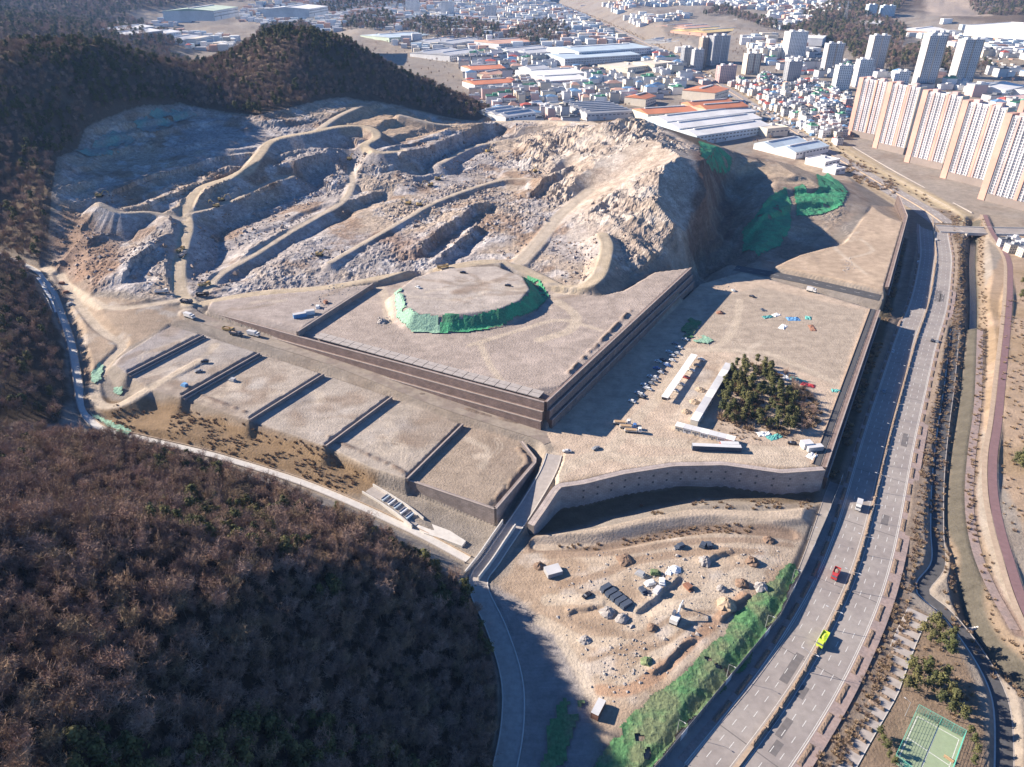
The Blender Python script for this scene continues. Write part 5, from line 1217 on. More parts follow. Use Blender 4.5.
def tower(label, px0, px1, ybase, ytop, wallc, stripe=None, depth=16, rz=0.0, kind_='apartment_tower', cat='apartment block', floors=None, group=None):
    """an upright block whose foot and top are surveyed at the middle of its width"""
    xm = (px0 + px1) / 2; q = hit(xm, ybase); z0 = q.z
    d = q.y * CT - (z0 - CAM_H) * ST; W_ = (px1 - px0) / F_PX * d * 0.86
    v = (ytop - 383.5) / F_PX                       # height at which the line of sight passes over the foot
    t = q.y / (CT - ST * v); h = CAM_H - t * (ST + CT * v) - z0
    root = empty(kind_, (q.x, q.y + depth / 2, z0), rz); tag(root, label, cat, group); placed.append((q.x, q.y + depth / 2, max(W_, depth) / 2, min(W_, depth) / 2, rz))
    MB().box(0, 0, -3, W_, depth, h + 3).build('wall', 'p_' + wallc, root)
    pb = MB()
    for sx, sy, lx, ly in ((0, -1, W_, .4), (0, 1, W_, .4), (-1, 0, .4, depth - .8), (1, 0, .4, depth - .8)): pb.box(sx * (W_ / 2 - .2), sy * (depth / 2 - .2), h, lx, ly, 1.2)
    pb.build('parapet', 'p_' + wallc, root); hb = MB()
    for sx in ((-.25, .25) if W_ > 20 else (0,)): hb.box(sx * W_, 0, h, W_ * .16, depth * .5, 4.2)
    hb.build('lift_housing', 'p_light_grey', root)
    n = floors or max(3, int(h / 2.9)); fh = h / n
    for face in range(4):
        ln, off = (W_, depth / 2) if face % 2 == 0 else (depth, W_ / 2)
        cols = max(2, int(ln / (4.2 if face % 2 == 0 else 6)))
        wb = MB()
        for i in range(cols):
            for f in range(n):
                x = -ln / 2 + (i + .5) * ln / cols; zz = (f + .35) * fh
                lx, ly = ln / cols * .5, .24
                if face == 0: wb.box(x, -off, zz, lx, ly, fh * .52)
                elif face == 2: wb.box(x, off, zz, lx, ly, fh * .52)
                elif face == 1: wb.box(off, x, zz, ly, lx * .6, fh * .5)
                else: wb.box(-off, x, zz, ly, lx * .6, fh * .5)
        tag(wb.build('window_grid', 'p_glass', root), kind='stuff')
    if stripe:
        for sx in (-.5, 0, .5):
            sb = MB().box(sx * (W_ - 2.4), -depth / 2 - .18, 2, 2.2, .36, h - 2.5); sb.build('facade_stripe', 'p_' + stripe, root)
    return root
for a in [('pale grey twin-stripe tower, right of the two nearest the tan slope', 949, 974, 85, 40, 'light_grey', 'tan', 20, .2), ('tall pale grey tower behind the middle of the pink apartment row', 913, 937, 87, 36, 'light_grey', 'tan', 18, .2), ('grey tower hidden partly behind the tall middle one', 919, 940, 76, 33, 'light_grey', 'tan', 18, .2), ('grey tower left of the tall middle pair', 864, 885, 70, 36, 'light_grey', 'tan', 18, .2),
          ('grey-beige tower standing alone above the small houses', 821, 841, 74, 44, 'light_grey', 'tan', 18, .1), ('brilliant white tower on the slope of the knoll', 781, 806, 60, 32, 'white', None, 22, .35), ('small white annexe left of the brilliant white tower', 771, 781, 59, 48, 'white', None, 14, .35), ('cream and brown tower beside the town road', 741, 761, 74, 54, 'cream', 'brown', 14, .4), ('large grey tower behind the teal showroom', 706, 729, 64, 36, 'grey', 'light_grey', 18, .4), ('slim brown-grey tower left of the large grey one', 697, 708, 68, 38, 'tan', None, 14, .4), ('stepped grey block at the road end of the tower group', 680, 692, 68, 48, 'grey', None, 14, .4), ('white and grey block in front of the tower group', 690, 703, 70, 50, 'light_grey', None, 12, .4), ('brown low-rise block beside the town road', 714, 737, 83, 66, 'pink', None, 14, .4),
          ('grey block amid the small houses', 783, 801, 81, 62, 'grey', None, 14, .3), ('white slab, left of the pair behind the first pink block', 832, 850, 90, 66, 'white', None, 14, .2), ('white slab, right of the pair behind the first pink block', 852, 870, 87, 60, 'white', 'light_grey', 14, .2), ('far white slab pair above the wooded knoll, left', 405, 420, 14, -2, 'white', None, 30, .0), ('far white block left of the knoll', 440, 455, 16, 2, 'white', None, 30, 0), ('far white block right of the knoll', 484, 497, 20, 6, 'light_grey', None, 30, 0), ('blue-grey block under the right-hand wooded hill', 866, 876, 18, 5, 'pale_blue', None, 24, 0), ('blue-grey twin block under the right-hand wooded hill', 880, 895, 17, 6, 'pale_blue', None, 24, 0), ('round-topped white block behind the first pink apartment', 894, 908, 88, 72, 'white', None, 16, .1)]:
    tower(*a)
# --- the pink apartment row
def slab_block(label, px, py, z, L, h, dirv, wings, flip=1):
    """long block: its left foot surveyed at a pixel; dirv = direction of the facade on the plan"""
    p = np.array(G(px, py, z)[:2]); dv = np.array(dirv, float); dv /= np.linalg.norm(dv); D = 13.0
    nrm = np.array([-dv[1], dv[0]])                # away from the viewer
    if nrm[0] < 0: nrm = -nrm
    c = p + dv * L / 2 + nrm * D / 2; rz = math.atan2(dv[1], dv[0]); z0 = ground_z(*c)
    root = empty('apartment_block', (c[0], c[1], z0), rz); tag(root, label, 'apartment block', 'row of pink and white apartment blocks'); placed.append((c[0], c[1], L / 2, D / 2, rz))
    s = 1 if (np.array([-dv[1], dv[0]]) @ nrm) > 0 else -1     # facade is on the -s side in local y
    MB().box(0, 0, -3, L, D, h + 3).build('wall', 'p_lilac', root)
    MB().box(-L / 2 + 3.6, -s * 1.2, -2, 7.4, D + 1.6, h + 4.5).build('end_panel', 'p_salmon', root)
    MB().box(L * .14, -s * .7, -2, 3.2, D + 1.0, h + 3.6).build('stair_panel', 'p_salmon', root)
    MB().box(L / 2 - .6, 0, -2, 1.5, D + .8, h + 3).build('end_wall', 'p_cream', root)
    MB().box(0, -s * .2, -3, L + 1.6, D + 2.2, 11).build('base_storeys', 'p_taupe', root)
    n = max(8, int(h / 2.85)); fh = h / n
    x0, x1 = -L / 2 + 8, L / 2 - 1.6; nb = wings; bw = (x1 - x0) / nb
    slab = MB()
    for i in range(nb):
        wb = MB()
        for k_ in (.3, .68): wb.box(x0 + (i + k_) * bw, -s * (D / 2 - .1), 8, bw * .2, .5, h - 9.5)
        wb.build('glazing_strip', 'p_glass', root)
    for f in range(3, n): slab.box((x0 + x1) / 2, -s * (D / 2 + .06), f * fh, x1 - x0, .3, .55)
    tag(slab.build('floor_band', 'p_lilac', root), kind='stuff')
    for i in range(nb + 1):
        MB().box(x0 + i * bw, -s * (D / 2 + .45), 8, (1.2, 2.4, 1.2)[i % 3], .9, h - 8 + (i % 3) * .8).build('pilaster', ('p_white', 'p_pink', 'p_lilac')[i % 3], root)
    for i in range(2):
        hb = MB().box(-L / 4 + i * L / 2, 0, h, 7, 6.5, 4.2); hb.build('lift_housing', 'p_pink', root)
    pb = MB()
    for sy in (-1, 1): pb.box(0, sy * (D / 2 - .3), h, L - 14, .5, 1.3)
    pb.build('parapet', 'p_light_grey', root)
    return root
dv = (0.46, -0.89)
slab_block('first and farthest block of the pink apartment row, beside the small houses', 847, 137, 5, 46, 78, dv, 5)
slab_block('second block of the pink apartment row counted from the small houses', 873, 148, 5, 48, 84, dv, 6)
slab_block('third block of the pink apartment row, in its middle', 905, 161, 5, 52, 86, dv, 6)
slab_block('fourth block of the pink apartment row counted from the small houses', 941, 177, 5, 52, 86, dv, 6)
slab_block('fifth and nearest block of the pink apartment row above the bridge', 979, 197, 5, 60, 88, dv, 7)
slab_block('pale block standing behind the nearest pink apartment', 1005, 150, 5, 40, 60, dv, 5)
# --- small houses, each one its own
def clear_of(x, y, r):
    A = np.array(placed); dx, dy = x - A[:, 0], y - A[:, 1]; c, s = np.cos(A[:, 4]), np.sin(A[:, 4])
    return not ((np.abs(dx * c + dy * s) < A[:, 2] + r) & (np.abs(-dx * s + dy * c) < A[:, 2] * .45 + A[:, 3] * .55 + r)).any()
HOUSE = []
for i, (wc, rc, hh_, lx, ly, hip) in enumerate([('white', 'light_grey', 7.5, 11, 9, 0), ('cream', 'grey', 10, 10, 10, 0), ('white', 'red', 6.5, 11, 9, 1), ('light_grey', 'dark_grey', 9, 12, 9, 0), ('white', 'blue', 8, 10, 9, 1), ('pink', 'light_grey', 10.5, 11, 10, 0), ('white', 'green_roof', 9.5, 11, 10, 0), ('cream', 'orange_pale', 6.5, 12, 8, 1)]):
    w = MB().box(0, 0, -2, lx, ly, hh_ + 2).mesh('wall', 'p_' + wc); r = MB()
    if hip:
        x, y, k_ = lx / 2 + .5, ly / 2 + .5, lx / 2 - ly / 2; z1 = hh_ + 2.6
        A_ = [(-x, -y, hh_), (x, -y, hh_), (x, y, hh_), (-x, y, hh_), (-k_, 0, z1), (k_, 0, z1)]
        r.quad(A_[0], A_[1], A_[5], A_[4]); r.quad(A_[2], A_[3], A_[4], A_[5]); r.poly([A_[1], A_[2], A_[5]]); r.poly([A_[3], A_[0], A_[4]])
    else:
        r.box(0, 0, hh_, lx + .4, ly + .4, .35); r.box(lx * .22, 0, hh_ + .35, lx * .35, ly * .5, 2.4)
        for sy in (-1, 1): r.box(0, sy * (ly / 2), hh_ + .35, lx + .4, .3, .8)
    wd = MB()
    for sg in (-1, 1):
        for f in range(int(hh_ / 3)):
            for q_ in (-.28, .05, .32): wd.box(q_ * lx, sg * ly / 2, f * 3 + 1.1, 1.7, .14, 1.3); wd.box(sg * lx / 2, q_ * ly, f * 3 + 1.1, .14, 1.5, 1.3)
    HOUSE.append((w, r.mesh('roof', 'p_' + rc), wd.mesh('window_row', 'p_glass'), wc, rc))
WORDS = {'light_grey': 'pale grey', 'dark_grey': 'dark grey', 'green_roof': 'green', 'orange_pale': 'pale orange', 'pale_blue': 'pale blue'}
def house(i, x, y, rz, s, where, grp):
    w, r, wd, wc, rc = HOUSE[i]
    o = empty('house', (x, y, ground_z(x, y)), rz); o.scale = (s, s, s); tag(o, 'small %s house with a %s roof %s' % (WORDS.get(wc, wc), WORDS.get(rc, rc), where), 'house', grp)
    for nm, me in (('wall', w), ('roof', r), ('window_row', wd)):
        c = bpy.data.objects.new(nm, me); COL.objects.link(c); c.parent = o
        if nm == 'window_row': c['kind'] = 'stuff'
HZ = [tuple(hit(*p))[:2] for p in [(716, 84), (728, 76), (752, 84), (765, 74), (790, 86), (812, 80), (832, 92), (850, 92), (850, 112), (846, 140), (838, 149), (815, 141), (780, 116), (748, 98)]]
g = np.array(HZ); nh = 0
ax = np.array([math.cos(.12), math.sin(.12)]); ay = np.array([-ax[1], ax[0]])
def lattice(c0, ni, nj, si, sj, jit, poly, inset, road_gap):
    I, J = np.meshgrid(np.arange(-ni, ni), np.arange(-nj, nj)); I, J = I.ravel(), J.ravel()
    q = c0 + ax[None] * (I * si)[:, None] + ay[None] * (J * sj + (J % 2) * sj * .3)[:, None] + rng.uniform(-jit, jit, (len(I), 2))
    k = sdf_poly(q[:, 0], q[:, 1], poly) < -inset; q = q[k]
    return q[dist_path(q[:, 0], q[:, 1], ROAD_N)[0] > road_gap]
for q in lattice(g.mean(0), 30, 40, 15.5, 17, 2.5, HZ, 3, 18):
    if not clear_of(q[0], q[1], 6) or rng.random() < .1: continue
    house(int(rng.choice(8, p=[.24, .14, .12, .14, .08, .1, .08, .1])), q[0], q[1], .12 + rng.choice([0, 1.571]) + rng.uniform(-.08, .08), rng.uniform(.85, 1.2), 'in the dense quarter', 'houses of the dense quarter by the town road'); nh += 1
HZ2 = [tuple(hit(*p))[:2] for p in [(985, 262), (1000, 240), (1030, 238), (1035, 262), (1015, 272)]]
for p in [(1003, 246), (1012, 243), (1020, 247), (1009, 252), (1022, 256)]:
    q = hit(*p); house(int(rng.integers(0, 4)), q.x, q.y, rng.uniform(-.2, .2), .75, 'beside the bridge at the right edge', 'houses by the bridge')
# --- the town beyond: each building set out on its own
FAR = [((180, 14), (330, -2), (560, -2), (590, 20), (640, 52), (610, 62), (580, 60), (560, 66), (500, 62), (455, 48), (420, 32), (345, 28), (330, 36), (250, 22)), ((600, 6), (640, -2), (860, -2), (850, 16), (800, 28), (780, 30), (740, 16), (700, 12), (680, 22), (640, 30)), ((455, 62), (480, 50), (500, 56), (540, 62), (600, 70), (640, 84), (610, 92), (570, 92), (480, 106), (470, 90)), ((905, 36), (925, 24), (1024, 20), (1040, 60), (1040, 80), (985, 76), (975, 50), (930, 42)), ((60, 26), (170, 16), (240, 12), (180, 26), (150, 30)), ((640, 62), (700, 66), (720, 84), (705, 86), (660, 76)), ((985, 100), (1030, 100), (1035, 130), (1010, 125)), ((640, 48), (665, 50), (690, 50), (690, 62), (660, 62)), ((380, 40), (470, 36), (500, 60), (470, 62), (430, 60)), ((560, 88), (660, 78), (700, 88), (640, 104), (590, 108)), ((470, 100), (560, 96), (600, 112), (480, 116)), ((150, 30), (240, 40), (230, 52), (180, 50)), ((735, 40), (780, 38), (860, 70), (830, 80), (770, 70)), ((850, 70), (905, 74), (960, 84), (990, 100), (900, 84))]
cand = []
for fp in FAR:
    Wp = [tuple(hit(*p))[:2] for p in fp]; g = np.array(Wp)
    for q in lattice(g.mean(0), int(np.ptp(g[:, 0]) / 66) + 4, int(np.ptp(g[:, 1]) / 66) + 4, 27, 30, 5, Wp, 3, 20):
        if q[1] > 1080 and ground_z(*q) < city_z(q[1]) + 22: cand.append(q)
cand.sort(key=lambda q: q[1]); far_mass = {k_: MB() for k_ in ('white', 'light_grey', 'pale_blue', 'orange_pale', 'cream')}; nf = 0
for q in cand:
    if not clear_of(q[0], q[1], 5): continue
    zg = ground_z(*q); sx, sy, sz = rng.uniform(1.0, 2.6), rng.uniform(1.0, 2.3), rng.uniform(.8, 1.9); rz = .12 + rng.uniform(-.12, .12)
    placed.append((q[0], q[1], 5.5 * sx, 4.8 * sy, .12))
    if nf >= 300: far_mass[('white', 'light_grey', 'white', 'pale_blue', 'orange_pale', 'cream', 'light_grey')[nf % 7]].box(q[0], q[1], zg - 2, 11 * sx, 9.5 * sy, 2 + 8 * sz, rz=rz); nf += 1; continue
    w, r, wd, wc, rc = HOUSE[int(rng.choice(8, p=[.28, .12, .08, .15, .12, .07, .06, .12]))]
    o = empty('far_building', (q[0], q[1], zg), rz); o.scale = (sx, sy, sz)
    tag(o, 'hazy %s works building with a %s roof in the far town' % (WORDS.get(wc, wc), WORDS.get(rc, rc)), 'building', 'buildings of the far town')
    for nm, me in (('wall', w), ('roof', r)):
        c = bpy.data.objects.new(nm, me); COL.objects.link(c); c.parent = o
    nf += 1
for k_, m_ in far_mass.items():
    if m_.v: tag(m_.build('far_town', 'p_' + k_), 'hazy mass of %s buildings at the far end of the town' % WORDS.get(k_, k_), 'buildings', kind='stuff')
print('houses', nh, 'far', nf)
# --- parked vehicles, containers and yard clutter among the works: too many to count
for mt, n_ in (('p_white', 700), ('p_blue', 220), ('p_dark_grey', 420), ('p_tan', 260), ('p_orange_pale', 150)):
    cl = MB(); k_ = 0
    pls = [[tuple(hit(*p))[:2] for p in fp] for fp in (FAR[0], FAR[2], FAR[3], FAR[5], ((455, 60), (560, 60), (660, 80), (640, 100), (560, 110), (480, 108)), ((700, 90), (860, 100), (850, 150), (770, 118)))] if mt == 'p_white' else pls
    while k_ < n_:
        g = np.array(pls[int(rng.integers(0, len(pls)))]); w_ = rng.random(len(g)) ** 2; w_ /= w_.sum(); q = w_ @ g + rng.uniform(-25, 25, 2)
        if q[1] < 1080: k_ += 1; continue
        cl.box(q[0], q[1], ground_z(*q) - .3, rng.uniform(3, 9), rng.uniform(2, 5), rng.uniform(1.6, 4), rz=rng.uniform(0, 3)); k_ += 1
    tag(cl.build('yard_clutter', mt), 'scattered %s vehicles and containers in the yards of the town' % mt[2:].replace('_', ' '), 'clutter', kind='stuff')
# --- street bridge over the brook
P = [G(938, 229, .4), G(960, 230, 1.2), G(985, 231, 2), G(1050, 232, 3)]
br = empty('road_bridge', P[1]); tag(br, 'concrete road bridge crossing the brook from the highway junction', 'bridge')
def local(o, mb): mb.v = [(a - o.location.x, b_ - o.location.y, c - o.location.z) for a, b_, c in mb.v]; return mb
Pr = [tuple(p) for p in resample(P, 6)]
for nm, o0, o1, z0, z1, mt in (('deck', -10, 10, -1.6, .1, 'asphalt'), ('parapet', -10.6, -10, -1.8, 1.0, 'concrete_light'), ('parapet', 10, 10.6, -1.8, 1.0, 'concrete_light')):
    N = normals2(Pr); Q = np.array(Pr); mb = MB()
    for i in range(len(Q) - 1):
        c8 = [(*(Q[k_, :2] + N[k_] * o), Q[k_, 2] + z) for z in (z0, z1) for k_, o in ((i, o0), (i + 1, o0), (i + 1, o1), (i, o1))]
        n = len(mb.v); mb.v += c8
        for f in ((0, 1, 5, 4), (1, 2, 6, 5), (2, 3, 7, 6), (3, 0, 4, 7), (4, 5, 6, 7), (3, 2, 1, 0)): mb.f.append(tuple(n + i_ for i_ in f)); mb.uv.append(((0, 0),) * 4)
    local(br, mb).build(nm, mt, br)
pm = MB()
for p in (G(968, 236, 0), G(985, 236, 0)): pm.box(p[0], p[1] + 8, -6, 1.6, 14, 7.5)
local(br, pm).build('pier', 'concrete', br)
# --- tall pylon on the far slope
q = hit(844, 24); py_ = empty('power_pylon', q); tag(py_, 'thin steel lattice pylon above the white town building', 'pylon')
mb = MB(); hgt = 60
for sx in (-1, 1):
    for sy in (-1, 1): mb.tube((sx * 5, sy * 5, -1), (sx * .8, sy * .8, hgt), .4, .25, 4)
for k_ in range(6):
    z_ = k_ * 10; w_ = 5 - 4.2 * z_ / hgt; w2 = 5 - 4.2 * (z_ + 10) / hgt
    for sy in (-1, 1): mb.tube((-w_, sy * w_, z_), (w2, sy * w2, z_ + 10), .2, .2, 4); mb.tube((w_, sy * w_, z_), (-w2, sy * w2, z_ + 10), .2, .2, 4)
mb.build('lattice_mast', 'steel', py_)
for z_ in (40, 48, 56): MB().box(0, 0, z_, 18 - (z_ - 40) * .4, .7, .7).build('cross_arm', 'steel', py_)
# ------------------------------------------------------------------ street furniture, vehicles, works
for k_, c in {'truck_white': (0.72, 0.72, 0.70), 'truck_green': (0.55, 0.68, 0.08), 'truck_red': (0.50, 0.06, 0.06), 'truck_yellow': (0.42, 0.30, 0.12), 'truck_blue': (0.08, 0.18, 0.42), 'car_black': (0.02, 0.02, 0.025), 'car_grey': (0.25, 0.26, 0.28), 'car_silver': (0.55, 0.56, 0.57), 'tyre': (0.02, 0.02, 0.02), 'tarp_blue': (0.12, 0.30, 0.55), 'tarp_teal': (0.10, 0.36, 0.34), 'tarp_white': (0.75, 0.77, 0.78), 'form_dark': (0.05, 0.07, 0.11), 'rust': (0.24, 0.12, 0.08), 'court_green': (0.27, 0.34, 0.22), 'fence_teal': (0.10, 0.40, 0.32), 'wood_tan': (0.40, 0.28, 0.17)}.items():
    mk(k_, c, 0.35 if k_.startswith(('truck', 'car')) else 0.8, 0.1, 0.8, spec=0.5)
VEH = {}
def wheel_mesh(r, w):
    return MB().tube((0, -w / 2, 0), (0, w / 2, 0), r, r, 10).mesh('wheel', 'tyre')
WH_C, WH_T = wheel_mesh(.34, .24), wheel_mesh(.52, .36)
def car_parts(colr):
    if colr in VEH: return VEH[colr]
    prof = [(-2.2, .35), (-2.25, .8), (-1.9, .95), (-1.35, 1.0), (-.85, 1.45), (.6, 1.48), (1.25, 1.02), (2.1, .88), (2.25, .55), (2.2, .35)]
    b_ = MB(); n = len(prof)
    def sec(y, k_): return [(x, y * (0.84 if z > 1.02 else 1.0), z) for x, z in prof]
    L_, R_ = sec(-.88, 1), sec(.88, 1)
    b_.poly(list(reversed(R_))); b_.poly(L_)
    for i in range(n):
        j = (i + 1) % n; b_.quad(L_[j], L_[i], R_[i], R_[j])
    g_ = MB()
    g_.quad((1.2, -.68, 1.06), (1.2, .68, 1.06), (.66, .64, 1.44), (.66, -.64, 1.44)); g_.quad((-1.3, .68, 1.06), (-1.3, -.68, 1.06), (-.9, -.62, 1.42), (-.9, .62, 1.42))
    g_.v = [(x * 1.02, y, z + .02) for x, y, z in g_.v]
    for s_ in (-1, 1): g_.quad((-1.2, s_ * .90, 1.05), (1.1, s_ * .90, 1.05), (.6, s_ * .77, 1.42), (-.8, s_ * .77, 1.42))
    VEH[colr] = (b_.mesh('body', colr), g_.mesh('window_glass', 'p_glass')); return VEH[colr]
def add(me, nm, parent, loc=(0, 0, 0), rot=(0, 0, 0)):
    o = bpy.data.objects.new(nm, me); COL.objects.link(o); o.parent = parent; o.location = loc; o.rotation_euler = rot; return o
def car(p, rz, colr, label, group=None, wheels=True):
    o = empty('car', p, rz); tag(o, label, 'car', group); b_, g_ = car_parts(colr)
    add(b_, 'body', o); add(g_, 'window_glass', o)
    if wheels:
        for sx in (-1.35, 1.4):
            for sy in (-.82, .82): add(WH_C, 'wheel', o, (sx, sy, .34))
    return o
def truck(p, rz, colr, label, bed='dump', load='rubble', group=None, L=7.6, cat='truck'):
    o = empty('truck', p, rz); tag(o, label, cat, group); key = ('t', colr, bed, load, L)
    if key not in VEH:
        x1 = L / 2
        cab = MB().box(x1 - 1.0, 0, .9, 2.0, 2.4, 1.1).box(x1 - 1.1, 0, 2.0, 1.7, 2.3, .95, taper=.08).mesh('cab', colr)
        gl = MB().box(x1 - .16, 0, 2.08, .12, 2.0, .7).box(x1 - 1.0, 0, 2.1, 1.1, 2.42, .6).mesh('window_glass', 'p_glass')
        ch = MB().box(0, 0, .65, L, 1.0, .4).mesh('chassis', 'steel_dark')
        bl = L - 2.4; bx = -1.2
        if bed == 'dump':
            bd = MB()
            bd.box(bx, 0, 1.1, bl, 2.4, .15)
            for sy in (-1, 1): bd.box(bx, sy * 1.2, 1.1, bl, .12, 1.3)
            bd.box(bx - bl / 2, 0, 1.1, .12, 2.4, 1.3); bd.box(bx + bl / 2, 0, 1.1, .12, 2.5, 1.7)
            ld = MB(); nx, ny = 7, 4; gx = [[(bx - bl / 2 + .1 + (bl - .2) * i / nx, -1.1 + 2.2 * j / ny, 1.6 + .65 * math.sin(math.pi * i / nx) * math.sin(math.pi * j / ny) + random.uniform(0, .15)) for j in range(ny + 1)] for i in range(nx + 1)]
            for i in range(nx):
                for j in range(ny): ld.quad(gx[i][j], gx[i + 1][j], gx[i + 1][j + 1], gx[i][j + 1])
            ld = ld.mesh('load', load)
        elif bed == 'box': bd = MB().box(bx, 0, 1.1, bl, 2.45, 2.3); ld = MB().box(bx, 0, 3.4, bl + .06, 2.5, .1).mesh('roof_panel', 'p_light_grey')
        else: bd = MB().box(bx, 0, 1.0, bl, 2.4, .2); ld = MB().box(bx, 0, 1.2, bl * .9, 2.0, .5).mesh('load', load)
        VEH[key] = (cab, gl, ch, bd.mesh('bed', colr if bed == 'dump' else 'truck_white'), ld)
    for me, nm in zip(VEH[key], ('cab', 'window_glass', 'chassis', 'bed', 'load' if bed != 'box' else 'roof_panel')): add(me, nm, o)
    for sx in (-L / 2 + .9, -L / 2 + 2.1, L / 2 - 1.2):
        for sy in (-1.0, 1.0): add(WH_T, 'wheel', o, (sx, sy, .52))
    return o
EXC = None
def excavator(p, rz, label, colr='truck_yellow', group=None, s=1.0):
    o = empty('excavator', p, rz); o.scale = (s, s, s); tag(o, label, 'excavator', group)
    key = ('x', colr)
    if key not in VEH:
        trk = MB()
        pr_ = [(-2, .1), (-2.2, .5), (-1.9, .95), (1.9, .95), (2.2, .5), (2, .1)]
        trk.poly([(x, -.3, z) for x, z in pr_][::-1]); trk.poly([(x, .3, z) for x, z in pr_])
        for i in range(6): a, c = pr_[i], pr_[(i + 1) % 6]; trk.quad((a[0], -.3, a[1]), (c[0], -.3, c[1]), (c[0], .3, c[1]), (a[0], .3, a[1]))
        house_ = MB().box(-.6, 0, 1.05, 3.6, 2.5, 1.1).box(-1.7, 0, 2.1, 1.4, 2.4, .5)
        cab = MB().box(.6, .75, 2.15, 1.5, 1.0, 1.2, taper=.1)
        boom = MB().tube((1.0, -.3, 1.6), (3.2, -.3, 4.4), .32, .28, 6).tube((3.2, -.3, 4.4), (5.4, -.3, 4.0), .28, .2, 6)
        arm = MB().tube((5.4, -.3, 4.1), (6.2, -.3, 1.4), .2, .16, 6)
        bkt = MB().box(6.1, -.3, .35, .95, 1.1, 1.0, taper=.25)
        VEH[key] = (trk.mesh('track', 'tyre'), house_.mesh('engine_house', colr), cab.mesh('cab', 'p_glass'), boom.mesh('boom', colr), arm.mesh('arm', colr), bkt.mesh('bucket', 'steel_dark'))
    t, h_, c_, b_, a_, k_ = VEH[key]
    for sy in (-1.05, 1.05): add(t, 'track', o, (0, sy, 0))
    add(h_, 'engine_house', o); add(c_, 'cab', o); bo = add(b_, 'boom', o); ar = add(a_, 'arm', o); add(k_, 'bucket', ar)
    return o
HWT = np.c_[-Nhw[:, 1], Nhw[:, 0]] * -1
def on_highway(px, py):
    p = G(px, py, 0.1); i = int(np.argmin(((HWr[:, :2] - np.array(p[:2])) ** 2).sum(1))); n = Nhw[i]; t = np.array([n[1], -n[0]])
    return p, math.atan2(t[1], t[0])
p, a = on_highway(858, 508); truck(p, a, 'truck_white', 'white box truck at the edge of the shade on the highway', 'box', L=6.5)
p, a = on_highway(835, 576); truck(p, a, 'truck_red', 'red dump truck on the near side of the highway median', 'dump', L=7)
p, a = on_highway(822, 642); truck(p, a, 'truck_green', 'lime green lorry beside the highway median', 'dump', load='truck_green', L=8)
p, a = on_highway(932, 341); car(p, a + math.pi, 'car_black', 'black car, left of the pair heading away in the right lanes')
p, a = on_highway(937, 342); car(p, a + math.pi, 'car_grey', 'dark grey car, right of the pair in the right lanes')
for (x_, y_, c_, l_) in ((936, 240, 'truck_white', 'white car on the highway curve below the bridge'), (918, 262, 'car_silver', 'silver car in the shade at the top of the highway curve'), (893, 352, 'car_silver', 'silver car in the shaded lanes beside the ramp street'), (884, 392, 'car_grey', 'grey car in the shaded lanes opposite the grove')):
    p, a = on_highway(x_, y_); car(p, a, c_, l_)
q = hit(811, 292); truck((q.x, q.y, q.z + .2), R(-35), 'truck_white', 'white lorry on the dark ramp street', 'box', L=7)
# lamps
def lamp_meshes(double):
    pole = MB().tube((0, 0, -.5), (0, 0, 9.6), .14, .08, 6).mesh('pole', 'steel')
    arm = MB().tube((0, 0, 9.5), (0, 2.4, 10.1), .06, .05, 5).mesh('arm', 'steel'); head = MB().box(0, 2.7, 9.98, .34, .95, .16).mesh('lamp_head', 'p_light_grey')
    return pole, arm, head, double
LM = lamp_meshes(True)
def lamp(p, rz, label, group, double=True, s=1.0):
    o = empty('street_lamp', p, rz); o.scale = (s, s, s); tag(o, label, 'street lamp', group); add(LM[0], 'pole', o)
    for k_ in range(2 if double else 1):
        ar = add(LM[1], 'arm', o, (0, 0, 0), (0, 0, math.pi * k_)); add(LM[2], 'lamp_head', ar)
    return o
def along(i): n = Nhw[i]; return math.atan2(n[1], n[0]) - math.pi / 2
cum = 0
for i in range(6, len(HWr) - 8, 5):
    lamp((HWr[i, 0], HWr[i, 1], .6), along(i), 'double-armed street lamp standing on the highway median', 'lamps along the highway median')
for i in range(8, len(FRr) - 6, 5):
    x_, y_, _ = FRr[i]; n = normals2(FRr)[i]; lamp((x_ - n[0] * 4.3, y_ - n[1] * 4.3, 0), math.atan2(n[1], n[0]) - math.pi / 2, 'single-armed street lamp beside the frontage lane fence', 'lamps along the frontage lane', False, .8)
# planted beds between carriageway and pavement, each a low hedge block
def hedge_mesh(L, w, h, seed):
    r = random.Random(seed); mb = MB(); nx, ny = max(4, int(L / .7)), 4
    g_ = [[(-L / 2 + L * i / nx, -w / 2 + w * j / ny, h * (.25 if i in (0, nx) or j in (0, ny) else r.uniform(.7, 1.15))) for j in range(ny + 1)] for i in range(nx + 1)]
    for i in range(nx):
        for j in range(ny): mb.quad(g_[i][j], g_[i + 1][j], g_[i + 1][j + 1], g_[i][j + 1])
    for i in range(nx):
        for j in (0, ny): a, b_ = g_[i][j], g_[i + 1][j]; q_ = ((a[0], a[1], -.1), (b_[0], b_[1], -.1), b_, a); mb.quad(*(q_ if j == 0 else q_[::-1]))
    for j in range(ny):
        for i in (0, nx): a, b_ = g_[i][j], g_[i][j + 1]; q_ = ((a[0], a[1], -.1), (b_[0], b_[1], -.1), b_, a); mb.quad(*(q_[::-1] if i == 0 else q_))
    return mb.mesh('hedge', 'hedge_brown')
HM = [hedge_mesh(9, 2.0, .9, 70 + i) for i in range(4)]
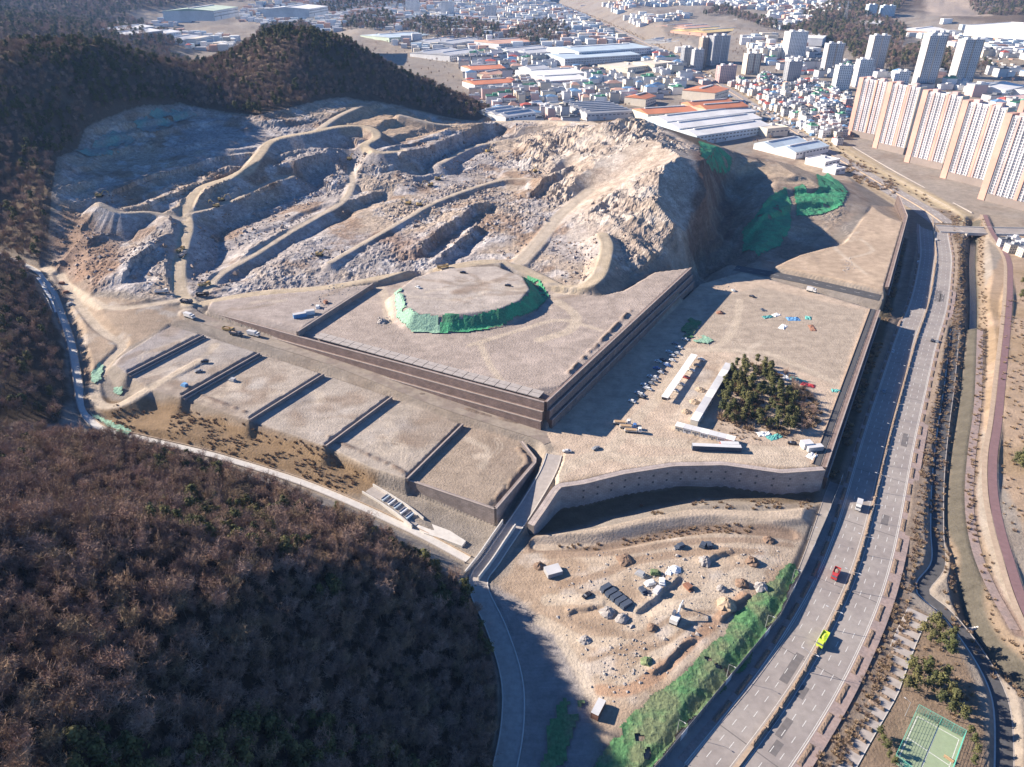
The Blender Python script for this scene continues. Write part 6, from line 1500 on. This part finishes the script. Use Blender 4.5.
for i in range(5, len(HWr) - 4, 3):
    n = Nhw[i]; x_, y_ = HWr[i, :2] + n * 13.8
    o = add(HM[i % 4], 'hedge', None, (x_, y_, .16), (0, 0, along(i))); o.scale = (1.1, .9, .45); tag(o, 'low brown hedge block in the bed beside the right-hand highway lanes', 'hedge', 'hedge blocks along the right of the highway')
for i in range(30, len(HWr) - 4, 3):
    n = Nhw[i]; x_, y_ = HWr[i, :2] - n * 13.7
    o = add(HM[(i + 1) % 4], 'hedge', None, (x_, y_, .14), (0, 0, along(i))); o.scale = (1.2, .7, .8); tag(o, 'narrow brown hedge between the left-hand highway lanes and the frontage lane', 'hedge', 'hedges beside the frontage lane')
for i in range(34, len(HWr) - 4, 2):
    x_, y_ = HWr[i, :2]
    o = add(HM[i % 4], 'hedge', None, (x_, y_, .7), (0, 0, along(i))); o.scale = (1.05, .42, .8); tag(o, 'dry hedge growing along the top of the highway median', 'hedge', 'hedges on the median')
# site fence along the frontage lane: posts and panels
fe = empty('site_fence', G(760, 650, 0)); tag(fe, 'long panel fence with steel posts along the frontage lane below the green netting', 'fence')
FP = resample(G2([(842, 478, 1.2), (826, 520, 1.5), (806, 565, 1.8), (780, 617, 1.8), (720, 690, 1.8), (657, 767, 1.8), (600, 830, 1.8)], 0), 4.0)
for i in range(len(FP) - 1):
    a, b_ = FP[i], FP[i + 1]; m_ = MB(); dx, dy = (b_ - a)[:2] / np.hypot(*(b_ - a)[:2]); n = (-dy * .06, dx * .06); z0, z1 = 0.0, 3.6
    A_ = [(a[0] + n[0], a[1] + n[1]), (b_[0] + n[0], b_[1] + n[1]), (b_[0] - n[0], b_[1] - n[1]), (a[0] - n[0], a[1] - n[1])]
    k_ = len(m_.v); m_.v += [(*q_, z0) for q_ in A_] + [(*q_, z1) for q_ in A_]
    for f in ((0, 1, 5, 4), (1, 2, 6, 5), (2, 3, 7, 6), (3, 0, 4, 7), (4, 5, 6, 7)): m_.f.append(f); m_.uv.append(((0, 0),) * 4)
    local(fe, m_).build('fence_panel', 'p_dark_grey' if i % 7 else 'p_light_grey', fe)
    local(fe, MB().tube((a[0], a[1], -.5), (a[0], a[1], 3.9), .1, .1, 5)).build('fence_post', 'steel', fe)
# guard parapet along the highway side of the platforms, culvert works etc.
def block_row(label, name, cat, a, b_, w, h, material, cap=None):
    p0, p1 = Vector(a), Vector(b_); d = p1 - p0; o = empty(name, (p0 + p1) / 2, math.atan2(d.y, d.x)); tag(o, label, cat)
    MB().box(0, 0, -.6, d.length, w, h + .6).build('body', material, o)
    if cap: MB().box(0, 0, h, d.length + .3, w + .3, .18).build('cap', cap, o)
    return o
def trough(label, name, pts, half, wallh, fl='concrete', wl_='concrete_light'):
    P = [tuple(p) for p in resample(pts, 3)]; o = empty(name, P[len(P) // 2]); tag(o, label, 'channel')
    def st(o0, o1, z0, z1, nm, mt):
        N = normals2(P); Q = np.array(P); mb = MB()
        for i in range(len(Q) - 1):
            c8 = [(*(Q[k_, :2] + N[k_] * of), Q[k_, 2] + z) for z in (z0, z1) for k_, of in ((i, o0), (i + 1, o0), (i + 1, o1), (i, o1))]
            n = len(mb.v); mb.v += c8
            for f in ((0, 1, 5, 4), (1, 2, 6, 5), (2, 3, 7, 6), (3, 0, 4, 7), (4, 5, 6, 7)): mb.f.append(tuple(n + i_ for i_ in f)); mb.uv.append(((0, 0),) * 4)
        return local(o, mb).build(nm, mt, o)
    st(-half, half, -1, .12, 'channel_floor', fl); st(-half - .5, -half, -1, wallh, 'channel_wall', wl_); st(half, half + .5, -1, wallh, 'channel_wall', wl_)
    return o
trough('straight concrete box channel under construction beside the lower street', 'box_channel', HP([(509, 526), (498, 542), (486, 560), (472, 578)]), 3.0, 2.6)
trough('pale concrete spillway with stepped cells below the grey terrace wall', 'spillway', HP([(368, 490), (385, 500), (402, 511), (418, 524)]), 3.2, 1.6, 'concrete')
sl = HP([(417, 519), (432, 524), (450, 532), (466, 543), (462, 548), (444, 541), (424, 534), (414, 527)])
c0 = np.mean(np.array(sl), 0); so = empty('concrete_slab', tuple(c0)); tag(so, 'curved pale concrete slab at the end of the spillway', 'slab')
mb = MB(); top = [(x_ - c0[0], y_ - c0[1], .6) for x_, y_, z_ in sl]; n_ = len(top); mb.poly(top[::-1])
for i in range(n_): a, b_ = top[i], top[(i + 1) % n_]; mb.quad((b_[0], b_[1], -1.5), (a[0], a[1], -1.5), a, b_)
mb.build('slab', 'concrete_light', so)
for i, p_ in enumerate([(386, 499), (392, 503), (398, 507), (404, 512), (410, 517)]):
    q = hit(*p_); o = empty('concrete_form', (q.x, q.y, q.z + .2), R(55)); tag(o, '%s pale blue formwork stack in the spillway counted from the culvert mouth' % ('first', 'second', 'third', 'fourth', 'fifth')[i], 'formwork')
    MB().box(0, 0, 0, 4.6, 1.0, .9).build('panel_stack', 'tarp_white' if i % 2 else 'p_pale_blue', o); MB().box(0, .9, 0, 4.2, .3, 1.3).build('brace', 'steel', o)
trough('low concrete wall pair carrying the white lane edge in the left valley', 'valley_flume', HP([(36, 277), (44, 290), (52, 300), (57, 312)]), 2.2, 1.4, 'tarp_white')
# --- car park
def carport(label, A_, B_, C_, h, material):
    a, b_, c = [np.array(G(p_[0], p_[1], 12 + h)[:2]) for p_ in (A_, B_, C_)]
    ex = b_ - a; L = np.linalg.norm(ex); ex /= L; ey = np.array([-ex[1], ex[0]]); d_ = (c - b_) @ ey; ctr = a + ex * L / 2 + ey * d_ / 2; D = max(abs(d_), 4)
    o = empty('carport', (*ctr, 12.1), math.atan2(ex[1], ex[0])); tag(o, label, 'carport')
    nseg = int(L / 5)
    for i in range(nseg): MB().box(-L / 2 + (i + .5) * L / nseg, 0, h + (i % 2) * .04, L / nseg - .08, D, .16).build('roof_panel', material, o)
    for i in range(nseg + 1):
        for s_ in (-1, 1): MB().tube((-L / 2 + .3 + i * (L - .6) / nseg, s_ * (D / 2 - .4), -.3), (-L / 2 + .3 + i * (L - .6) / nseg, s_ * (D / 2 - .4), h), .09, .09, 5).build('post', 'steel', o)
    return o
carport('long white carport roof between the two rows of parked cars', (662, 397), (692, 354), (696, 356), 3.0, 'p_white')
def cabin_row(label, A_, B_, C_, h, n_, group):
    a, b_, c = [np.array(G(p_[0], p_[1], 12 + h)[:2]) for p_ in (A_, B_, C_)]
    ex = b_ - a; L = np.linalg.norm(ex); ex /= L; ey = np.array([-ex[1], ex[0]]); d_ = (c - b_) @ ey; D = max(abs(d_), 4); rz = math.atan2(ex[1], ex[0])
    for i in range(n_):
        ctr = a + ex * L * (i + .5) / n_ + ey * d_ / 2; l_ = L / n_ - .25
        o = empty('site_cabin', (*ctr, 12.05), rz); tag(o, '%s, %s of %d' % (label, ['first', 'second', 'third', 'fourth', 'fifth', 'sixth', 'seventh', 'eighth', 'ninth'][i], n_), 'cabin', group)
        MB().box(0, 0, 0, l_, D, h).build('wall', 'p_light_grey' if i % 2 else 'p_cream', o)
        MB().box(0, 0, h, l_ + .2, D + .3, .22).build('roof', 'p_light_grey' if i % 3 else 'p_white', o)
        for s_ in (-1, 1):
            for k_ in (-.28, .28): MB().box(k_ * l_, s_ * D / 2, 1.0, l_ * .22, .12, 1.1).build('window', 'p_glass', o)
        MB().box(0, -D / 2, 0, .9, .14, 2.1).build('door', 'p_dark_grey', o)
cabin_row('pale site cabin in the long row beside the grove', (692, 420), (727, 363), (731, 364), 3.6, 8, 'site cabins beside the grove')
cabin_row('small site cabin in the row below the long cabins', (677, 422), (736, 437), (734, 441), 2.8, 7, 'site cabins below the long row')
row_a = [(641, 395), (646, 389), (651, 384), (655, 378), (662, 371), (658, 362), (672, 361), (677, 354), (667, 366)]; cols_ = ['truck_white', 'car_silver', 'car_grey', 'truck_white', 'car_black', 'truck_blue', 'truck_white', 'truck_white', 'car_silver']
ordw = ['first', 'second', 'third', 'fourth', 'fifth', 'sixth', 'seventh', 'eighth', 'ninth', 'tenth']
cname = {'truck_white': 'white', 'car_silver': 'silver', 'car_grey': 'grey', 'car_black': 'black', 'truck_blue': 'blue', 'truck_red': 'red', 'truck_yellow': 'yellow'}
wdir = math.atan2(*(np.array(G(690, 268, 27)) - np.array(G(545, 402, 27)))[[1, 0]])
for i, (p_, c_) in enumerate(zip(sorted(row_a, key=lambda t: -t[1]), cols_)):
    car(G(*p_, 12.05), wdir + R(90), c_, '%s parked car, %s from the bottom in the shaded row by the wall' % (cname[c_], ordw[i]), 'cars parked by the shaded wall')
for i, (p_, c_) in enumerate(zip([(675, 391), (681, 385), (686, 378), (691, 371), (697, 366), (701, 360)], ['truck_white', 'car_silver', 'truck_red', 'truck_white', 'car_grey', 'truck_white'])):
    car(G(*p_, 12.05), wdir + R(85), c_, '%s parked car, %s from the bottom in the row beside the carport' % (cname[c_], ordw[i]), 'cars parked beside the carport')
for i in range(16):
    t_ = i / 15; x_, y_ = 636 + 46 * t_, 402 - 62 * t_; c_ = cols_[(i * 4) % 9]
    car(G(x_ + (3 if i % 2 else -4), y_, 12.05), wdir + R(88 + 3 * (i % 3)), c_, '%s car, %s from the bottom in the long double row in the wall shade' % (cname[c_], (ordw + ['eleventh', 'twelfth', 'thirteenth', 'fourteenth', 'fifteenth', 'sixteenth'])[i]), 'long double row of cars in the wall shade')
for i, p_ in enumerate([(622, 424), (628, 428), (633, 432)]): truck(G(*p_, 12.05), R(-8), ('truck_white', 'truck_blue', 'truck_white')[i], '%s flatbed truck of the three parked below the shaded wall' % ('rear', 'middle blue-cabbed', 'front')[i], 'flat', load='wood_tan', L=9)
for i, (p_, c_) in enumerate(zip([(697, 433), (711, 436), (689, 428), (733, 291), (752, 297), (792, 444), (596, 449), (664, 398)], ['truck_white', 'truck_white', 'car_silver', 'truck_white', 'car_black', 'car_black', 'car_grey', 'car_black'])):
    car(hit(*p_), R(-15 + 37 * i), c_, cname[c_] + ' car ' + ['in front of the small cabins, left one', 'in front of the small cabins, right one', 'at the corner of the cabin row', 'on the dirt at the back of the platform', 'near the back edge of the platform', 'near the white hut by the curved wall', 'alone on the dirt track above the curved wall', 'at the lower end of the carport'][i])
def container(p, rz, L, w, h, material, label, cat='container', name='container'):
    o = empty(name, p, rz); tag(o, label, cat); MB().box(0, 0, 0, L, w, h).build('body', material, o)
    rb = MB(); n_ = max(3, int(L / .8))
    for i in range(n_ + 1):
        for s_ in (-1, 1): rb.box(-L / 2 + i * L / n_, s_ * w / 2, .1, .12, .1, h - .2)
    rb.build('rib', material, o); MB().box(L / 2, 0, .1, .1, w * .94, h - .2).build('door', material, o); MB().box(0, 0, h, L + .1, w + .1, .1).build('roof', 'p_light_grey', o)
    return o
container(G(716, 450, 12.05), R(-4), 24, 2.6, 2.8, 'form_dark', 'long dark trailer parked above the curved wall'); container(G(729, 447, 12.05), R(-4), 9, 2.5, 2.6, 'truck_red', 'red-topped container behind the long dark trailer')
container(G(806, 447, 12.05), R(10), 5, 4, 3.2, 'p_white', 'white hut near the corner of the curved wall', 'hut', 'site_hut'); container(G(814, 450, 12.05), R(10), 8, 3, 2.6, 'p_grey', 'grey container beside the white hut')
container(hit(598, 712), R(60), 6.5, 2.6, 2.9, 'rust', 'rusty brown container casting a square shadow at the lower yard tip')
container(hit(553, 573), R(20), 6.5, 5, 2.2, 'p_grey', 'blue-grey flat-topped tank near the basin track', 'tank', 'water_tank')
container(hit(300, 317), R(25), 8, 3, 2.6, 'tarp_blue', 'blue-roofed container on the upper platform beside the diagonal wall'); container(hit(310, 314), R(20), 6, 3, 2.6, 'tarp_white', 'white container next to the blue-roofed one on the platform')
# heaps, stacks and sheets
def heap(p, r, h, material, label, cat='heap', name='earth_heap', sharp=.25, ell=1.0, rz=0.0):
    rr = random.Random(label); mb = MB(); n_, m_ = 14, 5; ring = []
    for k_ in range(m_ + 1):
        t = k_ / m_; ring.append([(r * ell * (1 - t) * math.cos(2 * math.pi * i / n_) * rr.uniform(1 - sharp, 1 + sharp), r * (1 - t) * math.sin(2 * math.pi * i / n_) * rr.uniform(1 - sharp, 1 + sharp), -.8 if k_ == 0 else h * (1 - (1 - t) ** 1.6) * rr.uniform(.85, 1.15)) for i in range(n_)])
    for k_ in range(m_):
        for i in range(n_): j = (i + 1) % n_; mb.quad(ring[k_][i], ring[k_][j], ring[k_ + 1][j], ring[k_ + 1][i])
    o = mb.build(name, material); o.location = p; o.rotation_euler = (0, 0, rz); return tag(o, label, cat)
mk('soil_tan', (0.38, 0.30, 0.22), .95, .25, .8); mk('soil_brown', (0.20, 0.14, 0.105), .95, .3, .8); mk('stone', (0.30, 0.285, 0.28), .9, .25, 1.0)
for p_, r_, h_, mt, lb in [((608, 613), 3.4, 2.2, 'stone', 'grey heap left of a pair in the middle of the lower yard'), ((622, 619), 3.0, 2.0, 'stone', 'grey heap right of a pair in the middle of the lower yard'), ((652, 628), 2.4, 1.5, 'soil_brown', 'small dark heap below the white digger'), ((726, 605), 4.2, 3.4, 'soil_tan', 'large tan heap near the green slope'), ((721, 589), 2.2, 2.0, 'stone', 'small grey heap above the large tan one'), ((742, 584), 3.2, 2.4, 'soil_brown', 'dark brown heap in the upper right of the yard'), ((761, 588), 3.6, 2.6, 'stone', 'stony heap at the top of the green slope'), ((705, 561), 3.0, 2.2, 'stone', 'stony heap at the end of the yard trench'), ((752, 562), 3.4, 2.4, 'soil_brown', 'brown heap near the right end of the ditch'), ((625, 560), 4.4, 1.8, 'soil_brown', 'long brown heap below the basin track'), ((647, 662), 2.6, 1.8, 'net_green', 'green-sheeted heap in the lower part of the yard'), ((585, 640), 2.6, 1.4, 'stone', 'grey heap by the yard track'), ((694, 402), 3.2, 1.6, 'soil_tan', 'upper tan mound beside the long cabins'), ((700, 390), 3.2, 1.6, 'soil_tan', 'top tan mound beside the long cabins'), ((686, 412), 3.0, 1.5, 'soil_tan', 'lower tan mound beside the long cabins'), ((720, 313), 3.0, 1.8, 'rust', 'reddish heap at the back of the car park platform'), ((382, 322), 4.0, 2.2, 'stone', 'grey rock heap left of the green mound'), ((675, 570), 3.0, 1.6, 'tarp_white', 'white rubble heap above the yard trench'), ((768, 540), 3, 1.6, 'soil_brown', 'dark heap at the right end of the ditch bank'), ((539, 566), 2.6, 1.6, 'soil_brown', 'dark heap at the left end of the basin track')]:
    heap(hit(*p_), r_, h_, mt, lb)
for i, p_ in enumerate([(606, 589), (611, 594), (616, 598), (621, 602), (626, 606)]): 
    q = hit(*p_); o = empty('formwork_stack', q, R(35)); tag(o, 'dark blue formwork stack, %s in the diagonal row of the yard' % ordw[i], 'formwork')
    for k_ in range(3): MB().box(0, 0, k_ * .62, 5.2 - .3 * k_, 2.2, .55).build('panel', 'form_dark', o)
for i, (p_, c_, lb) in enumerate([((650, 584), 'tarp_white', 'white block stack left in the yard rubble'), ((657, 591), 'p_light_grey', 'grey-white block stack in the yard rubble'), ((662, 583), 'tarp_white', 'white block stack right in the yard rubble'), ((643, 592), 'form_dark', 'dark stack beside the white yard blocks'), ((640, 575), 'p_grey', 'grey stack above the white yard blocks'), ((655, 574), 'net_green', 'green-sheeted stack above the white yard blocks'), ((680, 547), 'form_dark', 'dark pipe stack under the ditch bank'), ((703, 546), 'form_dark', 'dark equipment, left of two by the ditch bank'), ((709, 546), 'form_dark', 'dark equipment, right of two by the ditch bank'), ((688, 588), 'rust', 'rusty stack right of the yard trench'), ((185, 386), 'tarp_blue', 'blue sheeted stack at the foot of the terrace wall'), ((62, 284), 'rust', 'rust brown board stack by the valley lane'), ((66, 293), 'rust', 'lower rust brown board stack by the valley lane'), ((70, 305), 'p_grey', 'grey block stack by the valley lane'), ((318, 308), 'tarp_white', 'white sheeted stack near the diagonal wall'), ((326, 303), 'rust', 'rusty stack near the top of the diagonal wall'), ((233, 381), 'p_grey', 'grey slab stack on the second terrace')]):
    q = hit(*p_); o = empty('material_stack', q, R(20 + 31 * i)); tag(o, lb, 'stack')
    for k_ in range(3): MB().box(random.uniform(-.3, .3), random.uniform(-.2, .2), k_ * .6, 4.2 - k_ * .7, 2.4 - .2 * k_, .58).build('layer', c_, o)
def sheet(p, L, w, material, label, rz):
    mb = MB(); nx, ny = 8, 6; g_ = [[(-L / 2 + L * i / nx + random.uniform(-.3, .3), -w / 2 + w * j / ny + random.uniform(-.3, .3), .1 + random.uniform(.1, .75) * (0 if i in (0, nx) or j in (0, ny) else 1)) for j in range(ny + 1)] for i in range(nx + 1)]
    for i in range(nx):
        for j in range(ny): mb.quad(g_[i][j], g_[i + 1][j], g_[i + 1][j + 1], g_[i][j + 1])
    o = mb.build('tarpaulin', material); o.location = p; o.rotation_euler = (0, 0, rz); return tag(o, label, 'tarpaulin')
for i, (p_, L, w, mt, lb) in enumerate([((793, 319), 9, 6, 'tarp_blue', 'crumpled blue tarpaulin on the gravel lot'), ((768, 317), 8, 4, 'tarp_teal', 'teal sheet left of the blue tarpaulin'), ((776, 315), 6, 4, 'tarp_white', 'white sheet between the teal and blue ones'), ((783, 327), 8, 4, 'tarp_white', 'white sheet below the blue tarpaulin'), ((808, 318), 6, 4, 'tarp_teal', 'teal sheet right of the blue tarpaulin'), ((812, 328), 10, 4, 'rust', 'reddish board pile below the right teal sheet'), ((763, 310), 5, 3, 'form_dark', 'dark sheet at the upper left of the gravel lot'), ((783, 376), 10, 4, 'tarp_white', 'white scrap pile behind the grove, left'), ((798, 380), 10, 4, 'tarp_teal', 'teal scrap pile behind the grove'), ((808, 385), 8, 4, 'truck_red', 'red scrap pile behind the grove'), ((836, 391), 5, 3.5, 'tarp_teal', 'small teal sheet at the corner of the lot'), ((764, 434), 7, 4, 'tarp_white', 'white sheet in front of the grove'), ((775, 437), 9, 4, 'tarp_teal', 'pale green sheet in front of the grove'), ((812, 456), 6, 4, 'tarp_white', 'white sheet by the curved wall corner'), ((670, 572), 5, 3, 'tarp_white', 'white sheet in the yard rubble')]): sheet(hit(*p_), L, w, mt, lb, R(17 * i))
# --- machines in the pit and on the haul roads
PITV = [((181, 251), 80, 'd', 'truck_yellow', 'upper of two dump trucks on the steep haul road'), ((183, 256), 80, 'd', 'car_grey', 'lower of two dump trucks on the steep haul road'), ((205, 286), 40, 'd', 'truck_yellow', 'yellow dump truck at the foot of the bench road'), ((203, 296), 5, 'd', 'car_black', 'dark dump truck at the haul road junction'), ((187, 303), -15, 'd', 'form_dark', 'dark dump truck turning at the terrace street'), ((190, 318), -30, 'b', 'truck_white', 'white truck at the top of the terrace street'), ((236, 335), -22, 'd', 'form_dark', 'dark dump truck on the terrace street'), ((229, 331), -22, 'd', 'truck_yellow', 'pale yellow truck behind the dark one on the terrace street'), ((254, 336), -22, 'b', 'truck_white', 'white truck below the platform wall'), ((443, 268), 8, 'd', 'truck_yellow', 'olive dump truck on the road behind the green mound'), ((162, 293), 10, 'd', 'truck_white', 'white truck on the bench left of the junction')]
for p_, a, k_, c_, lb in PITV: truck(hit(*p_), R(a), c_, lb, 'dump' if k_ == 'd' else 'box', L=8.5)
for p_, a, c_, lb in [((463, 273), -5, 'car_black', 'black car on top of the green mound near the back edge'), ((418, 288), -40, 'truck_white', 'white car on the left of the green mound'), ((508, 286), -15, 'car_black', 'black car on the right of the green mound'), ((205, 362), 10, 'car_black', 'dark car on the upper gravel terrace'), ((199, 372), 20, 'car_grey', 'grey car on the upper gravel terrace'), ((567, 452), 0, 'car_silver', 'small silver car at the street corner below the big wall'), ((587, 596), 40, 'car_black', 'black pickup on the yard track')]: car(hit(*p_), R(a), c_, lb)
for p_, a, lb in [((222, 201), 20, 'yellow excavator on the narrow bench below the haul road'), ((216, 207), 160, 'yellow excavator loading at the narrow bench'), ((438, 180), 10, 'yellow excavator on the rubble floor below the blue face'), ((430, 186), 200, 'yellow excavator beside the rubble track'), ((408, 204), 150, 'yellow excavator at the top of the diagonal bench'), ((420, 206), 20, 'yellow excavator right of the diagonal bench'), ((488, 152), 40, 'yellow excavator near the sheds edge of the pit'), ((350, 160), 70, 'yellow excavator on the upper rock shelf'), ((320, 256), 0, 'yellow excavator on the lower rubble floor'), ((535, 172), 100, 'yellow excavator at the right-hand rock cut'), ((675, 621), 60, 'white-armed excavator in the middle of the lower yard'), ((100, 197), 10, 'yellow excavator at the left tip of the pit')]: excavator(hit(*p_), R(a), lb, 'truck_white' if 'white' in lb else 'truck_yellow', s=1.25)
# --- sports court in the park
CA = [G(916, 712, -1), G(963, 738, -1), G(941, 800, -1), G(893, 762, -1)]
c0 = np.mean(np.array(CA), 0); ct = empty('sports_court', tuple(c0)); tag(ct, 'green fenced sports court in the riverside park', 'sports court')
def L3(p, z): return (p[0] - c0[0], p[1] - c0[1], z)
mb = MB(); mb.poly([L3(p, .12) for p in CA][::-1]); mb.build('court_surface', 'court_green', ct)
ins = [np.array(CA[i]) * .88 + c0 * .12 for i in range(4)]
def ln(a, b_, nm='court_line', mt='paint', z=.14, w=.12):
    a, b_ = np.array(a[:2]), np.array(b_[:2]); d = (b_ - a) / np.linalg.norm(b_ - a); n = np.array([-d[1], d[0]]) * w
    m_ = MB(); m_.quad(*[(q_[0] - c0[0], q_[1] - c0[1], z) for q_ in (a - n, b_ - n, b_ + n, a + n)]); m_.build(nm, mt, ct)
for i in range(4): ln(ins[i], ins[(i + 1) % 4])
ln((ins[0] + ins[1]) / 2, (ins[2] + ins[3]) / 2); ln((ins[0] + ins[3]) / 2, (ins[1] + ins[2]) / 2)
for i in range(4):
    a, b_ = np.array(CA[i]), np.array(CA[(i + 1) % 4]); n_ = max(3, int(np.linalg.norm(b_ - a) / 3))
    for k_ in range(n_):
        q_ = a + (b_ - a) * k_ / n_; MB().tube(L3(q_, -.3), L3(q_, 4.0), .07, .07, 5).build('fence_post', 'fence_teal', ct)
    fm = MB()
    for zz in np.arange(.4, 4.01, .45): fm.tube(L3(a, zz), L3(b_, zz), .035, .035, 4, False)
    for k_ in range(n_ * 5): q_ = a + (b_ - a) * k_ / (n_ * 5); fm.tube(L3(q_, .2), L3(q_, 4.0), .025, .025, 4, False)
    tag(fm.build('fence_mesh', 'fence_teal', ct), kind='stuff')
    MB().tube(L3(a, 4.05), L3(b_, 4.05), .09, .09, 5).build('top_rail', 'fence_teal', ct)
lamp(hit(905, 716), R(40), 'floodlight pole at the corner of the sports court', 'park lamps', False, .75)
b0 = np.array(hit(948, 760)); bench = empty('bench', tuple(b0), R(-50)); tag(bench, 'small shelter bench beside the sports court', 'bench')
MB().box(0, 0, .4, 3, .6, .12).build('seat', 'wood_tan', bench); MB().box(0, .3, .6, 3, .08, .5).build('backrest', 'wood_tan', bench)
for s_ in (-1.2, 1.2): MB().box(s_, 0, 0, .12, .5, .4).build('leg', 'steel_dark', bench)
# parking bays divided by low hedges
PB = [tuple(p) for p in resample([G(918, 612, -.9), G(905, 640, -.9), (*G(886, 690, -.9)[:2], -.9), G(862, 730, -.9), G(838, 772, -.9)], 5)]
pk = empty('parking_strip'); tag(pk, kind='structure'); strip(PB, -3.6, 3.6, .12, 'paving', 'concrete', pk); curb(PB, -3.7, .25, .15, 'kerb', 'concrete_light', pk); curb(PB, 3.7, .25, .15, 'kerb', 'concrete_light', pk)
N = normals2(PB)
for i in range(1, len(PB) - 1):
    o = add(HM[i % 4], 'hedge', None, (PB[i][0], PB[i][1], -.78), (0, 0, math.atan2(N[i][1], N[i][0]))); o.scale = (.62, .7, 1.0); tag(o, 'low hedge dividing the bays of the parking strip below the highway', 'hedge', 'bay hedges of the parking strip')
# stepping stones
a, b_ = np.array(hit(965, 627)), np.array(hit(988, 622))
for i in range(9):
    q_ = a + (b_ - a) * i / 8; o = heap((q_[0], q_[1], -5.4 + .1), .8, 1.1, 'concrete_light', 'pale stepping stone in the row across the brook', 'stone', 'stepping_stone', .12); o['group'] = 'stepping stones across the brook'
# retained wall of the bank above the town road
wall('low pale retaining wall between the sandy strip and the apartment row', [tuple(p) for p in resample([(p[0] + 18, p[1] + 14, p[2] + 1.2) for p in BANK], 8)], 1, material='concrete', cop='concrete', off0=.5, side=1)
# --- loose rock: too many pieces to count
def rocks(label, pts, material, name):
    V = []; Fc = []; n = 0
    base = [(1, 0, 0), (-1, 0, 0), (0, 1, 0), (0, -1, 0), (0, 0, 1), (0, 0, -1)]; fs = [(0, 2, 4), (2, 1, 4), (1, 3, 4), (3, 0, 4), (2, 0, 5), (1, 2, 5), (3, 1, 5), (0, 3, 5)]
    for x_, y_, z_, s_ in pts:
        a = random.uniform(0, 6.28); c_, si = math.cos(a), math.sin(a); k_ = [random.uniform(.6, 1.3) for _ in range(6)]
        for (bx_, by_, bz), f in zip(base, k_):
            X_, Y_, Z_ = bx_ * f * s_, by_ * f * s_ * .8, bz * f * s_ * .65; V.append((x_ + X_ * c_ - Y_ * si, y_ + X_ * si + Y_ * c_, z_ + Z_ + .15 * s_))
        Fc += [tuple(n + i for i in f) for f in fs]; n += 6
    me = bpy.data.meshes.new(name); me.from_pydata(V, [], Fc); me.materials.append(M[material]); me.update()
    o = bpy.data.objects.new(name, me); COL.objects.link(o); return tag(o, label, 'rubble', kind='stuff')
x, y = scatter(-420, 230, 400, 960, 3.6); k = (sdf_poly(x, y, PIT) < -3) & (fbm(x, y, 24, 3) > .5); x, y = x[k], y[k]
i = np.clip(np.searchsorted(GY, y) - 1, 0, NR - 2); j = np.clip(((x / half_width(GY[i]) + 1) / 2 * (NC - 1)).astype(int), 0, NC - 1); k = (ROUGH[i, j] > .7); x, y = x[k], y[k]
z = gz_arr(x, y); k = (z < 62) & ~((x > 40) & (z > 44)); x, y, z = x[k], y[k], z[k]
sz = np.exp(rng.normal(-.15, .5, len(x))).clip(.35, 3.2)
rocks('broken grey and brown rock strewn over the pit', np.c_[x, y, z, sz], 'rubble', 'pit_rubble')
pts = []
for pxs, sp in (([(560, 560), (600, 552), (700, 545), (790, 550), (760, 600), (700, 650), (640, 700), (600, 710), (580, 660), (545, 600)], 2.8), ([(600, 640), (640, 640), (660, 670), (620, 700), (600, 680)], 1.6), ([(640, 570), (670, 560), (690, 575), (660, 600), (640, 600)], 1.4), ([(840, 262), (850, 258), (855, 268), (845, 275)], 1.8), ([(330, 285), (372, 284), (340, 300), (320, 312), (310, 306)], 2.0), ([(375, 318), (392, 314), (390, 328), (376, 326)], 1.6), ([(690, 270), (740, 262), (730, 290), (690, 310)], 3)):
    Wp = [tuple(hit(*p))[:2] for p in pxs]; g = np.array(Wp); x, y = scatter(g[:, 0].min(), g[:, 0].max(), g[:, 1].min(), g[:, 1].max(), sp); k = (sdf_poly(x, y, Wp) < 0) & (rng.random(len(x)) < .6); x, y = x[k], y[k]
    pts.append(np.c_[x, y, gz_arr(x, y), np.exp(rng.normal(-.9, .45, len(x))).clip(.2, 1.3)])
rocks('loose stones strewn over the yards', np.concatenate(pts), 'stone', 'yard_rubble')
# ------------------------------------------------------------------ the air
hz = MB().box(0, 3600, -12, 12000, 7300, 430).build('haze', M['concrete']); hz.data.materials.clear()
hm = bpy.data.materials.new('haze'); hm.use_nodes = True; hn = hm.node_tree; hn.nodes.remove(hn.nodes['Principled BSDF'])
pv = hn.nodes.new('ShaderNodeVolumePrincipled'); pv.inputs['Color'].default_value = (0.32, 0.55, 1.0, 1); pv.inputs['Density'].default_value = 0.00004; pv.inputs['Anisotropy'].default_value = 0.1
hn.links.new(pv.outputs['Volume'], hn.nodes['Material Output'].inputs['Volume']); hz.data.materials.append(hm); tag(hz, 'thin pale haze lying over the whole valley', 'haze', kind='stuff')
